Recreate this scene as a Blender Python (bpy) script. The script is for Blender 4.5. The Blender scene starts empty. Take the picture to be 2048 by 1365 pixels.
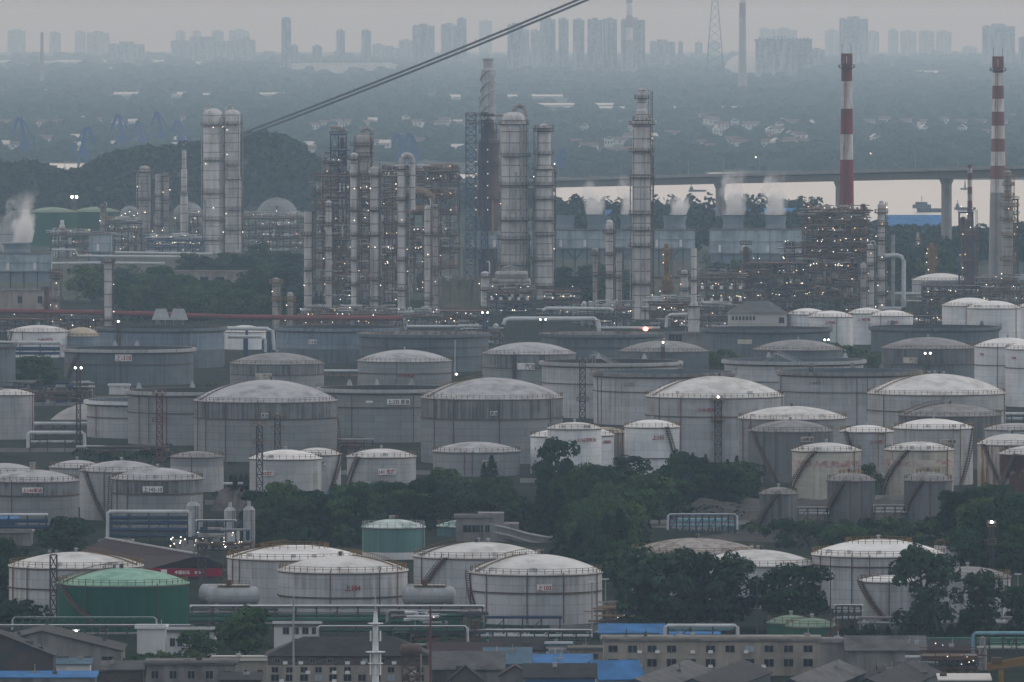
HAZE,SKY,EXPO=4.9e-5,.13,.48
import bpy, math, random
from math import sin, cos, pi, radians, sqrt, atan2
R_ = random.Random(7)
F, H, YH = 20000.0, 130.0, 80.0          # focal length in photo pixels, camera height (m), horizon row
sc = bpy.context.scene
COL = sc.collection
def DIST(y): return F*H/(y-YH)           # ground distance seen at photo row y
def XX(px, d): return (px-1024.0)*d/F
def ZZ(y, d): return H-(y-YH)*d/F
def SP(x, y, z): return 1024+x*F/y, YH+(H-z)*F/y

# ------------------------------------------------------------------ mesh builder
class MB:
    def __init__(s): s.v=[]; s.f=[]
    def add(s, vs, fs):
        n=len(s.v); s.v+=vs; s.f+=[tuple(i+n for i in f) for f in fs]; return s
    def box(s, x0,x1,y0,y1,z0,z1):
        return s.add([(x0,y0,z0),(x1,y0,z0),(x1,y1,z0),(x0,y1,z0),(x0,y0,z1),(x1,y0,z1),(x1,y1,z1),(x0,y1,z1)],
            [(0,3,2,1),(4,5,6,7),(0,1,5,4),(1,2,6,5),(2,3,7,6),(3,0,4,7)])
    def cbox(s, c, d, rz=0):
        ca,sa=cos(rz),sin(rz); hx,hy,hz=d[0]/2,d[1]/2,d[2]/2
        vs=[(c[0]+x*ca-y*sa, c[1]+x*sa+y*ca, c[2]+z) for z in(-hz,hz) for x,y in((-hx,-hy),(hx,-hy),(hx,hy),(-hx,hy))]
        return s.add(vs,[(0,3,2,1),(4,5,6,7),(0,1,5,4),(1,2,6,5),(2,3,7,6),(3,0,4,7)])
    def tube(s, pts, r, n=6, r2=None):
        m=len(pts); ring=[]
        for i,p in enumerate(pts):
            a=pts[max(i-1,0)]; b=pts[min(i+1,m-1)]
            t=[b[k]-a[k] for k in range(3)]; l=sqrt(sum(q*q for q in t)) or 1; t=[q/l for q in t]
            u=(0,0,1) if abs(t[2])<.85 else (0,1,0)
            e=(t[1]*u[2]-t[2]*u[1], t[2]*u[0]-t[0]*u[2], t[0]*u[1]-t[1]*u[0])
            l=sqrt(sum(q*q for q in e)) or 1; e=[q/l for q in e]
            g=(e[1]*t[2]-e[2]*t[1], e[2]*t[0]-e[0]*t[2], e[0]*t[1]-e[1]*t[0])
            rr=r if r2 is None else r+(r2-r)*i/max(m-1,1)
            for k in range(n):
                c_,s_=cos(2*pi*(k+.5)/n)*rr,sin(2*pi*(k+.5)/n)*rr
                ring.append((p[0]+e[0]*c_+g[0]*s_, p[1]+e[1]*c_+g[1]*s_, p[2]+e[2]*c_+g[2]*s_))
        fs=[(i*n+k,i*n+(k+1)%n,(i+1)*n+(k+1)%n,(i+1)*n+k) for i in range(m-1) for k in range(n)]
        fs+=[tuple(range(n-1,-1,-1)),tuple((m-1)*n+k for k in range(n))]
        return s.add(ring,fs)
    def beam(s,p,q,w): return s.tube([p,q],w*.7071,4)
    def lathe(s, prof, n=48, c=(0,0,0), a0=0, a1=2*pi):
        full=abs(a1-a0-2*pi)<1e-6; m=n if full else n+1; vs=[]
        for r,z in prof:
            for k in range(m):
                a=a0+(a1-a0)*k/n; vs.append((c[0]+r*cos(a),c[1]+r*sin(a),c[2]+z))
        fs=[]
        for i in range(len(prof)-1):
            for k in range(n):
                k2=(k+1)%m; fs.append((i*m+k,i*m+k2,(i+1)*m+k2,(i+1)*m+k))
        return s.add(vs,fs)
    def cyl(s,c,r,h,n=16,r2=None):
        r2=r if r2 is None else r2
        return s.lathe([(0.001,0),(r,0),(r2,h),(0.001,h)],n,c)
    def sphere(s,c,r,n=12,m=8,sz=1):
        return s.lathe([(max(r*cos(-pi/2+pi*i/m),.001),r*sz*sin(-pi/2+pi*i/m)) for i in range(m+1)],n,c)
    def capsule(s,p,q,r,n=14):           # vessel with domed ends
        dx=[q[k]-p[k] for k in range(3)]; l=sqrt(sum(t*t for t in dx)); dx=[t/l for t in dx]
        pts=[];rad=[]
        for f in (-.55,-.5,-.38,-.2,0): 
            pts.append([p[k]+dx[k]*f*r for k in range(3)]); rad.append(r*sqrt(max(0.0025,1-(f/.552)**2)))
        for f in (0,.2,.38,.5,.55):
            pts.append([q[k]+dx[k]*f*r for k in range(3)]); rad.append(r*sqrt(max(0.0025,1-(f/.552)**2)))
        b=MB(); b.tube(pts,1,n)
        for i in range(len(pts)):
            for k in range(n):
                w=b.v[i*n+k]; b.v[i*n+k]=tuple(pts[i][j]+(w[j]-pts[i][j])*rad[i] for j in range(3))
        return s.add(b.v,b.f)
    def gable(s,x0,x1,y0,y1,z0,zr,ov=.4,t=.25,axis='x'):
        if axis=='x':
            ym=(y0+y1)/2
            for ya in(y0-ov,y1+ov):
                zz=z0-(zr-z0)*ov/((y1-y0)/2)
                s.add([(x0-ov,ya,zz),(x1+ov,ya,zz),(x1+ov,ym,zr),(x0-ov,ym,zr),(x0-ov,ya,zz+t),(x1+ov,ya,zz+t),(x1+ov,ym,zr+t),(x0-ov,ym,zr+t)],
                  [(0,3,2,1),(4,5,6,7),(0,1,5,4),(1,2,6,5),(2,3,7,6),(3,0,4,7)])
        else:
            xm=(x0+x1)/2
            for xa in(x0-ov,x1+ov):
                zz=z0-(zr-z0)*ov/((x1-x0)/2)
                s.add([(xa,y0-ov,zz),(xa,y1+ov,zz),(xm,y1+ov,zr),(xm,y0-ov,zr),(xa,y0-ov,zz+t),(xa,y1+ov,zz+t),(xm,y1+ov,zr+t),(xm,y0-ov,zr+t)],
                  [(0,3,2,1),(4,5,6,7),(0,1,5,4),(1,2,6,5),(2,3,7,6),(3,0,4,7)])
        return s
    def mesh(s,name,smooth=True):
        me=bpy.data.meshes.new(name); me.from_pydata(s.v,[],s.f); me.validate(clean_customdata=False)
        if smooth:
            me.polygons.foreach_set('use_smooth',[True]*len(me.polygons)); me.set_sharp_from_angle(angle=radians(35))
        me.update(); return me

def obj(name, m, mat, parent=None, loc=(0,0,0), rot=(0,0,0), smooth=True):
    me=m.mesh(name,smooth) if isinstance(m,MB) else m
    if mat is not None and not me.materials: me.materials.append(mat)
    o=bpy.data.objects.new(name,me); COL.objects.link(o); o.parent=parent; o.location=loc; o.rotation_euler=rot; return o
def tag(o,label=None,cat=None,group=None,kind=None):
    if label: o['label']=label
    if cat: o['category']=cat
    if group: o['group']=group
    if kind: o['kind']=kind
    return o
def thing(name,label,cat,loc=(0,0,0),rz=0,group=None):
    o=bpy.data.objects.new(name,None); COL.objects.link(o); o.location=loc; o.rotation_euler=(0,0,rz); o.empty_display_size=.1
    return tag(o,label,cat,group,'thing')
def dup(root,loc,rz=0,scale=None):
    r=root.copy(); COL.objects.link(r); r.location=loc; r.rotation_euler=(0,0,rz)
    if scale: r.scale=scale
    for ch in root.children:
        c=ch.copy(); COL.objects.link(c); c.parent=r
        for g in ch.children:
            e=g.copy(); COL.objects.link(e); e.parent=c
    return r
LAND=[]      # (phrase, px, py) landmarks for telling look-alikes apart
AUTO=[]      # (object, words, px, py): labelled at the end from the nearest landmark
def ordw(n): 
    w='first second third fourth fifth sixth seventh eighth ninth tenth eleventh twelfth'.split()
    return w[n-1] if n<=12 else f'{n}'+('th' if n%100 in(11,12,13) else {1:'st',2:'nd',3:'rd'}.get(n%10,'th'))
def numw(n):
    w='one two three four five six seven eight nine ten eleven twelve'.split()
    return w[n-1] if n<=12 else str(n)

# ------------------------------------------------------------------ materials
def nt(m): 
    m.use_nodes=True; return m.node_tree
def mk(name, c, c2=None, s=(.5,.5,.5), k=.5, rough=.6, metal=0, rust=0, rc=(.12,.055,.03), rs=(.35,.35,.02), thr=.62, rnd=True, island=0, bands=None, spec=.04, blotch=None):
    m=bpy.data.materials.new(name); t=nt(m); N=t.nodes; L=t.links; bs=N['Principled BSDF']
    bs.inputs['Roughness'].default_value=rough; bs.inputs['Metallic'].default_value=metal; bs.inputs['Specular IOR Level'].default_value=spec
    tc=N.new('ShaderNodeTexCoord'); vec=tc.outputs['Object']
    if rnd:
        oi=N.new('ShaderNodeObjectInfo'); ml=N.new('ShaderNodeMath'); ml.operation='MULTIPLY'; ml.inputs[1].default_value=300; L.new(oi.outputs['Random'],ml.inputs[0])
        ad=N.new('ShaderNodeVectorMath'); ad.operation='ADD'; L.new(vec,ad.inputs[0]); L.new(ml.outputs[0],ad.inputs[1]); vec=ad.outputs[0]
    def noise(scale,det=5,ro=.6):
        mp=N.new('ShaderNodeMapping'); mp.inputs['Scale'].default_value=scale; L.new(vec,mp.inputs['Vector'])
        nz=N.new('ShaderNodeTexNoise'); nz.inputs['Scale'].default_value=1; nz.inputs['Detail'].default_value=det; nz.inputs['Roughness'].default_value=ro
        L.new(mp.outputs[0],nz.inputs['Vector']); return nz.outputs['Fac']
    def mix(f,a,b):
        mx=N.new('ShaderNodeMix'); mx.data_type='RGBA'
        if isinstance(f,(int,float)): mx.inputs[0].default_value=f
        else: L.new(f,mx.inputs[0])
        for i,q in((6,a),(7,b)):
            if isinstance(q,tuple): mx.inputs[i].default_value=(*q,1)
            else: L.new(q,mx.inputs[i])
        return mx.outputs[2]
    def mr(x,a,b,c0=0,c1=1):
        q=N.new('ShaderNodeMapRange'); L.new(x,q.inputs[0]); q.inputs[1].default_value=a; q.inputs[2].default_value=b; q.inputs[3].default_value=c0; q.inputs[4].default_value=c1; return q.outputs[0]
    col=c
    if c2 is None: c2=tuple(x*.6 for x in c)
    mk_=N.new('ShaderNodeMath'); mk_.operation='MULTIPLY'; L.new(mr(noise(s),.35,.7,0,k*1.6),mk_.inputs[0]); L.new(mr(noise((.10,.10,.13),3),.36,.62,.25,1.35),mk_.inputs[1])
    col=mix(mk_.outputs[0],c,c2)
    if blotch:
        col=mix(mr(noise((blotch[0],)*3,4),.5,.72,0,blotch[1]),col,blotch[2])
    if rust: col=mix(mr(noise(rs,7,.7),thr,thr+.1,0,rust),col,rc)
    if bands:      # horizontal seams between plate courses
        sp=N.new('ShaderNodeSeparateXYZ'); L.new(tc.outputs['Object'],sp.inputs[0])
        at=N.new('ShaderNodeMath'); at.operation='ARCTAN2'; L.new(sp.outputs[0],at.inputs[0]); L.new(sp.outputs[1],at.inputs[1])
        mu=N.new('ShaderNodeMath'); mu.operation='MULTIPLY'; mu.inputs[1].default_value=bands[3] if len(bands)>3 else 14; L.new(at.outputs[0],mu.inputs[0])
        ao=N.new('ShaderNodeMath'); ao.operation='ADD'; ao.inputs[1].default_value=bands[0]*.8; L.new(mu.outputs[0],ao.inputs[0]); cb=N.new('ShaderNodeCombineXYZ'); L.new(ao.outputs[0],cb.inputs[0]); L.new(sp.outputs[2],cb.inputs[1])
        bk=N.new('ShaderNodeTexBrick'); bk.inputs['Scale'].default_value=1; bk.inputs['Brick Width'].default_value=bands[0]*3; bk.inputs['Row Height'].default_value=bands[0]; bk.inputs['Mortar Size'].default_value=bands[0]*bands[1]; bk.inputs['Mortar Smooth'].default_value=.3
        v=1-(.32*bands[2] if len(bands)<4 else .12); bk.inputs['Color1'].default_value=(1,1,1,1); bk.inputs['Color2'].default_value=(v,v,v,1); v=1-.75*bands[2]; bk.inputs['Mortar'].default_value=(v,v*.98,v*.96,1); L.new(cb.outputs[0],bk.inputs['Vector'])
        m_=N.new('ShaderNodeMix'); m_.data_type='RGBA'; m_.blend_type='MULTIPLY'; m_.inputs[0].default_value=1; L.new(col,m_.inputs[6]); L.new(bk.outputs['Color'],m_.inputs[7]); col=m_.outputs[2]
    if island:
        ge=N.new('ShaderNodeNewGeometry'); col=mix(mr(ge.outputs['Random Per Island'],0,1,0,island),col,tuple(x*.35 for x in c))
    if isinstance(col,tuple): bs.inputs['Base Color'].default_value=(*col,1)
    else: L.new(col,bs.inputs['Base Color'])
    return m
M={}
V=(.9,.9,.035)
def mset():
    M['white']=mk('white_paint',(.66,.69,.72),(.42,.43,.42),V,.35,rust=.5,thr=.66,bands=(2.4,.03,.4))
    M['offwhite']=mk('weathered_white_paint',(.46,.48,.51),(.29,.29,.28),V,.6,rust=.6,thr=.63,bands=(2.2,.035,.45),rc=(.13,.09,.065))
    M['cream']=mk('cream_paint',(.50,.48,.42),(.30,.27,.22),V,.6,rust=.75,thr=.6,bands=(2.0,.03,.3))
    M['rusty']=mk('rust_streaked_paint',(.47,.46,.42),(.30,.24,.19),V,.7,rust=1,thr=.49,rc=(.15,.07,.04),rs=(.8,.8,.05))
    M['rustdark']=mk('dark_rusted_steel',(.05,.022,.016),(.10,.05,.035),(.3,.3,.2),.6,rust=.6,thr=.55,rc=(.4,.4,.4),rs=(.15,.15,.12))
    M['gray']=mk('grey_tank_paint',(.245,.265,.28),(.20,.205,.205),V,.55,rust=.35,thr=.65,rc=(.10,.08,.07),bands=(2.2,.04,.45))
    M['grays']=mk('streaked_grey_tank_paint',(.21,.225,.235),(.085,.09,.095),(1.2,1.2,.02),.95,rust=.45,thr=.58,rc=(.06,.055,.055),rs=(.9,.9,.02))
    M['pgray']=mk('pale_grey_tank_paint',(.40,.42,.44),(.27,.27,.26),V,.6,rust=.35,thr=.66,rc=(.14,.10,.08),bands=(2.3,.03,.4))
    M['dgray']=mk('dark_grey_tank_paint',(.155,.165,.175),(.075,.078,.08),(1.2,1.2,.025),.8,rust=.5,thr=.6,rc=(.05,.035,.03))
    M['bgray']=mk('blue_grey_tank_paint',(.20,.265,.33),(.11,.14,.165),V,.6,rust=.3,thr=.64,rc=(.07,.07,.07),bands=(2.4,.04,.4))
    M['slate']=mk('slate_tank_paint',(.135,.165,.185),(.075,.09,.10),V,.6,rust=.4,thr=.6,rc=(.05,.05,.05),bands=(2.4,.04,.3))
    M['green']=mk('green_tank_paint',(.009,.088,.062),(.012,.060,.046),V,.5,rust=.3,thr=.66,rc=(.06,.05,.03))
    M['gdome']=mk('pale_green_roof_paint',(.27,.44,.34),(.15,.30,.23),(.25,.25,.8),.7,rust=.0)
    M['teal']=mk('faded_teal_paint',(.095,.205,.195),(.07,.14,.135),V,.6,rust=.4,thr=.62,rc=(.07,.06,.05))
    M['tealroof']=mk('patchy_white_green_roof',(.58,.64,.62),(.13,.25,.22),(.35,.35,.35),.9)
    M['sgreen']=mk('small_green_tank_paint',(.030,.115,.075),(.022,.08,.055),V,.5)
    M['sgdome']=mk('moss_green_roof_paint',(.21,.29,.22),(.13,.20,.15),(.3,.3,.3),.6)
    M['wdome']=mk('white_roof_paint',(.74,.735,.72),(.58,.57,.55),(.16,.16,.5),.7,rust=.45,thr=.60,rc=(.38,.32,.27),rs=(.35,.35,.35))
    M['odome']=mk('weathered_white_roof_paint',(.63,.625,.61),(.44,.43,.41),(.2,.2,.5),.85,rust=.5,thr=.57,rc=(.30,.27,.24),rs=(.28,.28,.28))
    M['gdomeg']=mk('grey_roof_paint',(.42,.425,.43),(.235,.235,.24),(.22,.22,.5),.65,rust=.4,thr=.6,rc=(.17,.155,.14),rs=(.45,.45,.45))
    M['ddome']=mk('dirty_grey_roof_paint',(.27,.27,.27),(.17,.165,.16),(.3,.3,.5),.75,rust=.6,thr=.56,rc=(.10,.085,.07),rs=(.6,.6,.6))
    M['rdome']=mk('rust_speckled_roof',(.38,.36,.34),(.17,.14,.12),(.5,.5,.5),.95,rust=.8,thr=.52,rc=(.13,.10,.08),rs=(.9,.9,.9))
    M['tandome']=mk('tan_roof_paint',(.42,.37,.29),(.26,.23,.18),(.3,.3,.3),.6)
    M['rim']=mk('dark_rim_steel',(.075,.07,.068),(.13,.075,.05),(.6,.6,.6),.6)
    M['rail']=mk('railing_steel',(.10,.075,.055),(.17,.12,.05),(.3,.3,.3),.6)
    M['yrail']=mk('yellow_brown_railing_steel',(.20,.13,.05),(.13,.08,.04),(.3,.3,.3),.6)
    M['stair']=mk('stair_steel',(.10,.085,.075),(.15,.09,.06),(.3,.3,.3),.6)
    M['rpipe']=mk('rust_red_pipe_paint',(.16,.06,.05),(.09,.05,.045),(.3,.3,.3),.6)
    M['plate']=mk('sign_plate_white',(.70,.70,.69),(.55,.54,.52),(.6,.6,.6),.5)
    M['cplate']=mk('sign_plate_cream',(.52,.50,.42),(.40,.37,.30),(.6,.6,.6),.5)
    M['redtx']=mk('red_lettering',(.30,.035,.04),(.22,.05,.05),(1,1,1),.5)
    M['blktx']=mk('dark_lettering',(.03,.028,.03),(.07,.04,.04),(1,1,1),.5)
    M['faded']=mk('faded_lettering',(.17,.14,.14),(.22,.19,.19),(1,1,1),.5)
    M['wtx']=mk('white_lettering',(.75,.73,.72),None,(1,1,1),.1)
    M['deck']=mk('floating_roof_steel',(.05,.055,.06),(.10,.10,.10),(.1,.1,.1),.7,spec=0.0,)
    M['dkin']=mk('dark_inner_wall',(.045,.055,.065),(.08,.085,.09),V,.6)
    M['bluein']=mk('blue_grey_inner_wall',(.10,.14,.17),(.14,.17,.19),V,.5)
    M['bconc']=mk('bridge_concrete',(.20,.21,.22),(.14,.15,.16),(.05,.05,.05),.5)
    M['conc']=mk('concrete',(.27,.265,.255),(.17,.165,.155),(.2,.2,.08),.6,rust=.3,thr=.6,rc=(.09,.085,.08))
    M['steel']=mk('dark_structural_steel',(.055,.06,.07),(.10,.075,.055),(.25,.25,.25),.6)
    M['bsteel']=mk('blue_structural_steel',(.035,.065,.13),(.05,.06,.08),(.25,.25,.25),.5)
    M['rsteel']=mk('rusty_brown_structural_steel',(.13,.08,.055),(.08,.06,.05),(.25,.25,.25),.7)
    M['ysteel']=mk('ochre_painted_steel',(.24,.15,.055),(.12,.075,.045),(.25,.25,.25),.6)
    M['insul']=mk('aluminium_cladding',(.56,.56,.56),(.34,.32,.30),(.45,.45,.05),.7,rough=.5,rust=.4,thr=.62,rc=(.13,.09,.065),bands=(5.6,.05,.85,.01))
    M['insuld']=mk('dirty_aluminium_cladding',(.38,.37,.36),(.20,.18,.165),(.45,.45,.06),.8,rough=.55,rust=.55,thr=.58,rc=(.10,.065,.045),bands=(4.6,.055,.85,.01))
    M['brownv']=mk('brown_rusted_vessel',(.125,.085,.075),(.08,.06,.055),(.3,.3,.1),.7)
    M['pipew']=mk('pale_pipe_cladding',(.52,.55,.57),(.34,.35,.35),(.3,.3,.3),.5,rough=.45)
    M['pipeg']=mk('grey_pipe_cladding',(.30,.31,.32),(.18,.175,.17),(.3,.3,.3),.6,rough=.5)
    M['piper']=mk('red_pipe_paint',(.21,.062,.06),(.14,.055,.05),(.2,.2,.2),.6)
    M['pipegn']=mk('green_pipe_paint',(.04,.12,.085),(.03,.08,.06),(.2,.2,.2),.6)
    M['pipemint']=mk('mint_green_pipe_paint',(.22,.44,.36),(.15,.30,.25),(.2,.2,.2),.6)
    M['pipeb']=mk('blue_pipe_paint',(.20,.36,.42),(.12,.22,.27),(.2,.2,.2),.5)
    M['pipet']=mk('tan_pipe_cladding',(.30,.21,.145),(.17,.12,.09),(.2,.2,.2),.7)
    M['cool']=mk('pale_blue_cooling_tower_panel',(.37,.44,.485),(.21,.26,.29),(.25,.25,.04),.9,rust=.4,thr=.6,rc=(.2,.17,.15))
    M['cool2']=mk('grey_blue_panel',(.20,.255,.30),(.14,.18,.21),(.25,.25,.04),.6)
    M['redp']=mk('red_chimney_paint',(.23,.046,.044),(.13,.05,.047),(.3,.3,.03),.9,rust=.6,thr=.62,rc=(.09,.05,.045))
    M['whp']=mk('white_chimney_paint',(.62,.61,.60),(.42,.38,.36),(.25,.25,.03),.9,rust=.85,thr=.54,rc=(.2,.13,.11),rs=(.5,.5,.03))
    M['bred']=mk('brown_red_chimney_paint',(.20,.085,.062),(.15,.07,.055),(.2,.2,.03),.5)
    M['roofd']=mk('dark_tiled_roof',(.045,.047,.050),(.027,.026,.026),(.5,.5,.5),.7)
    M['roofg']=mk('grey_fibre_cement_roof',(.115,.118,.12),(.055,.054,.052),(.3,.3,.3),.7,rust=.4,thr=.58,rc=(.07,.065,.06),rs=(.5,.5,.5))
    M['roofb']=mk('blue_sheet_roof',(.065,.20,.43),(.05,.13,.27),(.3,.3,.3),.9,rough=.8,spec=.05,rust=.4,thr=.6,rc=(.10,.10,.11),rs=(.4,.4,.4))
    M['roofpb']=mk('pale_blue_sheet_roof',(.10,.16,.21),(.06,.10,.13),(.3,.3,.3),.8,spec=.05)
    M['roofr']=mk('dull_red_brown_roof',(.045,.028,.031),(.03,.024,.027),(.4,.4,.4),.7)
    M['banner']=mk('red_banner',(.26,.012,.035),(.20,.012,.03),(.3,.3,.3),.4)
    M['wallb']=mk('stained_beige_wall',(.33,.30,.26),(.20,.18,.155),(.35,.35,.06),.7,rust=.4,thr=.58,rc=(.09,.08,.07))
    M['wallg']=mk('stained_grey_wall',(.24,.235,.23),(.13,.125,.12),(.35,.35,.06),.8,rust=.45,thr=.56,rc=(.07,.065,.06))
    M['wallw']=mk('white_render_wall',(.58,.59,.60),(.43,.43,.43),(.3,.3,.06),.5,rust=.25,thr=.62,rc=(.2,.18,.16))
    M['wallbl']=mk('blue_sheet_wall',(.07,.16,.33),(.05,.11,.22),(.3,.3,.05),.5)
    M['brick']=mk('dark_brick_wall',(.12,.105,.095),(.07,.06,.055),(1.2,1.2,2.5),.9)
    M['pane']=mk('dark_window_glass',(.02,.025,.03),None,(1,1,1),.1,rough=.15)
    M['panel']=mk('pale_window_glass',(.30,.36,.40),None,(1,1,1),.1,rough=.2)
    M['frame']=mk('window_frame',(.22,.22,.22),None,(1,1,1),.1)
    M['bark']=mk('bark',(.055,.045,.036),(.03,.025,.02),(1,1,.3),.7)
    for nm,c in(('leafd',(.034,.078,.037)),('leafm',(.064,.125,.045)),('leafl',(.100,.165,.056)),('leafc',(.022,.055,.032)),('leafb',(.052,.100,.058))):
        M[nm]=mk('foliage_'+nm,c,tuple(x*.5 for x in c),(.3,.3,.3),.7,rough=.9,island=.8,spec=.0)
    M['wood']=mk('woodland_foliage',(.024,.052,.026),(.013,.030,.017),(.05,.05,.05),.8,rough=.8,island=.75,rnd=False,spec=.0)
    M['farwood']=mk('far_woodland_foliage',(.030,.058,.040),(.018,.036,.028),(.004,.004,.004),.8,rough=.8,island=.7,rnd=False,spec=.0)
    M['ground']=mk('industrial_ground',(.032,.040,.032),(.020,.030,.022),(.03,.03,.03),.9,rnd=False,blotch=(.05,.5,(.065,.062,.058)),spec=0.0,)
    M['yard']=mk('tank_yard_ground',(.040,.046,.040),(.024,.034,.026),(.04,.04,.04),.9,rnd=False,blotch=(.12,.6,(.07,.068,.064)),spec=0.0,)
    M['bank']=mk('grassy_earth',(.06,.075,.045),(.10,.09,.075),(.1,.1,.1),.8,rnd=False,spec=0.0,)
    M['gravel']=mk('rubble_slope',(.10,.094,.088),(.05,.05,.047),(.6,.6,.6),.9,rnd=False,spec=0.0,)
    M['field']=mk('far_plain',(.045,.07,.05),(.10,.10,.085),(.003,.0012,.003),.8,rnd=False,spec=0.0,)
    M['road']=mk('pale_concrete_road',(.16,.158,.15),(.10,.10,.095),(.2,.2,.2),.6,rnd=False,spec=0.0,)
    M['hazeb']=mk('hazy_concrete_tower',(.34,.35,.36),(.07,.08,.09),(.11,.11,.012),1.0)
    M['houseW']=mk('white_house_wall',(.47,.47,.45),(.33,.33,.31),(.1,.1,.1),.4)
    M['houseR']=mk('terracotta_roof',(.14,.095,.08),(.10,.08,.075),(.2,.2,.2),.5)
    M['sheet']=mk('pale_sheet_roof',(.58,.56,.52),(.36,.35,.33),(.02,.02,.02),.4)
    M['crane']=mk('blue_crane_paint',(.014,.065,.22),(.015,.05,.14),(.2,.2,.2),.4)
    M['cable']=mk('dark_cable_sheath',(.075,.08,.085),(.05,.05,.055),(.2,.2,.2),.5)
    M['boat']=mk('grey_ship_paint',(.12,.15,.18),(.08,.10,.13),(.1,.1,.1),.5)
    for nm,c,st in(('lampw',(1,.88,.70),3.4),('lampy',(1,.72,.40),2.4),('lampf',(1,.97,.92),9),('lampr',(1,.28,.18),7),('lampc',(.9,.97,1),2),('winlit',(1,.75,.30),.6)):
        m=bpy.data.materials.new('lit_'+nm); t=nt(m); b=t.nodes['Principled BSDF']
        b.inputs['Base Color'].default_value=(.1,.1,.1,1); b.inputs['Emission Color'].default_value=(*c,1); b.inputs['Emission Strength'].default_value=st
        m.cycles.emission_sampling='NONE'; M[nm]=m
    m=bpy.data.materials.new('river_water'); t=nt(m); b=t.nodes['Principled BSDF']; b.inputs['Base Color'].default_value=(.46,.44,.40,1); b.inputs['Specular IOR Level'].default_value=.5; b.inputs['Roughness'].default_value=.26; b.inputs['IOR'].default_value=1.33
    tc=t.nodes.new('ShaderNodeTexCoord'); mp=t.nodes.new('ShaderNodeMapping'); mp.inputs['Scale'].default_value=(.02,.004,.05); nz=t.nodes.new('ShaderNodeTexNoise'); nz.inputs['Detail'].default_value=6
    bu=t.nodes.new('ShaderNodeBump'); bu.inputs['Strength'].default_value=.05; bu.inputs['Distance'].default_value=2
    t.links.new(tc.outputs['Object'],mp.inputs[0]); t.links.new(mp.outputs[0],nz.inputs['Vector']); t.links.new(nz.outputs['Fac'],bu.inputs['Height']); t.links.new(bu.outputs[0],b.inputs['Normal']); M['water']=m
mset()

# ------------------------------------------------------------------ lettering
_TX={}
def text_mesh(s):
    if s in _TX: return _TX[s]
    cu=bpy.data.curves.new('lettering','FONT'); cu.body=s; cu.align_x='CENTER'; cu.align_y='CENTER'; cu.extrude=.02; cu.offset=.022
    o=bpy.data.objects.new('lettering',cu); COL.objects.link(o); bpy.context.view_layer.update()
    me=bpy.data.meshes.new_from_object(o.evaluated_get(bpy.context.evaluated_depsgraph_get()))
    bpy.data.objects.remove(o); bpy.data.curves.remove(cu); me.name='lettering'
    xs=[v.co.x for v in me.vertices] or [0,1]; ys=[v.co.y for v in me.vertices] or [0,1]
    cx,cy=(max(xs)+min(xs))/2,(max(ys)+min(ys))/2
    for v in me.vertices: v.co.x-=cx; v.co.y-=cy
    _TX[s]=(me,max(xs)-min(xs),max(ys)-min(ys)); return _TX[s]
for s in ('上145柴油','上143-10','上103','上104','141 航煤','142航煤','煤','209精制油','上156精制油','8精制油','上155','上-221原油','上-114柴','120柴油','上113柴油','上:235 原油','原油','上-318','316油','上327 原油','上  汽油','汽油','上405石脑','上99M2','上-MTBE','上99M1','上-222','上-223原油','DCM','中国石化','加油站'): text_mesh(s)

# ------------------------------------------------------------------ small shared shapes
_LM={}
def lamp_mesh(kind,r):
    k=(kind,round(r,2))
    if k not in _LM:
        b=MB(); b.sphere((0,0,0),r,8,6); me=b.mesh('lamp'); me.materials.append(M[kind]); _LM[k]=me
    return _LM[k]
def lamp(parent,loc,kind='lampw',r=.3):
    if kind!='lampf': r*=.6
    return obj('lamp',lamp_mesh(kind,r),None,parent,loc)
def ring_rail(b,r,z,h=1.15,n=None,w=.12,a0=0,a1=2*pi):
    n=n or max(14,int(r*(a1-a0)/1.9)); 
    for k in range(n+(0 if a1-a0>6.28 else 1)):
        a=a0+(a1-a0)*k/n; x,y=r*cos(a),r*sin(a); b.cbox((x,y,z+h/2),(w,w,h),a)
    for hh in(.55*h,h): b.tube([(r*cos(a0+(a1-a0)*k/n),r*sin(a0+(a1-a0)*k/n),z+hh) for k in range(n+1)],w*.55,4)
# ------------------------------------------------------------------ storage tanks
def sign(root, R, Dc, cx, text, sx, sy, wpx, plate, tx):
    k=Dc/F; a=math.asin(max(-.95,min(.95,(sx-cx)*k/R))); w=wpx*k; z=ZZ(sy,Dc-R*cos(a))
    r=R+.1+(w/2)**2/(2*R)
    h=w*.3
    if text:
        me,tw,th=text_mesh(text); h=min(max(w*th/tw*1.25,.5),w*(.38 if len(text)==2 and w>2.5 else .8))
    loc=(r*sin(a),-r*cos(a),z); par=root; nm='lettering'
    if plate:
        b=MB().box(-w/2,w/2,-.06,.06,-h/2,h/2); par=obj('sign',b,M[plate],root,loc,(0,0,a),False); loc=(0,-.09,0); rot=(pi/2,0,0)
    else: rot=(pi/2,0,a)
    if text:
        o=obj('lettering',me.copy(),M[tx],par,loc,rot,False); s=w*(.93 if plate else 1)/tw
        if plate and len(text)==2 and th*s>h*.8: s=h*.8/th; o.location.x=w*.22
        o.scale=(s,s*1.1,1)
        if plate: o['label']='dark red number painted on the white sign' if tx=='redtx' else 'number painted on the sign'
TANKS={}
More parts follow.
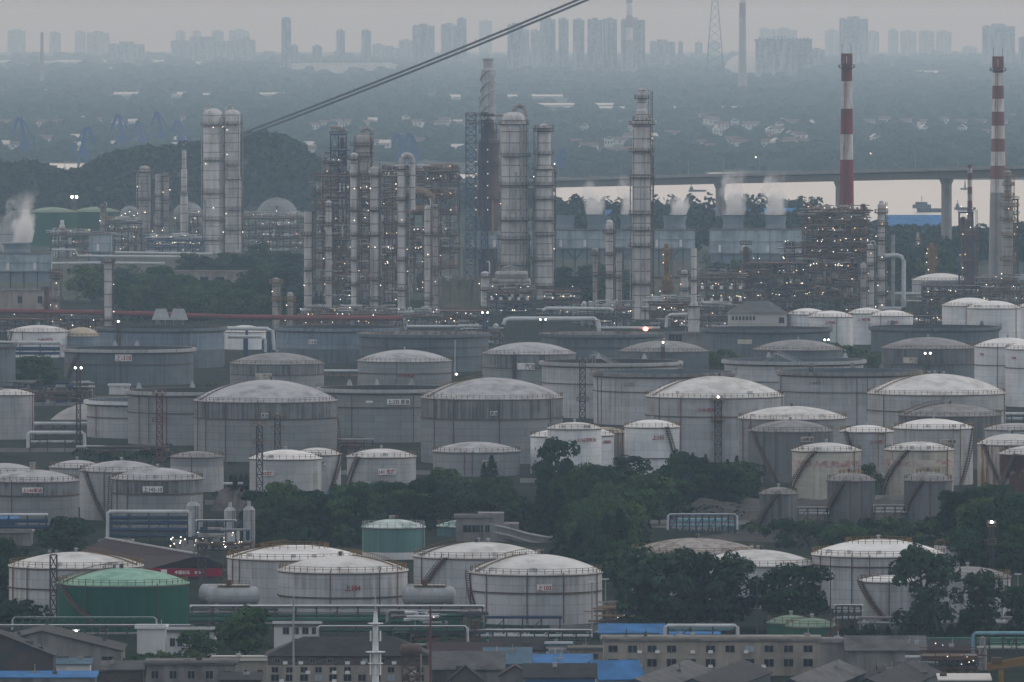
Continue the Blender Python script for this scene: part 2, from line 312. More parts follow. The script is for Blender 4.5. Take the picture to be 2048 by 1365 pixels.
def tank(key,cx,w,rim,top,base,wall,roof,phrase,label,ring=(),stair=None,pipes=(),vents=0,signs=(),upper=None,rail='rail',kind='dome',inner='dkin',lip='pgray',extra='',name=None,low=None,gauge=()):
    Df=DIST(base); Dc=Df/(1-w/2/F); k=Dc/F; R=w/2*k; hz=ZZ(rim,Dc-R); X=XX(cx,Dc)
    root=thing(name or ('floating_roof_tank' if kind=='open' else 'storage_tank'),label,'tank',(X,Dc,0),0,'open topped oil tanks' if kind=='open' else 'domed storage tanks')
    n=72 if w>150 else 48
    TANKS[key]=(X,Dc,R,hz); LAND.append((phrase,cx,(rim+base)/2))
    rings=[hz*(1-q) for q in ring]
    if upper and rings:
        zr=max(rings)
        obj('wall',MB().lathe([(R,0),(R,zr)],n),M[wall],root); obj('upper_wall',MB().lathe([(R,zr),(R,hz)],n),M[upper],root)
    elif low:
        zr=hz*low[0]
        obj('wall',MB().lathe([(R,zr),(R,hz)],n),M[wall],root); obj('lower_band',MB().lathe([(R+.02,0),(R+.02,zr)],n),M[low[1]],root)
    else: obj('wall',MB().lathe([(R,0),(R,hz)],n),M[wall],root)
    for z in rings:
        obj('stiffening_ring',MB().lathe([(R,z-.14),(R+.32,z-.14),(R+.32,z+.14),(R,z+.14)],n),M['rim'],root)
    if kind=='dome':
        ht=max(ZZ(top,Dc)-hz,R*.10)
        S=(R*R+ht*ht)/(2*ht); prof=[]
        for i in range(13):
            r=R*(1-i/12); prof.append((max(r,.01),hz+.05+sqrt(max(S*S-r*r,0))-(S-ht)))
        prof=[(R+.22,hz-.2),(R+.22,hz+.05)]+prof
        obj('roof',MB().lathe(prof,n),M[roof],root)
        obj('rim_band',MB().lathe([(R+.02,hz-.45),(R+.26,hz-.45),(R+.26,hz-.2),(R+.02,hz-.2)],n),M['rim'],root)
        b=MB(); ring_rail(b,R-.1,hz+.05,1.15); obj('railing',b,M[rail],root,smooth=False)
        rr=random.Random(key)
        for i in range(vents):
            q=R*(.04+.05*i) if vents>1 else 0; a=rr.uniform(0,6.28)
            z=hz+sqrt(S*S-q*q)-(S-ht); x=q*cos(a); y=q*sin(a)*.5
            b=MB(); b.cyl((x,y,z-.1),.32,.9,10); b.cyl((x,y,z+.75),.55,.3,10,.35); obj('vent',b,M['rim'] if i%2 else M['pipeg'],root)
        if 'hatch' in extra:
            for i in range(3):
                a=-pi/2+rr.uniform(-1.2,1.2); q=R*.9; z=hz+sqrt(S*S-q*q)-(S-ht)
                obj('roof_hatch',MB().cyl((q*cos(a),q*sin(a),z-.2),.5,.9,10),M['pipew'],root)
        if 'arch' in extra:      # walkway climbing over the roof
            b=MB(); a=radians(205 if 'archl' in extra else -22)
            for side in(-.5,.5):
                pts=[]
                for i in range(15):
                    r=R*(1-i/15*.92); z=hz+sqrt(S*S-r*r)-(S-ht)+.25
                    x,y=r*cos(a)-sin(a)*side,r*sin(a)+cos(a)*side; pts.append((x,y,z)); b.beam((x,y,z),(x,y,z+1.1),.08)
                b.tube(pts,.1,4); b.tube([(x,y,z+1.1) for x,y,z in pts],.05,4)
            obj('roof_walkway',b,M[rail],root,smooth=False)
        if 'crown' in extra:     # yellow guard rail round the top of the roof
            b=MB(); q=R*.5; z=hz+sqrt(S*S-q*q)-(S-ht); ring_rail(b,q,z,1.1); obj('roof_railing',b,M['yrail'],root,smooth=False)
        if 'stack' in extra:
            z=hz+ht; b=MB(); b.cyl((0,0,z-.2),R*.06,1.9,14); b.cyl((0,0,z+1.7),R*.075,.35,14); obj('vent',b,M['wallb'],root)
        if 'mid' in extra:       # platform tower beside the tank
            b=MB(); b.cbox((R*.55,-R*.86,hz-.3),(2.4,1.8,.2)); ring=[]
            for sx in(-1,1):
                for sy in(-1,1): b.beam((R*.55+sx*1.1,-R*.86+sy*.8,0),(R*.55+sx*1.1,-R*.86+sy*.8,hz+1),.14)
            obj('access_platform',b,M['ysteel'],root,smooth=False)
    else:
        # wind girder, open inside with a floating roof
        gd=1.15 if w>200 else .8
        obj('wind_girder',MB().lathe([(R,hz-1.3),(R+gd,hz-1.15),(R+gd,hz),(R-.05,hz)],n),M[lip],root)
        obj('rim_band',MB().lathe([(R+.02,hz-1.75),(R+.5,hz-1.65),(R+.5,hz-1.31),(R+.02,hz-1.31)],n),M['rim'],root)
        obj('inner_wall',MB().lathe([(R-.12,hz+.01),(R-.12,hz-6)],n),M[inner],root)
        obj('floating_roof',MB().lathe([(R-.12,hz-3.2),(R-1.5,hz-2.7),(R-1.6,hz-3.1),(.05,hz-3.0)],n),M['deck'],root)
        b=MB(); ring_rail(b,R+gd-.15,hz,1.1,w=.06); obj('railing',b,M[rail],root,smooth=False)
        for a in gauge:
            a=radians(a); x,y=(R-.2)*cos(a),(R-.2)*sin(a)
            b=MB().add([(x-1,y-.7,hz),(x+1,y-.7,hz),(x+1,y+.7,hz),(x-1,y+.7,hz),(x-.35,y-.3,hz+1.9),(x+.35,y-.3,hz+1.9),(x+.35,y+.3,hz+1.9),(x-.35,y+.3,hz+1.9)],[(0,3,2,1),(4,5,6,7),(0,1,5,4),(1,2,6,5),(2,3,7,6),(3,0,4,7)])
            obj('gauge_hood',b,M[lip],root,smooth=False)
        if 'ladder' in extra:
            b=MB()
            for s in(-.5,.5):
                b.beam((R*.2+s,-R*.2,hz-2.8),(-R*.25+s,R*.25,hz+2.2),.22); b.beam((R*.2+s,-R*.2,hz-1.8),(-R*.25+s,R*.25,hz+3.2),.1)
                b.beam((-R*.25+s,R*.25,hz+2.2),(-R*.25+s,R*.25,hz-3),.2); b.beam((-R*.25+s,R*.25,hz+2.2),(-R*.5+s,R*.4,hz-2.8),.2)
            obj('rolling_ladder',b,M['pgray'],root,smooth=False)
    if stair:
        a0,a1=stair; b=MB(); m=22; pr=None
        for i in range(m+1):
            a=radians(a0+(a1-a0)*i/m); z=.3+(hz-.3)*i/m; x,y=(R+.55)*cos(a),(R+.55)*sin(a)
            b.cbox((x,y,z),(1.0,1.3,.16),a)
            if pr:
                for rr_,dz in((R+.12,0),(R+1.0,0),(R+1.0,1.0)):
                    b.beam((rr_*cos(pr[0]),rr_*sin(pr[0]),pr[1]+dz),(rr_*cos(a),rr_*sin(a),z+dz),.22 if dz==0 else .1)
            b.beam(((R+1)*cos(a),(R+1)*sin(a),z),((R+1)*cos(a),(R+1)*sin(a),z+1),.07); pr=(a,z)
        obj('stairway',b,M['stair'],root,smooth=False)
    for i,px in enumerate(pipes):
        q=(px-cx)*k
        if abs(q)>R*.99: q=R*.99*(1 if q>0 else -1)
        a=-pi/2+math.asin(q/R); b=MB(); x,y=(R+.22)*cos(a),(R+.22)*sin(a)
        b.tube([(x,y,.4),(x,y,hz-.3),(x*.985,y*.985,hz+.4)],.13,6); obj('drain_pipe',b,M['rpipe'] if (i+int(cx))%3 else M['rim'],root)
    for s in signs: sign(root,R,Dc,cx,*s)
    return root
T=tank
W,K='plate','blktx'
# front rows
T('a1',152,268,1137,1105,1240,'offwhite','odome','the left white tank','large white tank partly hidden behind the green tank, in the lower left corner',stair=None,pipes=(30,60,212),vents=1,ring=(.42,),extra='mid hatch archr',rail='yrail')
T('a2',246,262,1172,1137,1264,'green','gdome','the big green tank','large dark green tank with a pale green domed roof',stair=(255,205),vents=3,extra='archl',pipes=(176,318))
T('a3',590,270,1120,1091,1216,'offwhite','wdome','the tank behind 104','white tank with yellow guard rails on its roof, behind tank 104',pipes=(468,482,640),extra='crown arch archl hatch',rail='yrail',stair=(195,170))
T('a4',686,258,1146,1112,1238,'offwhite','odome','tank 104','white tank with red painted number 104 on its wall',ring=(.55,),pipes=(663,760,795),vents=2,signs=(('上104',707,1176,32,None,'redtx'),),extra='hatch archr',stair=(-20,25),rail='yrail')
T('a5',958,262,1117,1085,1216,'offwhite','odome','the tank behind 103','white tank with a speckled roof standing behind tank 103',pipes=(845,),vents=3,extra='hatch archl',stair=(200,240),rail='rail')
T('a6',1072,264,1150,1109,1251,'offwhite','odome','tank 103','streaked white tank with 103 on a white sign plate',ring=(.37,),pipes=(943,974,1054,1126,1192),vents=2,signs=(('上103',1088,1176,29,W,'redtx'),),extra='archl hatch',stair=(215,180))
T('a7',787,126,1056,1039,1120,'teal','tealroof','the teal tank','faded teal tank with a patchy white roof beside the wood',low=(.22,'wallw'),pipes=(845,),vents=3,rail='pipeg')
T('a8',930,112,1054,1040,1074,'teal','tealroof','the hidden teal tank','small teal tank mostly hidden behind the grey office building',vents=1)
T('a9',1390,256,1108,1077,1192,'offwhite','rdome','the rust-roofed tank','white tank with a brown speckled dirty roof above the poplars',pipes=(1275,1300),vents=2,extra='hatch',rail='yrail')
T('a10',1512,240,1133,1100,1218,'offwhite','odome','the tank behind poplars','white domed tank half hidden by the leafy trees in front',pipes=(1625,),vents=3,extra='hatch',rail='yrail')
T('a11',1757,266,1114,1079,1220,'offwhite','wdome','the braced white tank','tall white tank with a clean cream roof and a red riser pipe',pipes=(1640,1700,1735),vents=1,ring=(.2,),extra='crown hatch',rail='yrail')
T('a12',1776,112,1164,1152,1246,'pgray','wdome','the tree-hidden small tank','small pale grey tank with a curved stair, half behind a leafy tree',stair=(265,200),signs=(('上',1762,1190,9,None,'redtx'),) if 0 else (),pipes=(1776,))
T('a13',1935,172,1157,1134,1247,'offwhite','ddome','the last front tank','white tank with a dark grey roof at the right behind trees',pipes=(2000,2012),vents=1,extra='hatch',rail='yrail')
T('a15',1582,96,1247,1231,1277,'sgreen','sgdome','the rear small green tank','small green tank with a mossy roof, behind its twin',vents=1)
T('a16',1624,104,1254,1237,1284,'sgreen','sgdome','the front small green tank','small green tank with a mossy roof and stair, in front of its twin',vents=1,stair=(290,330))
# left middle
T('b1',65,184,964,940,1052,'gray','gdomeg','tank 145','grey tank with 145 on a white sign at the left edge',ring=(.33,),upper='grays',pipes=(28,),signs=(('上145柴油',69,981,41,W,'redtx'),),extra='stack hatch')
T('b2',8,140,947,927,1022,'pgray','gdomeg','the tank behind 145','pale grey tank cut by the left edge, behind tank 145')
T('b3',154,110,936,921,1015,'pgray','gdomeg','the small tank behind','small pale grey domed tank just behind and right of tank 145',vents=1,extra='mid')
T('b4',243,166,944,922,1042,'pgray','gdomeg','the tank behind 143-10','pale tank with a long rusty stair, between tanks 145 and 143-10',vents=1,stair=(250,215),pipes=(212,))
T('b5',315,182,960,936,1058,'gray','gdomeg','tank 143-10','grey tank with 143-10 on a white sign plate',ring=(.3,),upper='grays',pipes=(237,258),vents=1,signs=(('上143-10',309,979,40,W,'blktx'),),stair=(190,170),extra='hatch')
T('b6',394,106,915,903,985,'gray','ddome','the brown-topped tank','small grey tank with a brown dirty roof right of tank 143-10',low=(.72,'pgray'),pipes=(385,))
T('b7',635,94,910,896,990,'pgray','odome','the tank behind 142','small white tank peeking out behind tank 142',signs=(('煤',648,928,9,W,'blktx'),),stair=(-60,-20))
T('b8',571,144,919,900,998,'pgray','wdome','tank 142','pale grey tank with 142 on a sign behind a lattice mast',vents=1,signs=(('142航煤',538,947,28,W,'redtx'),),extra='hatch')
T('b9',763,138,915,898,978,'pgray','odome','tank 141','pale grey tank with 141 on a white sign above the trees',vents=1,signs=(('141 航煤',775,944,36,W,'redtx'),),extra='hatch',stair=(200,230))
T('b10',953,174,905,884,954,'gray','gdomeg','tank 209','grey tank with 209 on a cream sign behind small cypresses',pipes=(930,945),signs=(('209精制油',980,925,33,'cplate','blktx'),),rail='rail')
T('b11',1103,84,873,861,950,'white','wdome','the tank left of 156','white tank partly hidden at the left of tank 156')
T('b12',1212,80,866,855,945,'wallb','tandome','the tan tank','tan rusty tank squeezed between tanks 156 and 155',rail='yrail',pipes=(1235,1244))
T('b13',1186,84,871,857,952,'white','wdome','tank 8','white tank with a red painted figure 8 behind tank 156',signs=(('8精制油',1213,884,20,None,'redtx'),))
T('b14',1149,108,858,845,962,'white','odome','tank 156','tall white rust-streaked tank with red painted number 156',vents=1,signs=(('上156精制油',1170,880,42,None,'redtx'),),extra='hatch')
T('b15',1304,110,855,840,950,'white','wdome','tank 155','clean white tank with red painted number 155',vents=1,signs=(('上155',1315,875,24,None,'redtx'),),stair=(-25,-60),rail='yrail',ring=(.66,))
# large middle row
T('c1',531,286,805,760,925,'gray','gdomeg','the big ringed tank','largest grey domed tank with two dark rings, behind two ochre lattice masts',ring=(.29,),upper='grays',pipes=(398,415,455,520),vents=3,signs=(('原油',533,831,14,W,'blktx'),),extra='archl',rail='rim',stair=(-10,30))
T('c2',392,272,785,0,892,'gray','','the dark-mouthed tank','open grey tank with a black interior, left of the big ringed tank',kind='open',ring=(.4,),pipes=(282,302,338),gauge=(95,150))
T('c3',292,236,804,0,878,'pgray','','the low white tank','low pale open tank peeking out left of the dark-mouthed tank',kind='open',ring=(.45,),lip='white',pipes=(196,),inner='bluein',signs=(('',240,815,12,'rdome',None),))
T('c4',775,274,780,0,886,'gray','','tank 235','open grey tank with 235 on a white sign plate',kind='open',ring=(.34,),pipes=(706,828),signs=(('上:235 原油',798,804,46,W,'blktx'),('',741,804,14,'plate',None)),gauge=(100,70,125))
T('c5',984,284,799,756,930,'gray','gdomeg','the big dome right of 235','large grey domed tank with a streaked upper band, right of tank 235',ring=(.31,),upper='grays',pipes=(870,908,999,1100),vents=0,signs=(('原油',988,827,14,W,'blktx'),),extra='archl hatch',rail='yrail')
T('c6',1429,276,796,753,925,'pgray','odome','tank 221','large pale grey domed tank with 221 painted on its wall',ring=(.3,),pipes=(1318,1360,1562),vents=2,signs=(('上-221原油',1409,820,34,None,'redtx'),),extra='hatch archl',rail='rail')
T('c7',1873,276,790,748,905,'pgray','odome','the right big dome','large pale grey domed tank near the right edge with rusty pipes',ring=(.3,),pipes=(1765,1882,2006),vents=5,extra='archl',rail='yrail')
T('c8',1585,216,839,813,948,'gray','odome','the tank behind 120','grey tank with a pale roof directly behind dark tank 120',pipes=(1486,1500,1545),vents=2,rail='yrail',extra='hatch')
T('c9',1900,206,833,808,940,'dgray','ddome','the tank behind 113','dark streaked tank with a dirty grey roof behind tank 113',vents=3,extra='archl hatch',pipes=(1810,1830))
T('c10',1581,170,864,841,966,'dgray','ddome','tank 120','dark streaked grey tank with 120 on a cream sign',vents=1,signs=(('120柴油',1611,879,27,'cplate','blktx'),('',1595,898,9,'pgray',None)),stair=(250,210),pipes=(1527,1550))
T('c11',1733,106,864,851,960,'pgray','wdome','tank 114','small pale tank with red painted number 114',signs=(('上-114柴',1750,884,28,None,'redtx'),),stair=(265,220),vents=1,extra='mid',rail='yrail')
T('c12',1867,158,858,838,972,'pgray','wdome','tank 113','pale grey tank with a bright white roof and 113 on a cream sign',signs=(('上113柴油',1892,883,34,'cplate','blktx'),),vents=1,extra='mid hatch',stair=(-50,-15),rail='yrail')
T('c13',2032,124,860,847,955,'pgray','gdomeg','the right edge tank','pale grey domed tank cut off by the right edge above the rusty ones',rail='yrail')
T('c14',2022,134,890,868,992,'rusty','odome','the rust-streaked tank','white tank heavily streaked with rust at the right edge',stair=(260,215),vents=2,rail='yrail')
T('c15',2062,126,909,892,1004,'rustdark','odome','the rust-eaten tank','tank with a large dark rusted patch on its wall at the right edge',stair=(190,240),vents=1)
r=T('c16',1653,138,903,886,1000,'cream','odome','the left cream tank','cream tank with a faded red slogan band, left of its twin',stair=(180,250),pipes=(1706,),vents=1,extra='hatch')
r2=T('c17',1838,138,901,884,998,'cream','odome','the right cream tank','cream tank with a faded red slogan band, right of its twin',stair=(180,250),pipes=(1892,),vents=1,extra='hatch')
M['slogan']=mk('faded_slogan_paint',(.50,.47,.41),(.31,.19,.18),(.9,.9,.9),1.0,rust=.8,thr=.5,rc=(.50,.47,.41),rs=(1.3,1.3,.5))
for q,kk in((r,'c16'),(r2,'c17')):
    X,Dc,R,hz=TANKS[kk]; obj('slogan_band',MB().lathe([(R+.03,hz*.66),(R+.03,hz*.80)],48),M['slogan'],q)
T('c18',1557,76,988,975,1052,'dgray','ddome','the small dark tank','smallest dark grey tank below the left cream tank',stair=(200,265),vents=1,pipes=(1560,))
T('c19',1702,96,962,945,1046,'dgray','ddome','the middle dark tank','dark grey tank with a curved stair, between the two cream tanks',stair=(190,255),vents=2,extra='crown',pipes=(1699,1722))
T('c20',1856,96,962,943,1046,'dgray','ddome','the right dark tank','dark grey tank with a curved stair in front of the right cream tank',stair=(190,255),vents=2,extra='crown',pipes=(1858,))
# back rows
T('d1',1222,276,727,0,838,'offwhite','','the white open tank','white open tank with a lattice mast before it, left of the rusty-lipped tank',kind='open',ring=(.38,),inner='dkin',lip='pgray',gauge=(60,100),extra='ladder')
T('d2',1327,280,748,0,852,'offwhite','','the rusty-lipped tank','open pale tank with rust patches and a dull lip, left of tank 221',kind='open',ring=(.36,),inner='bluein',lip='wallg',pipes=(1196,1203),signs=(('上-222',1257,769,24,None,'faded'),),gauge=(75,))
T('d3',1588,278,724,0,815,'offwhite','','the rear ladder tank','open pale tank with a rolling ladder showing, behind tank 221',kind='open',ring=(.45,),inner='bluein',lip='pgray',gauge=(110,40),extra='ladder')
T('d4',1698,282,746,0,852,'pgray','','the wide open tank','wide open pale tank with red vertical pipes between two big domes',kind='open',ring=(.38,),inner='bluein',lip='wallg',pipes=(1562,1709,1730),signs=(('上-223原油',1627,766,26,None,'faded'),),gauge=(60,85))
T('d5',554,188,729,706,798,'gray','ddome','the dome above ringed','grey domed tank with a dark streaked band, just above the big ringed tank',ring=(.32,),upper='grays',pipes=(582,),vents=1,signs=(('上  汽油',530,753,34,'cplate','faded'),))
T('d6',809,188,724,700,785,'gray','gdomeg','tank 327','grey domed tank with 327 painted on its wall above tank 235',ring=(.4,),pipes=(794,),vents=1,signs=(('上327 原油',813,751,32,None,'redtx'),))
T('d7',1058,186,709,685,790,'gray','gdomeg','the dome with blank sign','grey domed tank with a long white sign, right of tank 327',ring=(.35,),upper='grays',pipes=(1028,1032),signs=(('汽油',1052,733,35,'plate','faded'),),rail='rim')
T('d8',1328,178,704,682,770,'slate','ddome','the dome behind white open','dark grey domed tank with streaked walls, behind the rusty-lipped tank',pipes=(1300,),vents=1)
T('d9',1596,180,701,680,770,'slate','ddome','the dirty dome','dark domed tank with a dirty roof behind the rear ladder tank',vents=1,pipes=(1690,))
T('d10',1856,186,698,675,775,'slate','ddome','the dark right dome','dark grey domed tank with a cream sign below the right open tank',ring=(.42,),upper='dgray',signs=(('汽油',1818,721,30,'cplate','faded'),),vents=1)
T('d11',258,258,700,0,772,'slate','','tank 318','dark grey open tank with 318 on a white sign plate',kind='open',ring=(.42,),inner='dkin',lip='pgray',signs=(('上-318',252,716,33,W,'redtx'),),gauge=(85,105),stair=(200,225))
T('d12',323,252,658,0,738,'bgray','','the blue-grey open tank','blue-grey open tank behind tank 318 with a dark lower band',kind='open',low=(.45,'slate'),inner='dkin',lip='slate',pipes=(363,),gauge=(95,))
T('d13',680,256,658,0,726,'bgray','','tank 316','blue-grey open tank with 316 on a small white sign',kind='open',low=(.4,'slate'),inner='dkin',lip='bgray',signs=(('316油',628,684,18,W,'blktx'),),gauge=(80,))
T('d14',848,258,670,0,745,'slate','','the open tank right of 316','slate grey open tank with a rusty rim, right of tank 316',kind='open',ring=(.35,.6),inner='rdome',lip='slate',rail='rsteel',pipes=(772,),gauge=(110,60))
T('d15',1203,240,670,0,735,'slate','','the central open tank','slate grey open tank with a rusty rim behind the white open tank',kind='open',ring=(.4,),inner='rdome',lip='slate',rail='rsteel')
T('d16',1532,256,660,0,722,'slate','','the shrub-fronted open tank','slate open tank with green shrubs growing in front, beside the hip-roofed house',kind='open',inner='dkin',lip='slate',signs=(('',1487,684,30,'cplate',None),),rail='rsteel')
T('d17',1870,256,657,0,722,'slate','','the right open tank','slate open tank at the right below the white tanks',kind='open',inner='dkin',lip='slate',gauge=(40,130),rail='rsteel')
T('d18',77,124,664,651,716,'white','odome','tank 405','white domed tank with red painted number 405 at the left',signs=(('上405石脑',92,680,32,None,'redtx'),),vents=1,pipes=(48,),stair=(190,215))
T('d19',163,76,673,655,715,'bgray','tandome','the tan-roofed tank','small blue-grey tank with a tan domed roof, right of tank 405')
T('d20',490,84,664,651,700,'white','wdome','the pipe-hidden tank','white domed tank half hidden behind thick pipes and a dark frame')
T('d21',1615,82,629,617,668,'white','wdome','the first small white tank','small white tank furthest left of the four beside the hip-roofed house',extra='hatch')
T('d22',1733,74,627,616,690,'white','wdome','tank MTBE','small white tank lettered MTBE between two lower neighbours',signs=(('上-MTBE',1727,639,26,None,'redtx'),),rail='yrail',pipes=(1755,))
T('d23',1662,88,634,622,712,'white','wdome','tank 99M2','small white tank lettered 99M2 in front of the dark structure',signs=(('上99M2',1659,645,22,None,'redtx'),),rail='yrail',pipes=(1672,))
T('d24',1784,84,632,621,694,'white','wdome','tank 99M1','small white tank lettered 99M1, furthest right of the four small ones',signs=(('上99M1',1783,644,24,None,'redtx'),),rail='yrail',pipes=(1760,))
T('d25',1940,112,612,596,672,'white','wdome','the rear white tank','bright white tank with a stair, under the right chimney',pipes=(1930,),stair=(-60,-20),rail='yrail')
T('d26',1988,106,617,602,700,'white','wdome','the middle white tank','bright white tank overlapping the rear white one near the right edge',signs=(),pipes=(2030,),extra='hatch')
T('d27',2086,104,614,602,690,'white','wdome','the edge white tank','bright white tank just entering the frame at the right edge',signs=(('上',2040,637,8,None,'redtx'),) if 0 else ())
T('d28',2016,134,694,676,808,'white','wdome','the tall white tank','tall bright white tank with a brown post, at the right edge',signs=(('DCM',1962,709,12,None,'redtx'),),pipes=(1992,),ring=(.33,),vents=1)
T('d29',2074,126,699,681,815,'white','wdome','the tall edge tank','tall bright white tank cut by the right edge, nearest of the two',signs=(('DCM',2026,716,12,None,'redtx'),),ring=(.33,),low=None)
T('d30',1882,116,561,547,592,'offwhite','wdome','the chimney-foot tank','white domed tank at the foot of the right chimney',ring=(.3,),rail='yrail',extra='mid')
T('d31',105,96,425,415,492,'sgreen','sgdome','the left far green tank','dark green domed tank below the wooded hill, the left one of two',rail='ysteel')
T('d32',193,92,424,414,490,'sgreen','sgdome','the right far green tank','dark green domed tank below the wooded hill, the right one of two',rail='ysteel')
T('d33',22,92,790,779,880,'pgray','odome','the small left tank','small pale grey domed tank at the left edge near white pipes',rail='rail',pipes=(65,))
T('d34',-62,186,690,0,780,'slate','','the left edge dark tank','dark grey tank cut off by the left edge beside tank 318',kind='open',lip='slate')
# ------------------------------------------------------------------ refinery
class Px:
    """things standing at the ground row `base`: x(), z() give metres from photo columns and rows there"""
    def __init__(s,base,off=0): s.D=DIST(base)+off; s.s=s.D/F
    def x(s,px): return XX(px,s.D)
    def z(s,y): return ZZ(y,s.D)
def column(cx,base,segs,label,phrase,mat='insul',plats=(),pipes=(),goose=None,lamps=0,dome=True,ladder=1,name='process_column',cat='column',lk='lampw',pm='rim',group='process columns',lampside=1):
    """segs: (width px, top row) from the foot upwards"""
    p=Px(base); s=p.s; X=p.x(cx); R0=segs[0][0]/2*s; D=p.D+R0
    root=thing(name,label,cat,(X,D,0),0,group); LAND.append((phrase,cx,(segs[-1][1]+base)/2)); rr=random.Random(cx*7+base)
    prof=[]; z=0; rad=[]
    for i,(w,yt) in enumerate(segs):
        r=w/2*s; z1=ZZ(yt,p.D)
        if i and abs(r-prof[-1][0])>.05: z=z+abs(r-prof[-1][0])*1.2
        prof+=[(r,z),(r,z1)]; rad.append((z,z1,r)); z=z1
    r=prof[-1][0]
    if dome: prof+=[(r*.93,z+r*.22),(r*.7,z+r*.42),(r*.35,z+r*.54),(.01,z+r*.57)]
    else: prof+=[(r*.85,z+.02),(r*.85,z-1.5)]
    obj('shell',MB().lathe(prof,28),M[mat],root)
    def rat(zz):
        for a,b,r in rad:
            if zz<=b+.01: return r
        return rad[-1][2]
    for i,q in enumerate(plats):
        y,full=(q if isinstance(q,tuple) else (q,0)); zz=ZZ(y,p.D); r=rat(zz); wd=1.3+.25*r*.3
        b=MB(); a0,a1=(0,2*pi) if full or i%2==0 else (-pi*.8,pi*.35)
        b.lathe([(r,zz-.55),(r+wd,zz-.55),(r+wd,zz),(r,zz)],20,a0=a0,a1=a1); ring_rail(b,r+wd-.05,zz,1.3,12,.2,a0,a1)
        obj('platform',b,M[pm],root,smooth=False)
    if ladder:
        b=MB(); r=max(q[2] for q in rad)+.8; a=-.5 if ladder==1 else pi+.5; x,y=r*cos(a),r*sin(a)-.3
        top=rad[-1][1]
        for dx in(-.35,.35): b.beam((x+dx,y,.5),(x+dx,y,top),.26)
        for i in range(int(top/1.6)): b.beam((x-.35,y,1+i*1.6),(x+.35,y,1+i*1.6),.16)
        obj('ladder',b,M[pm],root,smooth=False)
    for q in pipes:
        dx,y0,y1,rp=q[:4]; mm=q[4] if len(q)>4 else 'pipeg'; xx=dx*s; rbig=rad[0][2]
        yy=-sqrt(max(rbig*rbig-xx*xx,0))-rp*s-.15 if abs(xx)<rbig else -.3
        z0,z1=max(ZZ(y0,p.D),.2),ZZ(y1,p.D); b=MB(); b.tube([(xx,yy,z0),(xx,yy,z1),(xx*.9,yy*.6,z1+.8),(xx*.5,0,z1+1)],max(rp*s,.15),8); obj('riser_pipe',b,M[mm],root)
    if segs[0][0]>=23:
        for sg in(-1,1):
            x=sg*(R0+.95); zt=rad[0][1]*rr.uniform(.7,.98); b=MB(); b.tube([(x,-.4,.3),(x,-.4,zt),(x*.8,-.2,zt+.6)],.34,6)
            for q in range(1,int(zt/6)): b.beam((x,-.4,q*6),(sg*R0*.95,-.3,q*6),.2)
            obj('riser_pipe',b,M['rim' if sg>0 else 'insuld'],root)
    if goose:
        dx,rg,rp,yd=goose[:4]; mm=goose[4] if len(goose)>4 else mat; zt=rad[-1][1]+rad[-1][2]*.4; L=dx*s; rg*=s; b=MB(); sg=1 if L>0 else -1
        pts=[(0,-.2,zt-.5)]+[(L/2-L/2*cos(t),-.2,zt+rg*.6+abs(L)/2*sin(t)) for t in [pi*i/8 for i in range(9)]]+[(L,-.2,ZZ(yd,p.D))]
        b.tube(pts,rp*s,10); obj('overhead_pipe',b,M[mm],root)
    lamps=int(lamps*.55+.4)
    for i in range(lamps):
        zz=(ZZ(base-12,p.D)+(rad[-1][1]-ZZ(base-12,p.D))*(i+.6*rr.random())/lamps); r=rat(zz)+1.2
        a=rr.choice((-.55,-.4,-2.6,-1.5,-2.2))*(1); lamp(root,(r*cos(a),r*sin(a)-.3,zz),rr.choice(('lampw','lampw','lampy')),.30*max(s/.22,.6))
    return root
def vessel(b,x0,x1,y,z,r): b.capsule((x0+r*.5,y,z),(x1-r*.5,y,z),r,12)
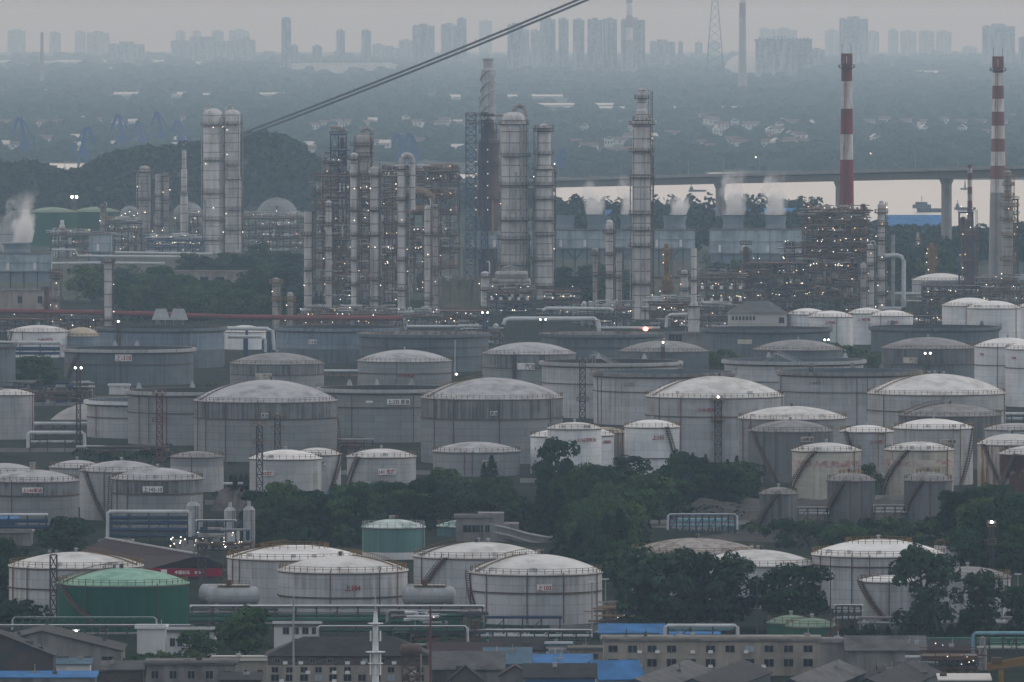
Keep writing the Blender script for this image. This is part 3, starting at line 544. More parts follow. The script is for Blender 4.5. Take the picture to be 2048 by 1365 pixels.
def structure(x0,x1,base,levels,label,phrase,nx=4,depth=12,mat='steel',lamps=10,seed=1,fill=.8,pal=('pipeg','pipet','pipew','insuld','brownv'),brace=.4,rail=1,name='steel_structure',cat='process structure',lr=.3,w=.45,group=None,boxes=0,off=0):
    """open steel frame: posts, decks at the rows `levels`, vessels, pipes and lamps between them"""
    p=Px(base,off); s=p.s; rr=random.Random(seed); X0,X1=p.x(x0),p.x(x1); Wd=X1-X0; zl=sorted([p.z(y) for y in levels]); top=zl[-1]
    root=thing(name,label,cat,((X0+X1)/2,p.D,0),0,group); LAND.append((phrase,(x0+x1)/2,(min(levels)+base)/2)); h=Wd/2
    b=MB(); xs=[-h+Wd*i/nx for i in range(nx+1)]
    for x in xs:
        for y in(0,depth): b.beam((x,y,0),(x,y,top),w)
    zs=[0]+zl
    for i,x in enumerate(xs[:-1]):
        for a,c in zip(zs[:-1],zs[1:]):
            if rr.random()<brace:
                m=(x+xs[i+1])/2; b.beam((x,0,a),(m,0,c),w*.55); b.beam((xs[i+1],0,a),(m,0,c),w*.55)
    obj('steel_frame',b,M[mat],root,smooth=False)
    for z in zl:
        b=MB(); b.box(-h-.6,h+.6,-.6,depth+.6,z-.3,z); b.beam((-h,-.3,z-.5),(h,-.3,z-.5),.5)
        if rail:
            for hh in(.6,1.2): b.beam((-h-.6,-.6,z+hh),(h+.6,-.6,z+hh),.17); b.beam((-h-.6,depth+.6,z+hh),(h+.6,depth+.6,z+hh),.17)
            n=int(Wd/2.2)
            for i in range(n+1): b.beam((-h-.6+(Wd+1.2)*i/n,-.6,z),(-h-.6+(Wd+1.2)*i/n,-.6,z+1.2),.17)
        obj('deck',b,M['rsteel' if rr.random()<.6 else mat],root,smooth=False)
    dz=0
    for a,c in zip(zs,zs[1:]+[top+4]):
        hh=c-a
        if c>top and rr.random()<.3: continue
        pb={}; row=0
        for i in [q for q in range(nx) for _ in range(2)]:
            xa,xb=xs[i],xs[i+1]; wdt=xb-xa; row=1-row
            if rr.random()>fill: continue
            k=rr.random(); mm=rr.choice(pal)
            if k<.3:
                b=MB(); r=min(hh*.3,2.2,wdt*.3)*rr.uniform(.6,1); yy=depth*(.2+.5*row)+rr.uniform(-.5,1); vessel(b,xa+.2,xb-.2,yy,a+r+.7,r)
                for xx in(xa+wdt*.3,xa+wdt*.7): b.box(xx-.2,xx+.2,yy-r*.6,yy+r*.6,a,a+r*.6+.6)
                obj('horizontal_vessel',b,M[mm],root)
            elif k<.62:
                b=MB(); r=min(wdt*.3,2.4)*rr.uniform(.5,1); xx=rr.uniform(xa+r,xb-r) if wdt>2*r else (xa+xb)/2
                b.lathe([(.01,.3),(r*.6,.4),(r,1.1),(r,hh*.72),(r*.6,hh*.72+r*.35),(.01,hh*.72+r*.5)],14,(xx,depth*(.2+.5*row)+rr.uniform(-.5,1),a)); obj('vertical_drum',b,M[mm],root)
            elif k<.8:
                b=pb.setdefault(mm,MB()); 
                for j in range(rr.randint(2,5)):
                    xx=rr.uniform(xa,xb); yy=rr.uniform(.2,3)+row*depth*.4; r=rr.uniform(.15,.45); b.tube([(xx,yy,a),(xx,yy,c-.3),(xx+rr.uniform(-3,3),yy,c-.3)],r,6)
            else:
                b=MB(); 
                for j in range(max(2,int(wdt/1.5))):
                    xx=xa+wdt*(j+.5)/max(2,int(wdt/1.5)); b.box(xx-.45,xx+.45,.3,2,a+.3,a+hh*.55)
                obj('exchanger_bank',b,M[mm],root,smooth=False)
            if rr.random()<.75:
                b=pb.setdefault(rr.choice(pal),MB()); 
                for j in range(rr.randint(1,4)):
                    zz=a+rr.uniform(.15,.95)*hh; yy=rr.uniform(-.3,2); b.tube([(xa-rr.uniform(0,4),yy,zz),(xb+rr.uniform(0,2),yy,zz)],rr.uniform(.12,.4),6)
        for mm,b in pb.items():
            if b.v: obj('pipe_run',b,M[mm],root)
    if boxes:
        sp_=MB().box(-.7,.7,-.12,.12,0,1.5).mesh('sign_panel',False); sp_.materials.append(M['plate'])
        for z in zl[:-1][:boxes]:
            n=int(Wd/4)
            for j in range(n): obj('sign_panel',sp_,None,root,(-h+Wd*(j+.5)/n,-.78,z+.3))
    for i in range(int(lamps*.75)):
        z=rr.choice(zs[:-1]+zl)+rr.uniform(1.6,3); lamp(root,(rr.uniform(-h,h),-.8,z),rr.choice(('lampw','lampw','lampy','lampc')),lr*rr.uniform(.7,1.15))
    return root
def lattice(b,x,y,w,d,z0,z1,n,bw):
    for sx in(-1,1):
        for sy in(-1,1): b.beam((x+sx*w/2,y+sy*d/2,z0),(x+sx*w/2,y+sy*d/2,z1),bw)
    for i in range(n):
        a=z0+(z1-z0)*i/n; c=z0+(z1-z0)*(i+1)/n
        for sy in(-1,1):
            b.beam((x-w/2,y+sy*d/2,a),(x+w/2,y+sy*d/2,c),bw*.6); b.beam((x+w/2,y+sy*d/2,a),(x-w/2,y+sy*d/2,c),bw*.6); b.beam((x-w/2,y+sy*d/2,c),(x+w/2,y+sy*d/2,c),bw*.7)
        for sx in(-1,1): b.beam((x+sx*w/2,y-d/2,a),(x+sx*w/2,y+d/2,c),bw*.6)
# --- far left
column(289,503,[(26,342),(22,338)],'grey slender column with a double antenna top before the wooded hill','the antenna column',plats=((344,1),(470,1),400),pipes=((9,500,350,1.5),(14,500,352,1.2,'rsteel')),lamps=5,mat='insuld')
b=column(317,496,[(14,352)],'thin grey column just right of the antenna column','the thin pair',plats=(392,420,(452,1)),lamps=4,mat='insuld',pipes=((9,490,372,1.5),))
column(331,496,[(13,350)],'second thin grey column with a flat head platform','the flat-head column',plats=((352,1),400,440),lamps=3,mat='insuld')
column(368,500,[(15,384),(12,340),(9,305),(9,300)],'pale tapering stack with a ring platform and two lamps','the tapering stack',dome=False,plats=((386,1),),lamps=0,name='tapered_stack',cat='stack',ladder=0,mat='insul',group='industrial chimneys')
column(425,508,[(38,228)],'left of the two tall twin columns before the hill','the left twin column',plats=((250,1),320,386,440,(480,1)),pipes=((16,500,236,1.6),(-16,500,400,2),(21,500,260,1.4)),goose=(-16,6,1.6,236),lamps=8)
column(465,506,[(36,358),(30,228)],'right of the two tall twin columns, narrower above','the right twin column',plats=((248,1),(330,1),(358,1),420,460),pipes=((-17,500,240,2),(12,500,232,1.3),(20,500,250,1)),goose=(-14,6,1.6,236),lamps=9,ladder=1)
column(216,665,[(16,518)],'pale cylindrical stack with brown ladder posts, left of the red pipe','the lone pale stack',plats=((524,1),(640,1)),pipes=((-12,650,524,1,'rsteel'),(11,650,524,1,'rsteel')),lamps=3,dome=False,name='pale_stack',cat='stack')
column(112,662,[(14,548)],'short grey column with two brown platforms at the left','the short left column',plats=((545,1),(556,1),600,(630,1)),lamps=5,pm='rsteel',mat='insuld')
column(92,664,[(9,575)],'thin brown column beside the short left column','the thin brown column',plats=(580,610,640),lamps=3,pm='rsteel',mat='brownv')
column(124,505,[(12,452),(8,443)],'little white column with a round head near the left cooling tower','the little white column',plats=(468,488),lamps=3,mat='pipew')
column(205,498,[(10,412)],'small dark column in front of the far green tanks','the small dark column',plats=((415,1),452),lamps=4,mat='insuld',pipes=((8,495,408,.8,'pipew'),))
structure(441,449,507,[236,262,288,314,340,366,392,418,444,470],'narrow dark stair frame squeezed between the two twin columns','the stair frame',nx=1,depth=4,mat='steel',lamps=6,seed=19,fill=.4,brace=1,w=.4)
# --- central cluster
column(616,640,[(16,422)],'pale column at the left end of the central cluster','the left cluster column',plats=(470,540),pipes=((9,560,425,1.2,'rsteel'),),lamps=2,dome=False)
column(657,640,[(12,412),(12,405)],'slim column rising from the red pipe beside the left cluster column','the slim cluster column',plats=(412,450,500,560),lamps=2)
column(664,600,[(24,330),(24,322)],'grey column topped by a rusty drum and pipes','the rusty-headed column',mat='insuld',plats=((326,1),345,(370,1),400,430,470,510,550),pipes=((-14,590,330,3),(-20,590,340,2),(14,590,350,1.5,'pipet')),goose=(-18,5,3,345,'insuld'),lamps=12,pm='rsteel')
column(708,642,[(12,480),(15,318),(15,310)],'slim tall column in the middle of the central cluster','the slim tall column',plats=(318,352,420,470,520,570),lamps=8,pipes=((8,630,330,1.2),))
column(724,600,[(26,318),(34,296),(34,276)],'widest-headed vessel of the cluster with a big curved overhead pipe','the wide-headed vessel',mat='insuld',plats=((290,1),(312,1),350,400,450,500),goose=(20,4,4,520,'insuld'),lamps=9,pm='rsteel')
column(749,642,[(18,350),(18,338)],'grey column with a pipe hugging its right side','the pipe-hugged column',plats=(352,420,470,560,600),pipes=((12,640,330,2.5),(-5,640,500,2)),lamps=10)
column(803,642,[(16,330)],'tall slim column crowned by a large swan neck pipe','the swan neck column',plats=((338,1),400,450,520,580),goose=(22,8,6,420),pipes=((11,640,350,1.2),(16,640,365,1)),lamps=9,mat='insul')
column(855,634,[(12,415)],'pale column standing left of its brownish twin','the pale twin',pipes=((6,600,402,1.2,'pipew'),(10,620,410,1)),plats=(470,600),lamps=3)
column(870,630,[(13,412)],'brownish column standing right of its pale twin','the brownish twin',mat='insuld',plats=((414,1),470,540),pipes=((10,620,420,.8),),lamps=3,pm='rsteel')
structure(661,692,600,[268,300,330,365,400,440,480],'blue steel lattice frame rising above the central cluster','the blue lattice frame',nx=2,depth=8,mat='bsteel',lamps=10,seed=3,fill=.5,brace=.9,w=.5)
structure(630,800,606,[352,385,415,445,475,505,535,565],'rusty maze of decks, drums and pipes filling the central cluster','the central maze',nx=11,depth=16,mat='rsteel',lamps=60,seed=5,fill=.85,brace=.25,w=.4)
structure(755,918,586,[342,364,396,428,470,505,535],'brown multi-deck structure with a row of air coolers on top','the air cooler structure',nx=9,depth=22,mat='rsteel',lamps=52,seed=8,fill=.9,brace=.4,w=.5,pal=('pipet','insuld','brownv','pipeg','pipew'))
p=Px(586); b=thing('air_cooler','big dark barrel shaped air cooler with pale ribs on the brown structure','air cooler',(p.x(882),p.D+4,p.z(364)))
q=MB(); q.capsule((-5.5,0,3),(4.5,0,3),2.6,14); obj('barrel',q,M['brownv'],b)
q=MB()
for i in range(12): q.box(-5+i*.85,-4.7+i*.85,-2.75,-2.5,1,5)
obj('cooler_ribs',q,M['pipew'],b,smooth=False)
b=thing('curved_duct','fat rust coloured duct bending down over the brown structure','duct',(p.x(840),p.D-3,0))
obj('duct',MB().tube([(-8,0,p.z(385)),(0,0,p.z(382)),(3.5,0,p.z(386)),(6,0,p.z(395)),(6.5,0,p.z(412)),(2,0,p.z(418)),(-4,0,p.z(420)),(-8,0,p.z(430)),(-8.5,0,p.z(470))],2.3,12),M['pipet'],b); tag(b)
# --- lattice tower and brown vessel
p=Px(560)
for cx,w,lab,ph in((942,20,'tall dark blue lattice tower beside the brown vessel, the left one','the left lattice tower'),(969,13,'tall dark blue lattice tower behind the brown vessel, the right one','the right lattice tower')):
    r=thing('lattice_tower',lab,'lattice tower',(p.x(cx),p.D,0)); LAND.append((ph,cx,330)); z1=p.z(226)
    b=MB(); lattice(b,0,0,w*p.s,w*p.s,0,z1,22,.55); obj('lattice',b,M['bsteel'],r,smooth=False)
    for yy in(226,242):
        b=MB(); b.box(-w*p.s*.62,w*p.s*.62+(6 if cx<950 else 0),-3,3,p.z(yy)-.3,p.z(yy)); b.tube([(-w*p.s*.6,-2,p.z(yy)-1.2),(w*p.s*.6+9,-2,p.z(yy)-1.2)],.9,8); obj('head_deck',b,M['insuld'],r)
    for i in range(6): lamp(r,(w*p.s/2,-w*p.s/2-.5,p.z(300+i*24)),'lampw',.26)
column(977,560,[(42,398),(42,286),(28,262),(24,244)],'fat brown rust coated vessel with a tapered grey shoulder','the brown vessel',mat='brownv',plats=((264,1),(398,1),330,(286,0)),pipes=((-12,460,400,2.5,'pipet'),(8,470,400,2.5,'pipet')),lamps=2,ladder=0)
column(1028,600,[(54,420),(54,250),(48,238)],'fattest grey column of the refinery, with a curved overhead pipe','the fattest column',plats=((248,1),312,(370,1),(440,1),(478,1),(530,1)),pipes=((14,560,250,2.2),(20,560,250,1.6),(4,560,345,1.6),(-9,560,260,.8),(-26,560,300,1)),goose=(22,8,4.5,540,'insuld'),lamps=6)
column(1088,600,[(38,338),(28,256)],'tall grey column narrowing above its middle, right of the fattest one','the narrowing column',plats=((256,1),(262,1),308,(338,1),370,(398,1),440,470,(520,1),(572,1)),pipes=((-16,590,300,1),(17,590,345,1),(8,252,246,1.5)),goose=(8,4,1.2,262),lamps=4,ladder=2)
column(976,540,[(27,140),(20,122),(23,117)],'white smoke stack with spiral strakes','the spiral stack',mat='offwhite',dome=False,ladder=0,name='smoke_stack',cat='chimney',group='industrial chimneys',plats=(),lamps=0)
st=[o for o in COL.objects if o.name.startswith('smoke_stack')][0]; p=Px(540)
b=MB()
for ph in(0,2.1,4.2): b.tube([((13.5*p.s+.35)*cos(ph+i*.22),(13.5*p.s+.35)*sin(ph+i*.22),p.z(240)+(p.z(142)-p.z(240))*i/40) for i in range(41)],.45,5)
obj('strake',b,M['offwhite'],st)
column(1284,640,[(38,250),(38,244),(24,222),(18,190),(16,182)],'tallest slim refinery column with stepped top and long outer pipe','the tallest column',plats=((196,0),(240,1),(248,1),(303,1),(355,1),(428,1),(460,1),(492,1),(568,1)),pipes=((18,610,250,1.1),(-17,640,260,.9),(6,640,300,1),(-3,640,350,.8)),lamps=4,ladder=1,goose=(14,3,1.2,300))
# --- middle right small columns
column(1219,624,[(15,450),(13,444)],'slim column with a big valve on top, left of the tallest column','the valve-topped column',plats=((466,1),510,(548,1),(555,1)),pipes=((10,600,450,.8),),lamps=2,mat='insul')
column(1190,622,[(9,505),(13,500)],'short pale column left of the valve-topped column','the short pale column',plats=(510,(550,1)),lamps=0,mat='insuld')
column(1238,620,[(12,505)],'dull column right of the valve-topped column','the dull column',plats=((500,1),555),lamps=0,mat='insuld')
column(1333,620,[(20,560),(12,500),(9,490)],'short ochre column with glowing lamps','the ochre column',mat='ysteel',plats=((505,1),(528,1),(562,1),(580,1)),lamps=9,pm='ysteel')
column(1369,625,[(16,545)],'pale short column with a brown pipe loop','the loop column',plats=(548,580),lamps=3,pipes=((-8,620,540,1,'pipet'),))
column(1388,665,[(24,612),(11,497)],'pale slim stack on a wide base, left of the dark structure','the wide-based stack',mat='insul',dome=False,ladder=0,plats=((560,1),(612,1)),name='pale_stack',cat='stack',lamps=1)
column(1492,632,[(12,497)],'brown column at the left end of the dark structure','the brown end column',mat='brownv',plats=((488,1),(508,1),(535,1),560,590),lamps=6,pm='rsteel')
column(552,655,[(15,560)],'short rusty column among the shrubs by the red pipe','the short rusty column',plats=((565,1),600),pipes=((8,640,562,1,'pipew'),),lamps=4,mat='insuld',pm='ysteel')
column(580,655,[(12,588)],'short grey drum column left of the cluster','the drum column',plats=(600,),lamps=3,mat='insuld',pm='ysteel')
column(970,625,[(17,548)],'small pale column in front of the fattest column','the small pale column',plats=((553,1),580),pipes=((9,600,528,1.6,'pipew'),),lamps=4,mat='pipew')
column(1763,632,[(15,410),(9,404)],'slim lit column right of the big dark structure','the slim lit column',plats=((425,1),450,(480,1),520,560,590),pipes=((9,620,430,1),),lamps=16)
column(1741,635,[(14,500),(14,492)],'pale column with an arched top pipe right of the dark structure','the arched-pipe column',plats=((498,1),530,560),goose=(9,4,1.2,530),lamps=8)
column(1727,636,[(12,530)],'short pale column under the dark structure','the short column under',plats=(545,580),lamps=5,mat='insuld')
r=thing('pipe_loop','tall thick grey pipe loop right of the slim lit column','pipe',(Px(632).x(1786),Px(632).D,0)); p=Px(632); z=p.z
obj('pipe',MB().tube([(0,0,z(470)),(0,0,z(512)),(0,0,z(600)),(0,0,z(632))],1,8),M['pipeg'],r); obj('bend',MB().tube([(-4,-1,z(512)),(2,-1,z(511)),(4.0,-1,z(514)),(5,-1,z(522)),(5,-1,z(614)),(3,-1,z(618)),(-5,-1,z(618))],1.1,8),M['pipew'],r)
# --- big dark structure
structure(1608,1738,632,[424,446,468,490,512,540,568,598],'huge dark multi-storey steel structure covered in small lamps under the chimney','the huge dark structure',nx=7,depth=26,mat='rsteel',lamps=80,seed=11,fill=.95,brace=.55,pal=('insuld','brownv','pipeg','pipet','steel'))
structure(1500,1608,634,[526,552,574,600],'lower wing of dark steel decks left of the huge structure','the lower wing',nx=6,depth=22,mat='steel',lamps=36,seed=12,fill=.9,brace=.5,pal=('insuld','brownv','steel','pipet'))
structure(1395,1490,640,[556,580,604],'dark steel rack with rows of white sign panels','the panel rack',nx=5,depth=16,mat='rsteel',lamps=28,seed=13,fill=.8,brace=.3,boxes=2,pal=('insuld','steel','pipet','pipeg'))
structure(1570,1608,628,[494,512],'small rusty upper platform with a puff of steam','the steaming platform',nx=2,depth=10,mat='rsteel',lamps=5,seed=14,fill=.9,w=.35)
p=Px(632)
for i,(cx,y0,y1,w,mm,lab) in enumerate(((1632,424,470,30,'insuld','dull drum hanging in the left upper bays of the huge structure'),(1712,424,505,40,'brownv','rusty round reactor in the right upper bays of the huge structure'),(1690,424,600,12,'insul','bright slim vessel running down the huge structure'))):
    b=thing('reactor_vessel',lab,'vessel',(p.x(cx),p.D+6,0)); r_=w/2*p.s; za,zb=p.z(y1),p.z(y0)
    obj('shell',MB().lathe([(.01,za),(r_*.7,za+.5),(r_,za+r_*.6),(r_,zb-1),(r_*.7,zb+.2),(.01,zb+.6)],18),M[mm],b); obj('band',MB().lathe([(r_+.1,(za+zb)/2-.3),(r_+.1,(za+zb)/2+.3)],18),M['rim'],b)
# --- right end
p=Px(640)
column(1940,592,[(24,462),(16,440),(10,420)],'dark rusty furnace under the small striped stack','the striped-stack furnace',mat='brownv',plats=((478,1),(500,1),(525,1),(545,1)),lamps=14,dome=False,pm='rsteel')
structure(1919,1946,594,[424,470,520],'dark blue frame holding the small striped stack','the stack frame',nx=1,depth=8,mat='bsteel',lamps=5,seed=21,fill=.1,brace=.3,w=.5,off=-6)
column(2016,606,[(20,402),(16,346)],'slender column with many side platforms beside the right chimney','the side-platform column',mat='insuld',plats=(352,370,392,(412,1),440,470,520,560),goose=(-7,3,1.4,400,'pipet'),lamps=6,pm='ysteel')
structure(2018,2036,604,[398,412,428,446,462,478,496,514,532,550,568],'dark lattice stair tower full of lamps at the right edge','the lit stair tower',nx=1,depth=7,mat='steel',lamps=20,seed=22,fill=.3,brace=1,w=.5)
structure(1846,1960,636,[572,592,612],'low dark pipe structure below the chimney-foot tank','the low right structure',nx=7,depth=14,mat='steel',lamps=26,seed=23,fill=.9,brace=.3,pal=('insuld','pipet','brownv','pipew'))
structure(1960,2060,606,[566,582],'low steel rack at the foot of the right chimney','the low edge rack',nx=5,depth=14,mat='rsteel',lamps=14,seed=24,fill=.9,brace=.2)
column(1863,586,[(13,500),(8,488)],'small ochre tower bristling with lamps behind the chimney-foot tank','the bristling tower',mat='ysteel',plats=((498,1),(514,1),(530,1),(548,1)),lamps=14,pm='ysteel')
column(1836,530,[(9,478),(6,466)],'faint far column with rusty platforms near the bridge pier','the faint far column',mat='insuld',plats=(480,492,505),lamps=2,pm='rsteel')
column(1290,640,[(4,612)],'squat dark flare tip with a rusty hood by the orange flame','the flare tip',mat='brownv',plats=(620,),lamps=0,ladder=0,dome=False)
# --- chimneys
def chimney(cx,base,w0,w1,top,bands,label,phrase,crown=True,plat=None):
    p=Px(base); s=p.s; zt=p.z(top); r0,r1=w0/2*s,w1/2*s; X=p.x(cx); root=thing('striped_chimney',label,'chimney',(X,p.D+r0,0),0,'industrial chimneys'); LAND.append((phrase,cx,top+60))
    R=lambda z: r0+(r1-r0)*z/zt
    ys=[base]+[b[0] for b in bands]; ms=['conc']+[b[1] for b in bands]
    for i,(y,m) in enumerate(zip(ys,ms)):
        za=max(p.z(y),0); zb=p.z(ys[i+1]) if i+1<len(ys) else zt
        obj('shaft' if i==0 else 'painted_band',MB().lathe([(R(za),za),(R(zb),zb)]+([(R(zb)*.8,zb),(R(zb)*.8,zb-4)] if i==len(ys)-1 else []),24),M[m],root)
    if crown:
        b=MB(); h=4.6
        for k in range(10): a=2*pi*k/10; b.cbox((R(zt)*cos(a),R(zt)*sin(a),zt+h/2),(.5,1.1,h),a)
        b.lathe([(R(zt)-.5,zt+h),(R(zt)+.25,zt+h),(R(zt)+.25,zt+h+1.3),(R(zt)-.5,zt+h+1.3)],20); b.lathe([(R(zt)-.4,zt),(R(zt)+.2,zt),(R(zt)+.2,zt+.9),(R(zt)-.4,zt+.9)],20); obj('crown',b,M['bred'],root,smooth=False)
        b=MB()
        for a in(.6,2.6): b.beam((R(zt)*cos(a),0,zt+h),(R(zt)*cos(a),0,zt+h+6),.2)
        obj('lightning_rod',b,M['steel'],root,smooth=False)
    if plat:
        z=p.z(plat); b=MB(); b.lathe([(R(z),z-.4),(R(z)+1.6,z),(R(z)+1.6,z+.2),(R(z),z+.2)],20); ring_rail(b,R(z)+1.5,z,1.5,12,.2); obj('platform',b,M['rim'],root,smooth=False)
    b=MB(); 
    for dx in(-.4,.4): b.beam((dx-r0*.3,-r0-.3,3),(dx-r1*.3,-r1-.3,zt),.16)
    obj('ladder',b,M['steel'],root,smooth=False)
    return root
chimney(1694,600,34,21,131,[(410,'redp'),(320,'whp'),(269,'redp'),(218,'whp'),(163,'redp')],'tall red and white chimney with faded bands above the huge dark structure','the left striped chimney',plat=136)
chimney(1997,582,40,21,136,[(386,'whp'),(359,'bred'),(332,'whp'),(304,'bred'),(278,'whp'),(252,'bred'),(224,'whp'),(198,'bred'),(172,'whp'),(146,'bred')],'tall brown and white banded chimney near the right edge','the right striped chimney',plat=142)
b=chimney(1940,590,12,9,330,[(418,'redp'),(402,'whp'),(388,'redp'),(374,'whp'),(360,'redp'),(346,'whp'),(336,'redp')],'small thin red and white striped stack on a dark furnace','the small striped stack',crown=False)
# --- cooling towers
def cooling(x0,x1,y0,y1,base,fans,label,phrase,panels=8,feet=True,depth=16,fm='cool2'):
    p=Px(base); s=p.s; X0,X1=p.x(x0),p.x(x1); h=(X1-X0)/2; root=thing('cooling_tower',label,'cooling tower',((X0+X1)/2,p.D,0),0,'cooling towers'); LAND.append((phrase,(x0+x1)/2,(y0+y1)/2))
    za,zb=p.z(y1),p.z(y0)
    b=MB(); b.box(-h,h,0,depth,za,zb); obj('panel_wall',b,M['cool'],root,smooth=False)
    b=MB()
    for i in range(panels+1): x=-h+2*h*i/panels; b.beam((x,-.12,za),(x,-.12,zb),.3)
    for zz in(za+.3,(za+zb)/2,zb-.1): b.beam((-h,-.15,zz),(h,-.15,zz),.3)
    obj('panel_ribs',b,M['cool2'],root,smooth=False)
    b=MB(); b.box(-h-.5,h+.5,-.5,depth+.5,zb,zb+.3)
    for hh in(.7,1.3): b.beam((-h,-.4,zb+hh),(h,-.4,zb+hh),.12)
    for i in range(int(h)): x=-h+2*i; b.beam((x,-.4,zb),(x,-.4,zb+1.4),.12)
    obj('roof_deck',b,M['rim'],root,smooth=False)
    obj('lower_panel',MB().box(-h+.8,h-.8,1.2,depth-1.2,max(za-5.5,0),za-.002),M['cool2'],root,smooth=False)
    b=MB(); b.box(-h+.5,h-.5,2,depth-2,0,1.2)
    for i in range(panels+1): x=-h+2*h*i/panels; b.box(x-.3,x+.3,-.2,.4,0,za)
    obj('basin',b,M['steel'],root,smooth=False)
    for i in range(panels//2): 
        x=-h+2*h*(i*2+.7)/panels; obj('inspection_door',MB().box(x,x+1.5,-.3,-.1,za+1,za+5),M['plate'],root,smooth=False)
    for (fx,fw,ft) in fans:
        r=fw/2*s; z0=zb+.3; z1=p.z(ft); b=MB(); b.lathe([(r*.92,z0),(r*.84,z0+(z1-z0)*.4),(r*.88,z0+(z1-z0)*.7),(r,z1),(r-.3,z1),(r*.8,z0+1)],24,(p.x(fx)-(X0+X1)/2,depth/2,0)); obj('fan_stack',b,M[fm],root)
    if feet:
        b=MB()
        for i in range(max(1,panels//4)):
            x=-h+2*h*(i+.5)/max(1,panels//4); b.tube([(x-4,-1,za-1),(x,-1.2,za-6.5),(x+4,-1,za-1)],.45,6); b.tube([(x,-1.2,za-6.5),(x,-1.2,1)],.5,6)
        obj('water_pipe',b,M['pipegn'],root)
    return root,p
cooling(928,1100,461,498,560,[(962,50,432)],'pale blue cooling tower block behind the fattest column','the left cooling block',8)
cooling(1102,1390,461,498,558,[(1130,42,432),(1198,52,432),(1262,48,432),(1350,50,433)],'long pale blue cooling tower block with four steaming fans','the long cooling block',12)
cooling(1420,1612,460,508,545,[(1467,46,433),(1552,46,433)],'pale blue cooling tower block with two tall steam plumes','the plume cooling block',8,feet=False)
cooling(-60,102,508,544,585,[(32,60,488)],'blue grey cooling tower block with a steaming fan at the left edge','the left edge cooling tower',6,feet=False)
cooling(178,222,470,505,530,[],'small pale blue box tower left of the antenna column','the small blue box',2,feet=False)
r=thing('arched_shed','white sheet clad arched shed behind steam at the left edge','shed',(Px(520).x(28),Px(520).D,0)); p=Px(520); z=p.z
obj('shell',MB().add([(v*p.s,y,z(q)) for y in(0,18) for v,q in((-32,520),(-30,455),(-22,436),(-8,424),(26,420),(28,520))],[(5,4,3,2,1,0),(6,7,8,9,10,11)]+[(i,(i+1)%6,6+(i+1)%6,6+i) for i in range(6)]),M['offwhite'],r,smooth=False)
obj('seam',MB().box(-32*p.s,28*p.s,-.15,0,z(470),z(469)),M['steel'],r,smooth=False)
# --- LPG spheres
for cx,cy,rr_,bs,lab in((258,432,20,492,'white storage sphere behind the antenna column'),(375,437,32,496,'white storage sphere behind the tapering stack'),(553,440,44,500,'largest white storage sphere, right of the twin columns')):
    p=Px(bs); r=thing('storage_sphere',lab,'gas sphere',(p.x(cx),p.D+15,0),0,'white storage spheres'); R=rr_*p.s; zc=max(p.z(cy),R+2); obj('shell',MB().sphere((0,0,zc),R,24,16),M['gray'],r)
    b=MB()
    for k in range(10): a=2*pi*k/10; b.beam((R*cos(a),R*sin(a),0),(R*.96*cos(a),R*.96*sin(a),zc),.8)
    obj('support_leg',b,M['insuld'],r,smooth=False); b=MB(); ring_rail(b,R*.45,zc+R*.88,1.3,12,.2); b.box(-1,1,-R*.9,-R*.4,zc+R*.6,zc+R*.62); obj('top_railing',b,M['rsteel'],r,smooth=False)
    for k in range(5): a=-pi/2+(k-2)*.45; lamp(r,(R*1.02*cos(a),R*1.02*sin(a),zc+R*.2*(k%3)),'lampw',.35)
structure(380,470,502,[432,452,470,488],'blue pipe rack full of lamps between the twin columns and the stack','the blue lit rack',nx=6,depth=12,mat='bsteel',lamps=30,seed=31,fill=.9,brace=.2,pal=('pipew','pipeg','pipeb','insul'))
structure(216,282,505,[446,462,484],'pipe rack left of the antenna column with grey drums','the drum rack',nx=5,depth=12,mat='steel',lamps=16,seed=32,fill=.9,pal=('pipew','pipeg','pipet','insul'))
structure(484,608,503,[436,455,476,492],'long grey rack of pipes and exchangers right of the twin columns','the long grey rack',nx=9,depth=12,mat='steel',lamps=26,seed=33,fill=.9,brace=.15,pal=('pipew','pipeg','insul','pipeg'))
structure(296,400,508,[480,494],'low pipe rack with lamps under the two thin columns','the low lit rack',nx=7,depth=10,mat='bsteel',lamps=20,seed=34,fill=.9,brace=.1,pal=('pipew','pipeg','insul'))
structure(100,200,516,[470,492],'low dark pipe rack between the left cooling tower and the small blue box','the low left rack',nx=6,depth=10,mat='steel',lamps=12,seed=35,fill=.7,brace=.1,pal=('pipew','pipeg','pipet'))
structure(975,1064,630,[585,602],'dark blue platform carrying fat horizontal drums before the fattest column','the drum platform',nx=5,depth=12,mat='bsteel',lamps=14,seed=36,fill=.8,brace=.3,boxes=1,pal=('insuld','pipeg','steel'))
p=Px(630)
for x0,x1,y,lab in((984,1062,565,'long fat grey drum lying on the dark blue platform'),(990,1056,551,'shorter grey drum lying above the long drum')):
    r=thing('horizontal_drum',lab,'drum',(p.x((x0+x1)/2),p.D+4,p.z(y)),0,'fat drums'); h=(x1-x0)/2*p.s; obj('shell',MB().capsule((-h+1,0,0),(h-1,0,0),8.2*p.s,16),M['insuld'],r)
    obj('nozzle_pipes',MB().tube([(-h*.5,0,1.5),(-h*.5,0,3.4),(-h*.1,0,4.2),(h*.3,0,3.4),(h*.3,0,1.5)],.6,8),M['pipeg'],r)
structure(1088,1160,632,[583,604],'dark rack with pale pipe bends right of the drum platform','the pale bend rack',nx=4,depth=12,mat='steel',lamps=16,seed=37,fill=.9,pal=('pipew','insuld','pipeg'))
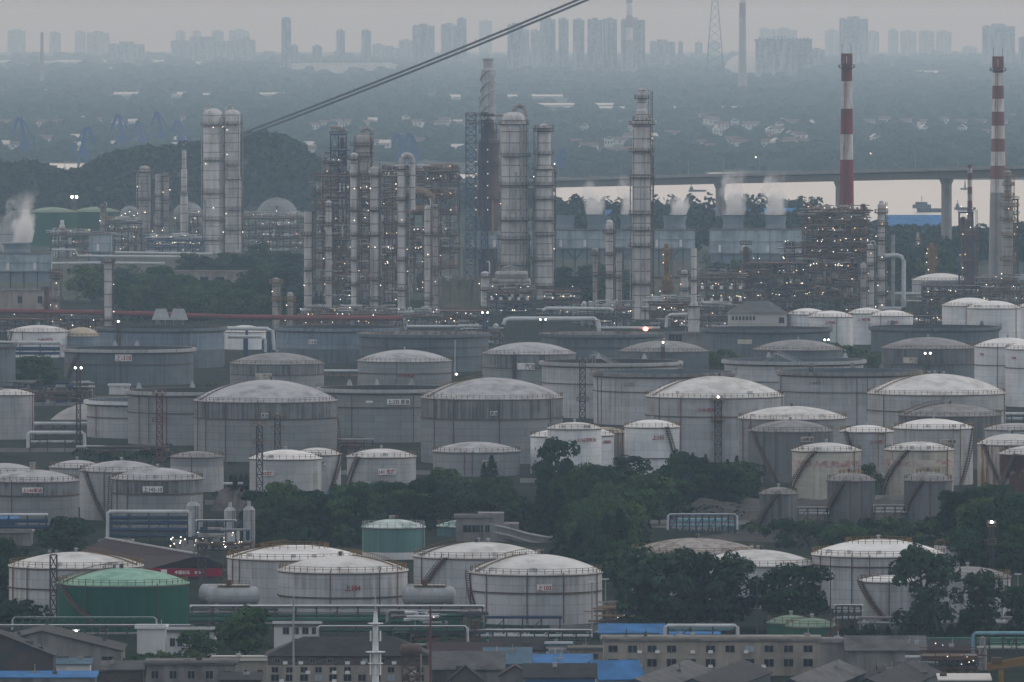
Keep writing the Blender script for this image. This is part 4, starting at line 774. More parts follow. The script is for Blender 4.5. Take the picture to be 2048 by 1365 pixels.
structure(880,975,650,[622,636],'low mess of pale pipes in front of the central cluster','the pale pipe mess',nx=7,depth=14,mat='rsteel',lamps=10,seed=38,fill=.9,brace=.1,pal=('pipew','pipew','pipeg','pipet'))
structure(780,880,652,[632],'low rack of pale vertical pipes below the pale twin column','the vertical pipe rack',nx=8,depth=10,mat='steel',lamps=8,seed=39,fill=.9,brace=.1,pal=('pipew','pipeg'))
structure(1160,1262,655,[618,634],'low rack of pale pipes left of the tallest column','the left pale rack',nx=7,depth=14,mat='steel',lamps=10,seed=40,fill=.9,brace=.1,pal=('pipew','pipew','pipeg'))
structure(1300,1400,655,[608,628],'low brown rack of drums right of the tallest column','the brown drum rack',nx=7,depth=14,mat='rsteel',lamps=22,seed=41,fill=.95,brace=.1,pal=('pipew','pipet','pipeg','insuld'))
structure(600,780,655,[628,641],'low clutter of pumps and pipes along the foot of the central cluster','the pump clutter',nx=14,depth=8,mat='rsteel',lamps=26,seed=42,fill=.8,brace=.05,pal=('pipew','pipet','pipeg','insuld'))
structure(120,205,664,[638,650],'low rack of silvery drums left of the lone pale stack','the silvery drum rack',nx=6,depth=8,mat='steel',lamps=8,seed=43,fill=.95,brace=0,pal=('pipew','pipeg'))
structure(-20,100,668,[638,650],'low pipe rack at the left edge above tank 405','the left edge rack',nx=7,depth=8,mat='steel',lamps=5,seed=44,fill=.8,brace=0,pal=('pipew','pipeg'))
structure(1400,1470,660,[620,638],'dim clutter of drums under the panel rack','the dim drum clutter',nx=4,depth=8,mat='steel',lamps=10,seed=45,fill=.9,brace=0,pal=('pipew','pipeg','insuld'))
structure(1825,1885,668,[632,648],'low rack of small drums left of the rear white tank','the small drum rack',nx=5,depth=8,mat='steel',lamps=10,seed=46,fill=1,brace=0,pal=('pipew','insuld','pipeg'))
structure(930,1000,690,[664,676],'dark frame of bending pipes left of the central open tank','the bending pipe frame',nx=4,depth=8,mat='steel',lamps=4,seed=47,fill=.9,brace=0,pal=('pipew','pipeg'))
# --- steam
m=bpy.data.materials.new('steam'); t=nt(m); t.nodes.remove(t.nodes['Principled BSDF']); N=t.nodes; L=t.links
pv=N.new('ShaderNodeVolumePrincipled'); pv.inputs['Color'].default_value=(1,1,1,1)
tc=N.new('ShaderNodeTexCoord'); sx=N.new('ShaderNodeSeparateXYZ'); L.new(tc.outputs['Generated'],sx.inputs[0])
def mth(op,a,b=None):
    q=N.new('ShaderNodeMath'); q.operation=op; q.use_clamp=False
    for i,v in enumerate((a,b)):
        if v is None: continue
        if isinstance(v,(int,float)): q.inputs[i].default_value=v
        else: L.new(v,q.inputs[i])
    return q.outputs[0]
ax=mth('MULTIPLY',mth('SUBTRACT',sx.outputs[0],.5),2); ay=mth('MULTIPLY',mth('SUBTRACT',sx.outputs[1],.5),2)
rad=mth('SQRT',mth('ADD',mth('MULTIPLY',ax,ax),mth('MULTIPLY',ay,ay)))
mp=N.new('ShaderNodeMapping'); mp.inputs['Scale'].default_value=(.13,.13,.10); L.new(tc.outputs['Object'],mp.inputs[0]); nz=N.new('ShaderNodeTexNoise'); nz.inputs['Scale'].default_value=1; nz.inputs['Detail'].default_value=4; nz.inputs['Roughness'].default_value=.6; L.new(mp.outputs[0],nz.inputs['Vector'])
core=mth('SUBTRACT',mth('ADD',.58,mth('MULTIPLY',sx.outputs[2],.1)),rad)      # inside the plume
den=mth('ADD',core,mth('MULTIPLY',mth('SUBTRACT',nz.outputs['Fac'],.5),mth('ADD',.6,mth('MULTIPLY',sx.outputs[2],4.2))))
den=mth('SUBTRACT',den,mth('MULTIPLY',mth('POWER',sx.outputs[2],3),.4))
den=mth('MULTIPLY',mth('MULTIPLY',mth('MINIMUM',mth('MAXIMUM',den,0),.4),mth('MINIMUM',mth('MULTIPLY',mth('SUBTRACT',1,sx.outputs[2]),1.5),1)),mth('SUBTRACT',1.1,mth('MULTIPLY',sx.outputs[2],.75))); L.new(den,pv.inputs['Density']); L.new(pv.outputs[0],N['Material Output'].inputs['Volume']); M['steam']=m
def steam(cx,ybot,ytop,w,base,off,lean,label):
    p=Px(base); s=p.s; h=(ybot-ytop)*s; r=w/2*s; b=MB(); n=16; prof=[]
    for i in range(9):
        f=i/8; prof.append((r*(.95+.55*f),f*h))
    b.lathe([(.01,0)]+prof+[(.01,h)],n); b.v=[(x+lean*s*(z/h)**1.5,y,z) for x,y,z in b.v]
    o=obj('steam_plume',b,M['steam'],None,(p.x(cx),p.D+off,p.z(ybot)+.3)); tag(o,label,'steam',kind='thing')
steam(1467,432,336,54,545,8,2,'thick white steam plume rising from the left fan of the plume cooling block')
steam(1552,432,340,52,545,8,-2,'thick white steam plume rising from the right fan of the plume cooling block')
steam(1198,431,358,54,558,8,-14,'white steam plume leaning left from the long cooling block')
steam(1262,431,350,44,558,8,-6,'thin white steam plume just left of the tallest column')
steam(1350,432,385,50,558,8,10,'low thin steam puff on the right fan of the long cooling block')
steam(34,487,380,62,585,8,14,'white steam plume rising at the left edge cooling tower')
# --- the long red pipe and other pipe lines
def pipeline(pts,r,mat,label,base,cat='pipe',posts=8,hgt=None,name='pipeline',group='long pipelines',pw=.3,pm='steel'):
    """pts are photo points at ground row `base`; carried on posts"""
    p=Px(base); x0=pts[0][0]; X=p.x(x0); root=thing(name,label,cat,(X,p.D,0),0,group)
    P3=[((q[0]-x0)*p.s,(q[2] if len(q)>2 else 0),p.z(q[1])) for q in pts]
    obj('pipe',MB().tube(P3,r*p.s,10),M[mat],root)
    if posts:
        b=MB()
        for i in range(posts):
            f=(i+.5)/posts*(len(P3)-1); k=int(f); u=f-k; a,c=P3[k],P3[min(k+1,len(P3)-1)]
            x=a[0]+(c[0]-a[0])*u; zz=a[2]+(c[2]-a[2])*u; b.box(x-pw/2,x+pw/2,-pw/2,pw/2,0,zz-r*p.s)
        obj('support_post',b,M[pm],root,smooth=False)
    return root
pipeline([(-40,622),(100,624),(300,628),(450,634),(600,636),(805,637)],5,'piper','long dull red pipe running along the foot of the refinery',664,posts=24)
pipeline([(480,440),(590,440),(600,442),(603,450),(603,490)],4.5,'pipeg','thick grey pipe bending down right of the twin columns',505,posts=4) if 0 else pipeline([(492,450),(590,447),(600,450),(604,458),(604,492)],4,'pipew','pale thick pipe bending down over the long grey rack',500,posts=4)
pipeline([(104,500),(150,500),(156,512),(240,513),(400,514)],2.2,'pipew','pale pipe with a jog right of the left cooling tower',540,posts=8)
pipeline([(104,527),(190,526),(330,527)],2.5,'pipew','pale pipe above the round tree at the left',552,posts=6)
pipeline([(230,505),(350,507),(425,508)],2.2,'pipew','pale pipe running below the antenna column',530,posts=6)
pipeline([(1007,650),(1010,641),(1020,638),(1190,638),(1196,642),(1198,662)],4.5,'pipew','thick pale pipe bridge in front of the drum platform',682,posts=8)
pipeline([(1085,622),(1095,617),(1220,618),(1226,622)],3.5,'pipew','thick pale pipe behind the pale pipe bridge',660,posts=6)
pipeline([(1200,656),(1320,656)],2.5,'pipew','pale pipe on the brown rim behind the central open tank',690,posts=5)
pipeline([(1332,655),(1334,634),(1340,630),(1375,629)],3.2,'pipew','pale pipe bend right of the orange flame',668,posts=2)
pipeline([(812,653),(915,653),(945,652)],2.6,'pipew','pale pipe above the open tank right of 316',688,posts=5)
pipeline([(452,657),(535,658),(545,662),(548,700)],4,'pipew','thick pale pipe frame around the pipe-hidden tank',728,posts=3,pm='bsteel',pw=1)
pipeline([(456,674),(522,674),(530,680),(530,705)],3.5,'pipew','lower pale pipe in front of the pipe-hidden tank',732,posts=3,pm='bsteel',pw=1)
pipeline([(1790,588),(1850,588)],2.6,'pipew','pale pipe left of the chimney-foot tank',625,posts=3)
pipeline([(1800,602),(1850,603)],2,'pipew','lower pale pipe left of the low right structure',632,posts=3)
# flare flame
b=thing('flare_flame','small orange flame glowing on the rim of the central open tank','flame',(Px(690).x(1291),Px(690).D-2,Px(690).z(658)))
obj('flame',MB().sphere((0,0,0),1.1,10,8,.8),M['lampr'],b); obj('burner',MB().cyl((0,0,-2.4),.35,1.7,8),M['rim'],b)
# ------------------------------------------------------------------ ground, river, hill, far plain
def gz(d): return max(0.0,(d-12000.0)*.0024)
def DR(y):                                   # distance of the rising plain at photo row y
    lo,hi=1500.,43800.
    for _ in range(50):
        m=(lo+hi)/2
        if YH+(H-gz(m))*F/m>y: lo=m
        else: hi=m
    return lo
g=MB(); ys=[-300,1500,3000,5000,8000,10000,12000,16000,20000,30000,43900]
for y in ys:
    for x in(-8500,-3000,-1000,0,1000,3000,8500): g.v.append((x,y,gz(y)))
for i in range(len(ys)-1):
    for k in range(6): g.f.append((i*7+k,i*7+k+1,(i+1)*7+k+1,(i+1)*7+k))
gd=obj('ground',g,M['ground'],smooth=False); tag(gd,kind='structure'); gd.data.materials.append(M['field'])
for p_ in gd.data.polygons: p_.material_index=1 if min(gd.data.vertices[v].co.y for v in p_.vertices)>=5000 else 0
def ground_poly(name,pts,mat,z,kind='structure'):
    b=MB().add([(XX(px,DIST(py)),DIST(py),z) for px,py in pts],[tuple(range(len(pts)))]); return tag(obj(name,b,M[mat],smooth=False),kind=kind)
ground_poly('river',[(-900,352),(200,350),(300,337),(900,356),(1040,366),(1075,385),(1130,410),(1300,440),(2000,458),(3000,466),(3000,362),(1750,360),(1700,346),(1420,346),(1380,360),(1000,352),(300,328),(-900,326)],'water',.12)
ground_poly('concrete_road',[(360,1106),(470,1096),(470,1090),(350,1078),(340,1080)],'road',.02)
ground_poly('concrete_apron',[(1240,1052),(1400,1060),(1500,1048),(1500,1040),(1250,1040)],'road',.02)
ground_poly('gravel_yard',[(1700,1075),(2000,1082),(2048,1050),(1900,1048),(1500,1058),(1380,1078),(1560,1086)],'gravel',.02)
ground_poly('tank_yard',[(-100,930),(1060,960),(1500,960),(2200,1000),(2200,680),(-100,680)],'yard',.02)
ground_poly('grass_bank',[(860,608),(975,600),(990,560),(900,575)],'bank',.02)
def bank(name,x0,x1,d,w,h,mat):
    X0,X1=XX(x0,d),XX(x1,d); n=30; b=MB(); rr=random.Random(name+str(x0)); c=[]
    for i in range(n+1):
        x=X0+(X1-X0)*i/n; e=min(1,min(i,n-i)/4); hh=h*e*(.85+.3*rr.random()); c+=[(x,d,0),(x,d+w*.5,hh*.6),(x,d+w,hh),(x,d+w*3,hh*.9),(x,d+w*4,0)]
    b.add(c,[(i*5+k,(i+1)*5+k,(i+1)*5+k+1,i*5+k+1) for i in range(n) for k in range(4)]); return tag(obj(name,b,M[mat],smooth=False),kind='structure')
bank('rubble_bank',1330,1900,2705,18,3.8,'gravel')
bank('earth_bank',420,520,2760,15,4,'gravel')
bank('grass_slope',860,990,4760,60,14,'bank')
bank('terrace_bank',100,400,3420,20,4,'conc')
# hill with its wood
HP=[(-400,340),(0,332),(60,336),(110,352),(150,354),(175,336),(230,312),(300,300),(360,298),(400,290),(450,281),(520,271),(565,279),(600,304),(640,326),(690,392),(760,420)]
def hillz(px,D):
    for (a,ya),(b_,yb) in zip(HP,HP[1:]):
        if a<=px<=b_:
            y=ya+(yb-ya)*(px-a)/(b_-a); return max(ZZ(y,7800)-7,0)
    return 0
def hz_(x,y):
    px=1024+x*F/7800; return hillz(px,y)*max(0,1-((y-7800)/520)**2)
b=MB(); nx,ny=70,16; X0,X1=XX(-400,7800),XX(760,7800)
for j in range(ny+1):
    for i in range(nx+1):
        x=X0+(X1-X0)*i/nx; y=7280+1040*j/ny; b.v.append((x,y,hz_(x,y)-.2))
b.f=[(j*(nx+1)+i,j*(nx+1)+i+1,(j+1)*(nx+1)+i+1,(j+1)*(nx+1)+i) for j in range(ny) for i in range(nx)]
tag(obj('hill',b,M['bank']),kind='structure')
def rnd_dir(r):
    z=r.uniform(-.35,1); a=r.uniform(0,2*pi); q=sqrt(1-z*z); return q*cos(a),q*sin(a),z
def quad(b,c,nrm,s,r):
    n=[nrm[k]+r.uniform(-.6,.6) for k in range(3)]; l=sqrt(sum(t*t for t in n)) or 1; n=[t/l for t in n]
    u=(0,0,1) if abs(n[2])<.8 else (1,0,0); e=(n[1]*u[2]-n[2]*u[1],n[2]*u[0]-n[0]*u[2],n[0]*u[1]-n[1]*u[0]); l=sqrt(sum(t*t for t in e)); e=[t/l for t in e]
    g=(e[1]*n[2]-e[2]*n[1],e[2]*n[0]-e[0]*n[2],e[0]*n[1]-e[1]*n[0]); a=r.uniform(0,pi); ca,sa=cos(a)*s,sin(a)*s; f=r.uniform(.5,1)
    e,g=[e[k]*ca+g[k]*sa for k in range(3)],[(g[k]*ca-e[k]*sa)*f for k in range(3)]
    i=len(b.v); b.v+=[(c[0]-e[0]-g[0],c[1]-e[1]-g[1],c[2]-e[2]-g[2]),(c[0]+e[0]-g[0]*.6,c[1]+e[1]-g[1]*.6,c[2]+e[2]-g[2]*.6),(c[0]+e[0]*.7+g[0],c[1]+e[1]*.7+g[1],c[2]+e[2]*.7+g[2]),(c[0]-e[0]+g[0]*.7,c[1]-e[1]+g[1]*.7,c[2]-e[2]+g[2]*.7)]; b.f.append((i,i+1,i+2,i+3))
def crown_lump(b,c,rx,rz,n,s,r):
    for _ in range(n):
        d=rnd_dir(r); k=r.uniform(.8,1.05); quad(b,(c[0]+d[0]*rx*k,c[1]+d[1]*rx*k,c[2]+d[2]*rz*k),d,s*r.uniform(.7,1.3),r)
rr=random.Random(3); b=MB()
for i in range(2300):
    x=rr.uniform(X0,X1); y=rr.uniform(7300,8000); z=hz_(x,y)
    if z<2 and rr.random()<.6: continue
    q=rr.uniform(4,8); crown_lump(b,(x,y,z+q*.5),q,q*rr.uniform(.8,1.15),26,q*.36,rr)
tag(obj('hill_wood',b,M['wood'],smooth=False),kind='stuff',label='dark dense wood covering the hill at the left',cat='wood')
b=MB()
for i in range(320):
    px=rr.uniform(600,1110); d=DIST(rr.uniform(372,432)); q=rr.uniform(4,7); hgt=rr.uniform(9,18); crown_lump(b,(XX(px,d),d,hgt*.55),q,hgt*.45,26,q*.32,rr)
for i in range(1000):
    px=rr.uniform(1100,2150); py=rr.uniform(440,520) if px<1640 else rr.uniform(463,532); d=DIST(py); 
    if px>1760 and py<475 and rr.random()<.9: continue
    hgt=rr.uniform(8,18) if px<1700 else rr.uniform(5,10); 
    if px<1650 and py<450: hgt=rr.uniform(9,20)
    q=rr.uniform(4,7); x=XX(px,d); crown_lump(b,(x,d,hgt*.62),q,hgt*.42,30,q*.3,rr)
tag(obj('riverside_wood',b,M['wood'],smooth=False),kind='stuff',label='hazy green wood between the refinery and the river',cat='wood')
HS=[(x+rr.uniform(-6,6),rr.uniform(246,256),rr.choice((0,1,1,3))) for x in(10,48,80,122,160,195,238,265,310,356)]+[(x,rr.uniform(248,262),rr.choice((0,1,2))) for x in(625,650,672,700,735,745,812,835,880,890,915,925)]
HS+=[(x,rr.uniform(247,256),1) for x in(1738,1770,1812,1848,1886,1922,1962,2005)]+[(1848,270,2),(1925,270,2),(1975,276,1),(2020,240,3),(1980,236,3)]
HS+=[(rr.uniform(1130,1640),rr.uniform(250,305),rr.choice((0,1,2,3))) for _ in range(34)]+[(rr.uniform(0,400),rr.uniform(285,305),rr.choice((0,3))) for _ in range(9)]+[(rr.uniform(1400,1640),rr.uniform(238,262),1) for _ in range(10)]+[(rr.uniform(600,930),rr.uniform(280,315),rr.choice((0,3))) for _ in range(8)]
HS+=[(1195,292,3),(1235,312,3),(1265,310,3),(1580,283,2),(1750,290,2)]
SHC=[(228,288,193),(331,382,194),(390,458,194),(515,606,192),(872,920,198),(1010,1140,196),(1075,1270,214),(1130,1490,220),(0,335,126),(345,450,130),(550,810,146),(1440,1550,150)]
CLR=[(h[0],h[1]) for h in HS]+[(x0+j*12,y1) for x0,x1,y1 in SHC for j in range(int((x1-x0)/12)+1) if rr.random()<.75]
b=MB()
for i in range(13000):
    y=rr.uniform(150,342) if rr.random()<.75 else rr.uniform(118,160); px=rr.uniform(-250,2300); d=DR(y)
    if y>325 and px<1000: continue
    if any(abs(px-hx)<17 and -2<y-hy<15 for hx,hy in CLR) and rr.random()<.8: continue
    if i%9==0 and px>1000:
        y=rr.uniform(322,344 if 1400<px<1720 else 356); d=DR(y)
    big=d/10000; q=rr.uniform(5,9)*big**.6; x=XX(px,d); hq=q*rr.uniform(.6,1.1)
    m=5; base=len(b.v); 
    for (f,zf) in((1,0),(.95,.5),(.55,.9)):
        for k in range(m): a=2*pi*k/m+rr.uniform(-.3,.3); w_=q*f*rr.uniform(.75,1.2); b.v.append((x+w_*1.5*cos(a),d+w_*sin(a),gz(d)+hq*1.6*zf*rr.uniform(.85,1.15)))
    b.v.append((x,d,gz(d)+hq*1.6))
    b.f+=[(base+j*m+k,base+j*m+(k+1)%m,base+(j+1)*m+(k+1)%m,base+(j+1)*m+k) for j in range(2) for k in range(m)]+[(base+2*m+k,base+2*m+(k+1)%m,base+3*m) for k in range(m)]
tag(obj('far_wood',b,M['farwood'],smooth=False),kind='stuff',label='hazy woodland spread over the far plain across the river',cat='wood')
# ------------------------------------------------------------------ far bank
def house_proto(kind):
    r=thing('far_house','x','house',(0,0,0),0,'houses across the river'); w,d,h=((13,9,7),(17,10,8),(11,9,10),(22,10,6))[kind]
    obj('wall',MB().box(-w/2,w/2,-d/2,d/2,-2,h),M['houseW'],r,smooth=False); obj('roof',MB().gable(-w/2,w/2,-d/2,d/2,h,h+3.4,.6,.3,'x' if kind!=2 else 'y'),M['houseR' if kind%2 else 'sheet'],r,smooth=False)
    b=MB()
    for i in range(3): b.box(-w/2+w*(i+.3)/3,-w/2+w*(i+.65)/3,-d/2-.08,-d/2+.05,h*.45,h*.75)
    obj('window_row',b,M['pane'],r,smooth=False); return r
protos=[house_proto(k) for k in range(4)]; used=[0]*4
for x,y,k in HS:
    d=DR(y); loc=(XX(x,d),d,gz(d)); rz=rr.uniform(-.5,.5)
    if not used[k]: o=protos[k]; o.location=loc; o.rotation_euler=(0,0,rz); used[k]=1
    else: o=dup(protos[k],loc,rz)
    AUTO.append((o,('small white house','red roofed white house','narrow white house','long white house')[k],x,y))
def shed(x0,x1,y0,y1,label,mat='sheet',name='long_shed'):
    d=DR(y1); r=thing(name,label,'shed',(XX((x0+x1)/2,d),d,gz(d)),0,'pale sheds on the far plain'); w=(x1-x0)*d/F; h=max((y1-y0)*d/F,3)
    obj('wall',MB().box(-w/2,w/2,0,60,0,h*.5),M['houseW'],r,smooth=False); obj('roof',MB().gable(-w/2,w/2,0,60,h*.5,h,1,.4),M[mat],r,smooth=False); return r
for x0,x1,y0,y1,l in((228,288,185,193,'bright pale shed on the far plain, leftmost of the bright row'),(331,382,185,194,'bright pale shed with a clean edge, second of the bright row'),(390,458,187,194,'long bright pale shed, third of the bright row'),(515,606,186,192,'longest bright pale shed of the bright row, above the sloping cable'),(872,920,190,198,'pale shed just left of the spiral smoke stack'),(1010,1140,190,196,'pale long shed right of the spiral smoke stack'),(1075,1270,207,214,'long pale greenhouse left of the tallest column'),(1130,1490,214,220,'longest pale greenhouse behind the tallest column'),(0,335,121,126,'very long thin pale roof at the far left horizon'),(345,450,124,130,'long pale roof right of the very long one, near the horizon'),(178,240,136,144,'small pale roof below the very long thin one'),(1780,1830,128,133,'small pale roof right of the left striped chimney'),(1830,1900,142,156,'wide grey shed right of the left striped chimney'),(60,130,180,190,'dim shed at the far left, left of the bright row'),(165,200,182,189,'small dim shed left of the bright row')): shed(x0,x1,y0,y1,l)
d=DR(146); r=thing('long_hall','long pale flat-domed hall near the horizon, above the sloping cable','hall',(XX(680,d),d,gz(d)),0); k=d/F
obj('roof',MB().add([(x*k,y,z*k) for y in(0,90) for x,z in((-132,0),(-118,14),(-100,19),(100,20),(118,15),(132,0))],[(5,4,3,2,1,0),(6,7,8,9,10,11)]+[(i,(i+1)%6,6+(i+1)%6,6+i) for i in range(6)]),M['sheet'],r,smooth=False)
d=DR(150); r=thing('dome_hall','large pale dome shaped hall near the horizon, left of the striped chimney','dome hall',(XX(1497,d),d,gz(d)),0); k=d/F
obj('shell',MB().lathe([(52*k,0),(49*k,14*k),(42*k,26*k),(30*k,36*k),(15*k,42*k),(.1,44*k)],32),M['houseW'],r); obj('base_ring',MB().lathe([(53*k,0),(53*k,4*k),(52*k,4*k)],32),M['conc'],r)
# skyline
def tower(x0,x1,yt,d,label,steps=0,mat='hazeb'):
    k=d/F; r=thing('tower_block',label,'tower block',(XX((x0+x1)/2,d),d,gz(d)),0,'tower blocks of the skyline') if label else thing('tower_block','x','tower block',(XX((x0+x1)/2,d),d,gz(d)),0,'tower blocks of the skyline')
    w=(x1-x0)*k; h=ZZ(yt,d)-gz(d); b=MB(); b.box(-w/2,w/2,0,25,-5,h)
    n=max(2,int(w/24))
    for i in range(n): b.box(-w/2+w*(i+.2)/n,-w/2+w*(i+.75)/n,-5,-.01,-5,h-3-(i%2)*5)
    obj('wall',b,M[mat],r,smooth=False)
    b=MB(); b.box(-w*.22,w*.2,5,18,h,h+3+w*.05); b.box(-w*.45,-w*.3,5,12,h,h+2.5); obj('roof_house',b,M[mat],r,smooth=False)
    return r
TW=[(15,51,62,3),(99,121,66,3),(150,171,64,3),(174,219,66,3),(219,289,89,2),(352,371,63,3),(386,403,63,3),(424,448,63,3),(458,499,62,3),(342,473,82,2),(473,511,80,2),(582,596,92,1),(625,644,93,1),(673,690,62,1),(723,742,62,1),(798,827,82,2),(825,869,52,1),(882,916,50,1),(914,933,38,1),(958,984,43,3),(1015,1046,50,0),(1046,1058,60,1),(1061,1080,62,1),(1080,1111,39,0),(1117,1137,39,0),(1146,1169,40,0),(1175,1205,40,0),(1206,1234,39,0),(1242,1290,40,0),(1357,1366,85,1),(1300,1350,84,1),(1390,1405,86,2),(1519,1540,58,3),(1541,1594,60,3),(1650,1678,62,3),(1679,1736,38,1),(1737,1758,64,3),(1777,1796,61,3),(1801,1833,64,3),(1838,1869,63,3),(1873,1903,64,3),(1965,2030,53,1),(2038,2066,76,1),(745,770,90,2),(1030,1060,95,1),(760,800,96,2),(1415,1440,84,3),(1620,1650,100,1),(1925,1955,95,3)]
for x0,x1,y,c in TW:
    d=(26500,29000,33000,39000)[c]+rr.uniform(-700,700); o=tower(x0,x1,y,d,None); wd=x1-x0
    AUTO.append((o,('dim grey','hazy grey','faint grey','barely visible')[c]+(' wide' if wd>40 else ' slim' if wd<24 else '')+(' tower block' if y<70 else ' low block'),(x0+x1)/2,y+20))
o=tower(563,582,40,27500,'solitary tall tower with a rounded top on the left skyline'); k=27500/F
obj('curved_top',MB().lathe([(9.5*k,0),(8*k,4*k),(4*k,6*k),(.1,6.5*k)],12,(0,12,ZZ(40,27500)-gz(27500))),M['hazeb'],o)
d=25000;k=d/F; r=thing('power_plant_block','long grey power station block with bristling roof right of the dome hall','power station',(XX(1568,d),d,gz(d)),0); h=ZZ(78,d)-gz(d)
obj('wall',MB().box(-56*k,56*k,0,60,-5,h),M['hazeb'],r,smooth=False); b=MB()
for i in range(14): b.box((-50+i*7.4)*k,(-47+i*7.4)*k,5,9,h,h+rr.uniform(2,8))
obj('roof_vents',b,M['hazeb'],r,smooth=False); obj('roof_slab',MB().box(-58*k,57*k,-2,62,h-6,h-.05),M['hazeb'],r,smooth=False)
def farstack(x,w0,w1,yt,d,label,bands):
    k=d/F; r=thing('far_chimney',label,'chimney',(XX(x,d),d,gz(d)),0,'far chimneys'); h=ZZ(yt,d)-gz(d); n=len(bands)
    for i,m in enumerate(bands):
        a,c=h*i/n if i else 0,h*(i+1)/n; q=lambda z:(w0+(w1-w0)*z/h)/2*k
        obj('shaft' if m=='conc' else 'painted_band',MB().lathe([(q(a),a),(q(c),c)],14),M[m],r)
    return r
farstack(1485,17,12,-24,21000,'tall grey hazy chimney with a red top band beside the dome hall',['conc']*5+['redp','whp'])
farstack(1259,15,12,-18,26000,'hazy chimney with reddish bands rising behind a tower block',['conc','conc','conc','whp','redp','whp','redp'])
farstack(84,8,6,65,22000,'short dark lone chimney on the far left horizon',['conc','conc'])
d=22000;k=d/F; r=thing('pylon','tall hazy lattice pylon left of the grey hazy chimney','pylon',(XX(1430,d),d,gz(d)),0); h=ZZ(-8,d)-gz(d); b=MB()
for sx in(-1,1):
    for sy in(-1,1): b.beam((sx*20*k,sy*20*k,0),(sx*5*k,sy*5*k,h),1.3)
for i in range(11):
    a=h*i/11;c=h*(i+1)/11;wa=(20-15*i/11)*k;wc=(20-15*(i+1)/11)*k; b.beam((-wa,-wa,a),(wc,-wc,c),.9); b.beam((wa,-wa,a),(-wc,-wc,c),.9)
obj('lattice',b,M['steel'],r,smooth=False); obj('crossarm',MB().box(-27*k,27*k,-2,2,h-4,h-1),M['steel'],r,smooth=False)
# bridge
def bz(t): return 61-47.3*t
A=(XX(2420,5600),5600); B=(XX(700,8000),8000)
r=thing('road_bridge','long pale concrete road bridge crossing in front of the river','bridge',(0,0,0)); LAND.append(('the road bridge',1500,352))
P=lambda t:(A[0]+(B[0]-A[0])*t,A[1]+(B[1]-A[1])*t)
b=MB(); c=MB(); n=24; dx,dy=B[0]-A[0],B[1]-A[1]; L=sqrt(dx*dx+dy*dy); nx_,ny_=-dy/L,dx/L
if ny_>0: nx_,ny_=-nx_,-ny_
for i in range(n):
    (x,y),(x2,y2)=P(i/n),P((i+1)/n); z,z2=bz(i/n),bz((i+1)/n)
    def sec(x,y,z): return [(x+nx_*12,y+ny_*12,z+1.2),(x+nx_*12,y+ny_*12,z-.8),(x+nx_*6,y+ny_*6,z-1.6),(x+nx_*5,y+ny_*5,z-5.5),(x-nx_*5,y-ny_*5,z-5.5),(x-nx_*12,y-ny_*12,z-.8),(x-nx_*12,y-ny_*12,z+1.2),(x-nx_*11.5,y-ny_*11.5,z),(x+nx_*11.5,y+ny_*11.5,z)]
    s1,s2=sec(x,y,z),sec(x2,y2,z2); b.add(s1+s2,[(k,(k+1)%9,9+(k+1)%9,9+k) for k in range(9)])
    if i%1==0: lamp_x,lamp_y=x+nx_*11,y+ny_*11; c.beam((lamp_x,lamp_y,z),(lamp_x,lamp_y,z+11),.35); c.beam((lamp_x,lamp_y,z+11),(lamp_x-2.5,lamp_y,z+11.5),.25)
obj('deck',b,M['bconc'],r,smooth=False); obj('lamp_posts',c,M['pipeg'],r,smooth=False)['kind']='stuff'
for i in(4,7,10,13,16): 
    x,y=P(i/n); lamp(r,(x+nx_*11-2.5,y+ny_*11,bz(i/n)+11.2),'lampw',.7)
def tpx(px):
    lo,hi=0.,1.
    for _ in range(40):
        m_=(lo+hi)/2; x,y=P(m_)
        if 1024+x*F/y>px: lo=m_
        else: hi=m_
    return lo
for px,w_ in((1893,3.4),(1681,3.4),(1440,3.2)):
    t=tpx(px); x,y=P(t); obj('pier',MB().lathe([(w_*1.02,0),(w_,bz(t)-9),(w_*1.35,bz(t)-6.5),(w_*1.35,bz(t)-5.4)],8,(x,y,0),pi/8,2*pi+pi/8),M['conc'],r,smooth=False)
# suspension cables
r=thing('bridge_cable','twin dark suspension bridge cables sloping up across the hazy sky','cable',(0,0,0))
c0=(XX(430,7700),7700,ZZ(287,7700)); c1=(XX(1420,7000),7000,ZZ(-113,7000))
for dz,rad in((0,.85),(-2.9,.85)):
    b=MB(); b.tube([(c0[0]+(c1[0]-c0[0])*i/20,c0[1]+(c1[1]-c0[1])*i/20,c0[2]+(c1[2]-c0[2])*i/20+dz-3*(1-(i/10-1)**2)) for i in range(21)],rad,8); obj('main_cable',b,M['cable'],r)
b=MB()
for i in range(40):
    f=i/40; x,y,z=[c0[k]+(c1[k]-c0[k])*f for k in range(3)]; z-=3*(1-(2*f-1)**2); b.beam((x,y-.5,z),(x,y-.5,z+2.6),.2)
obj('hand_rope_post',b,M['cable'],r,smooth=False)
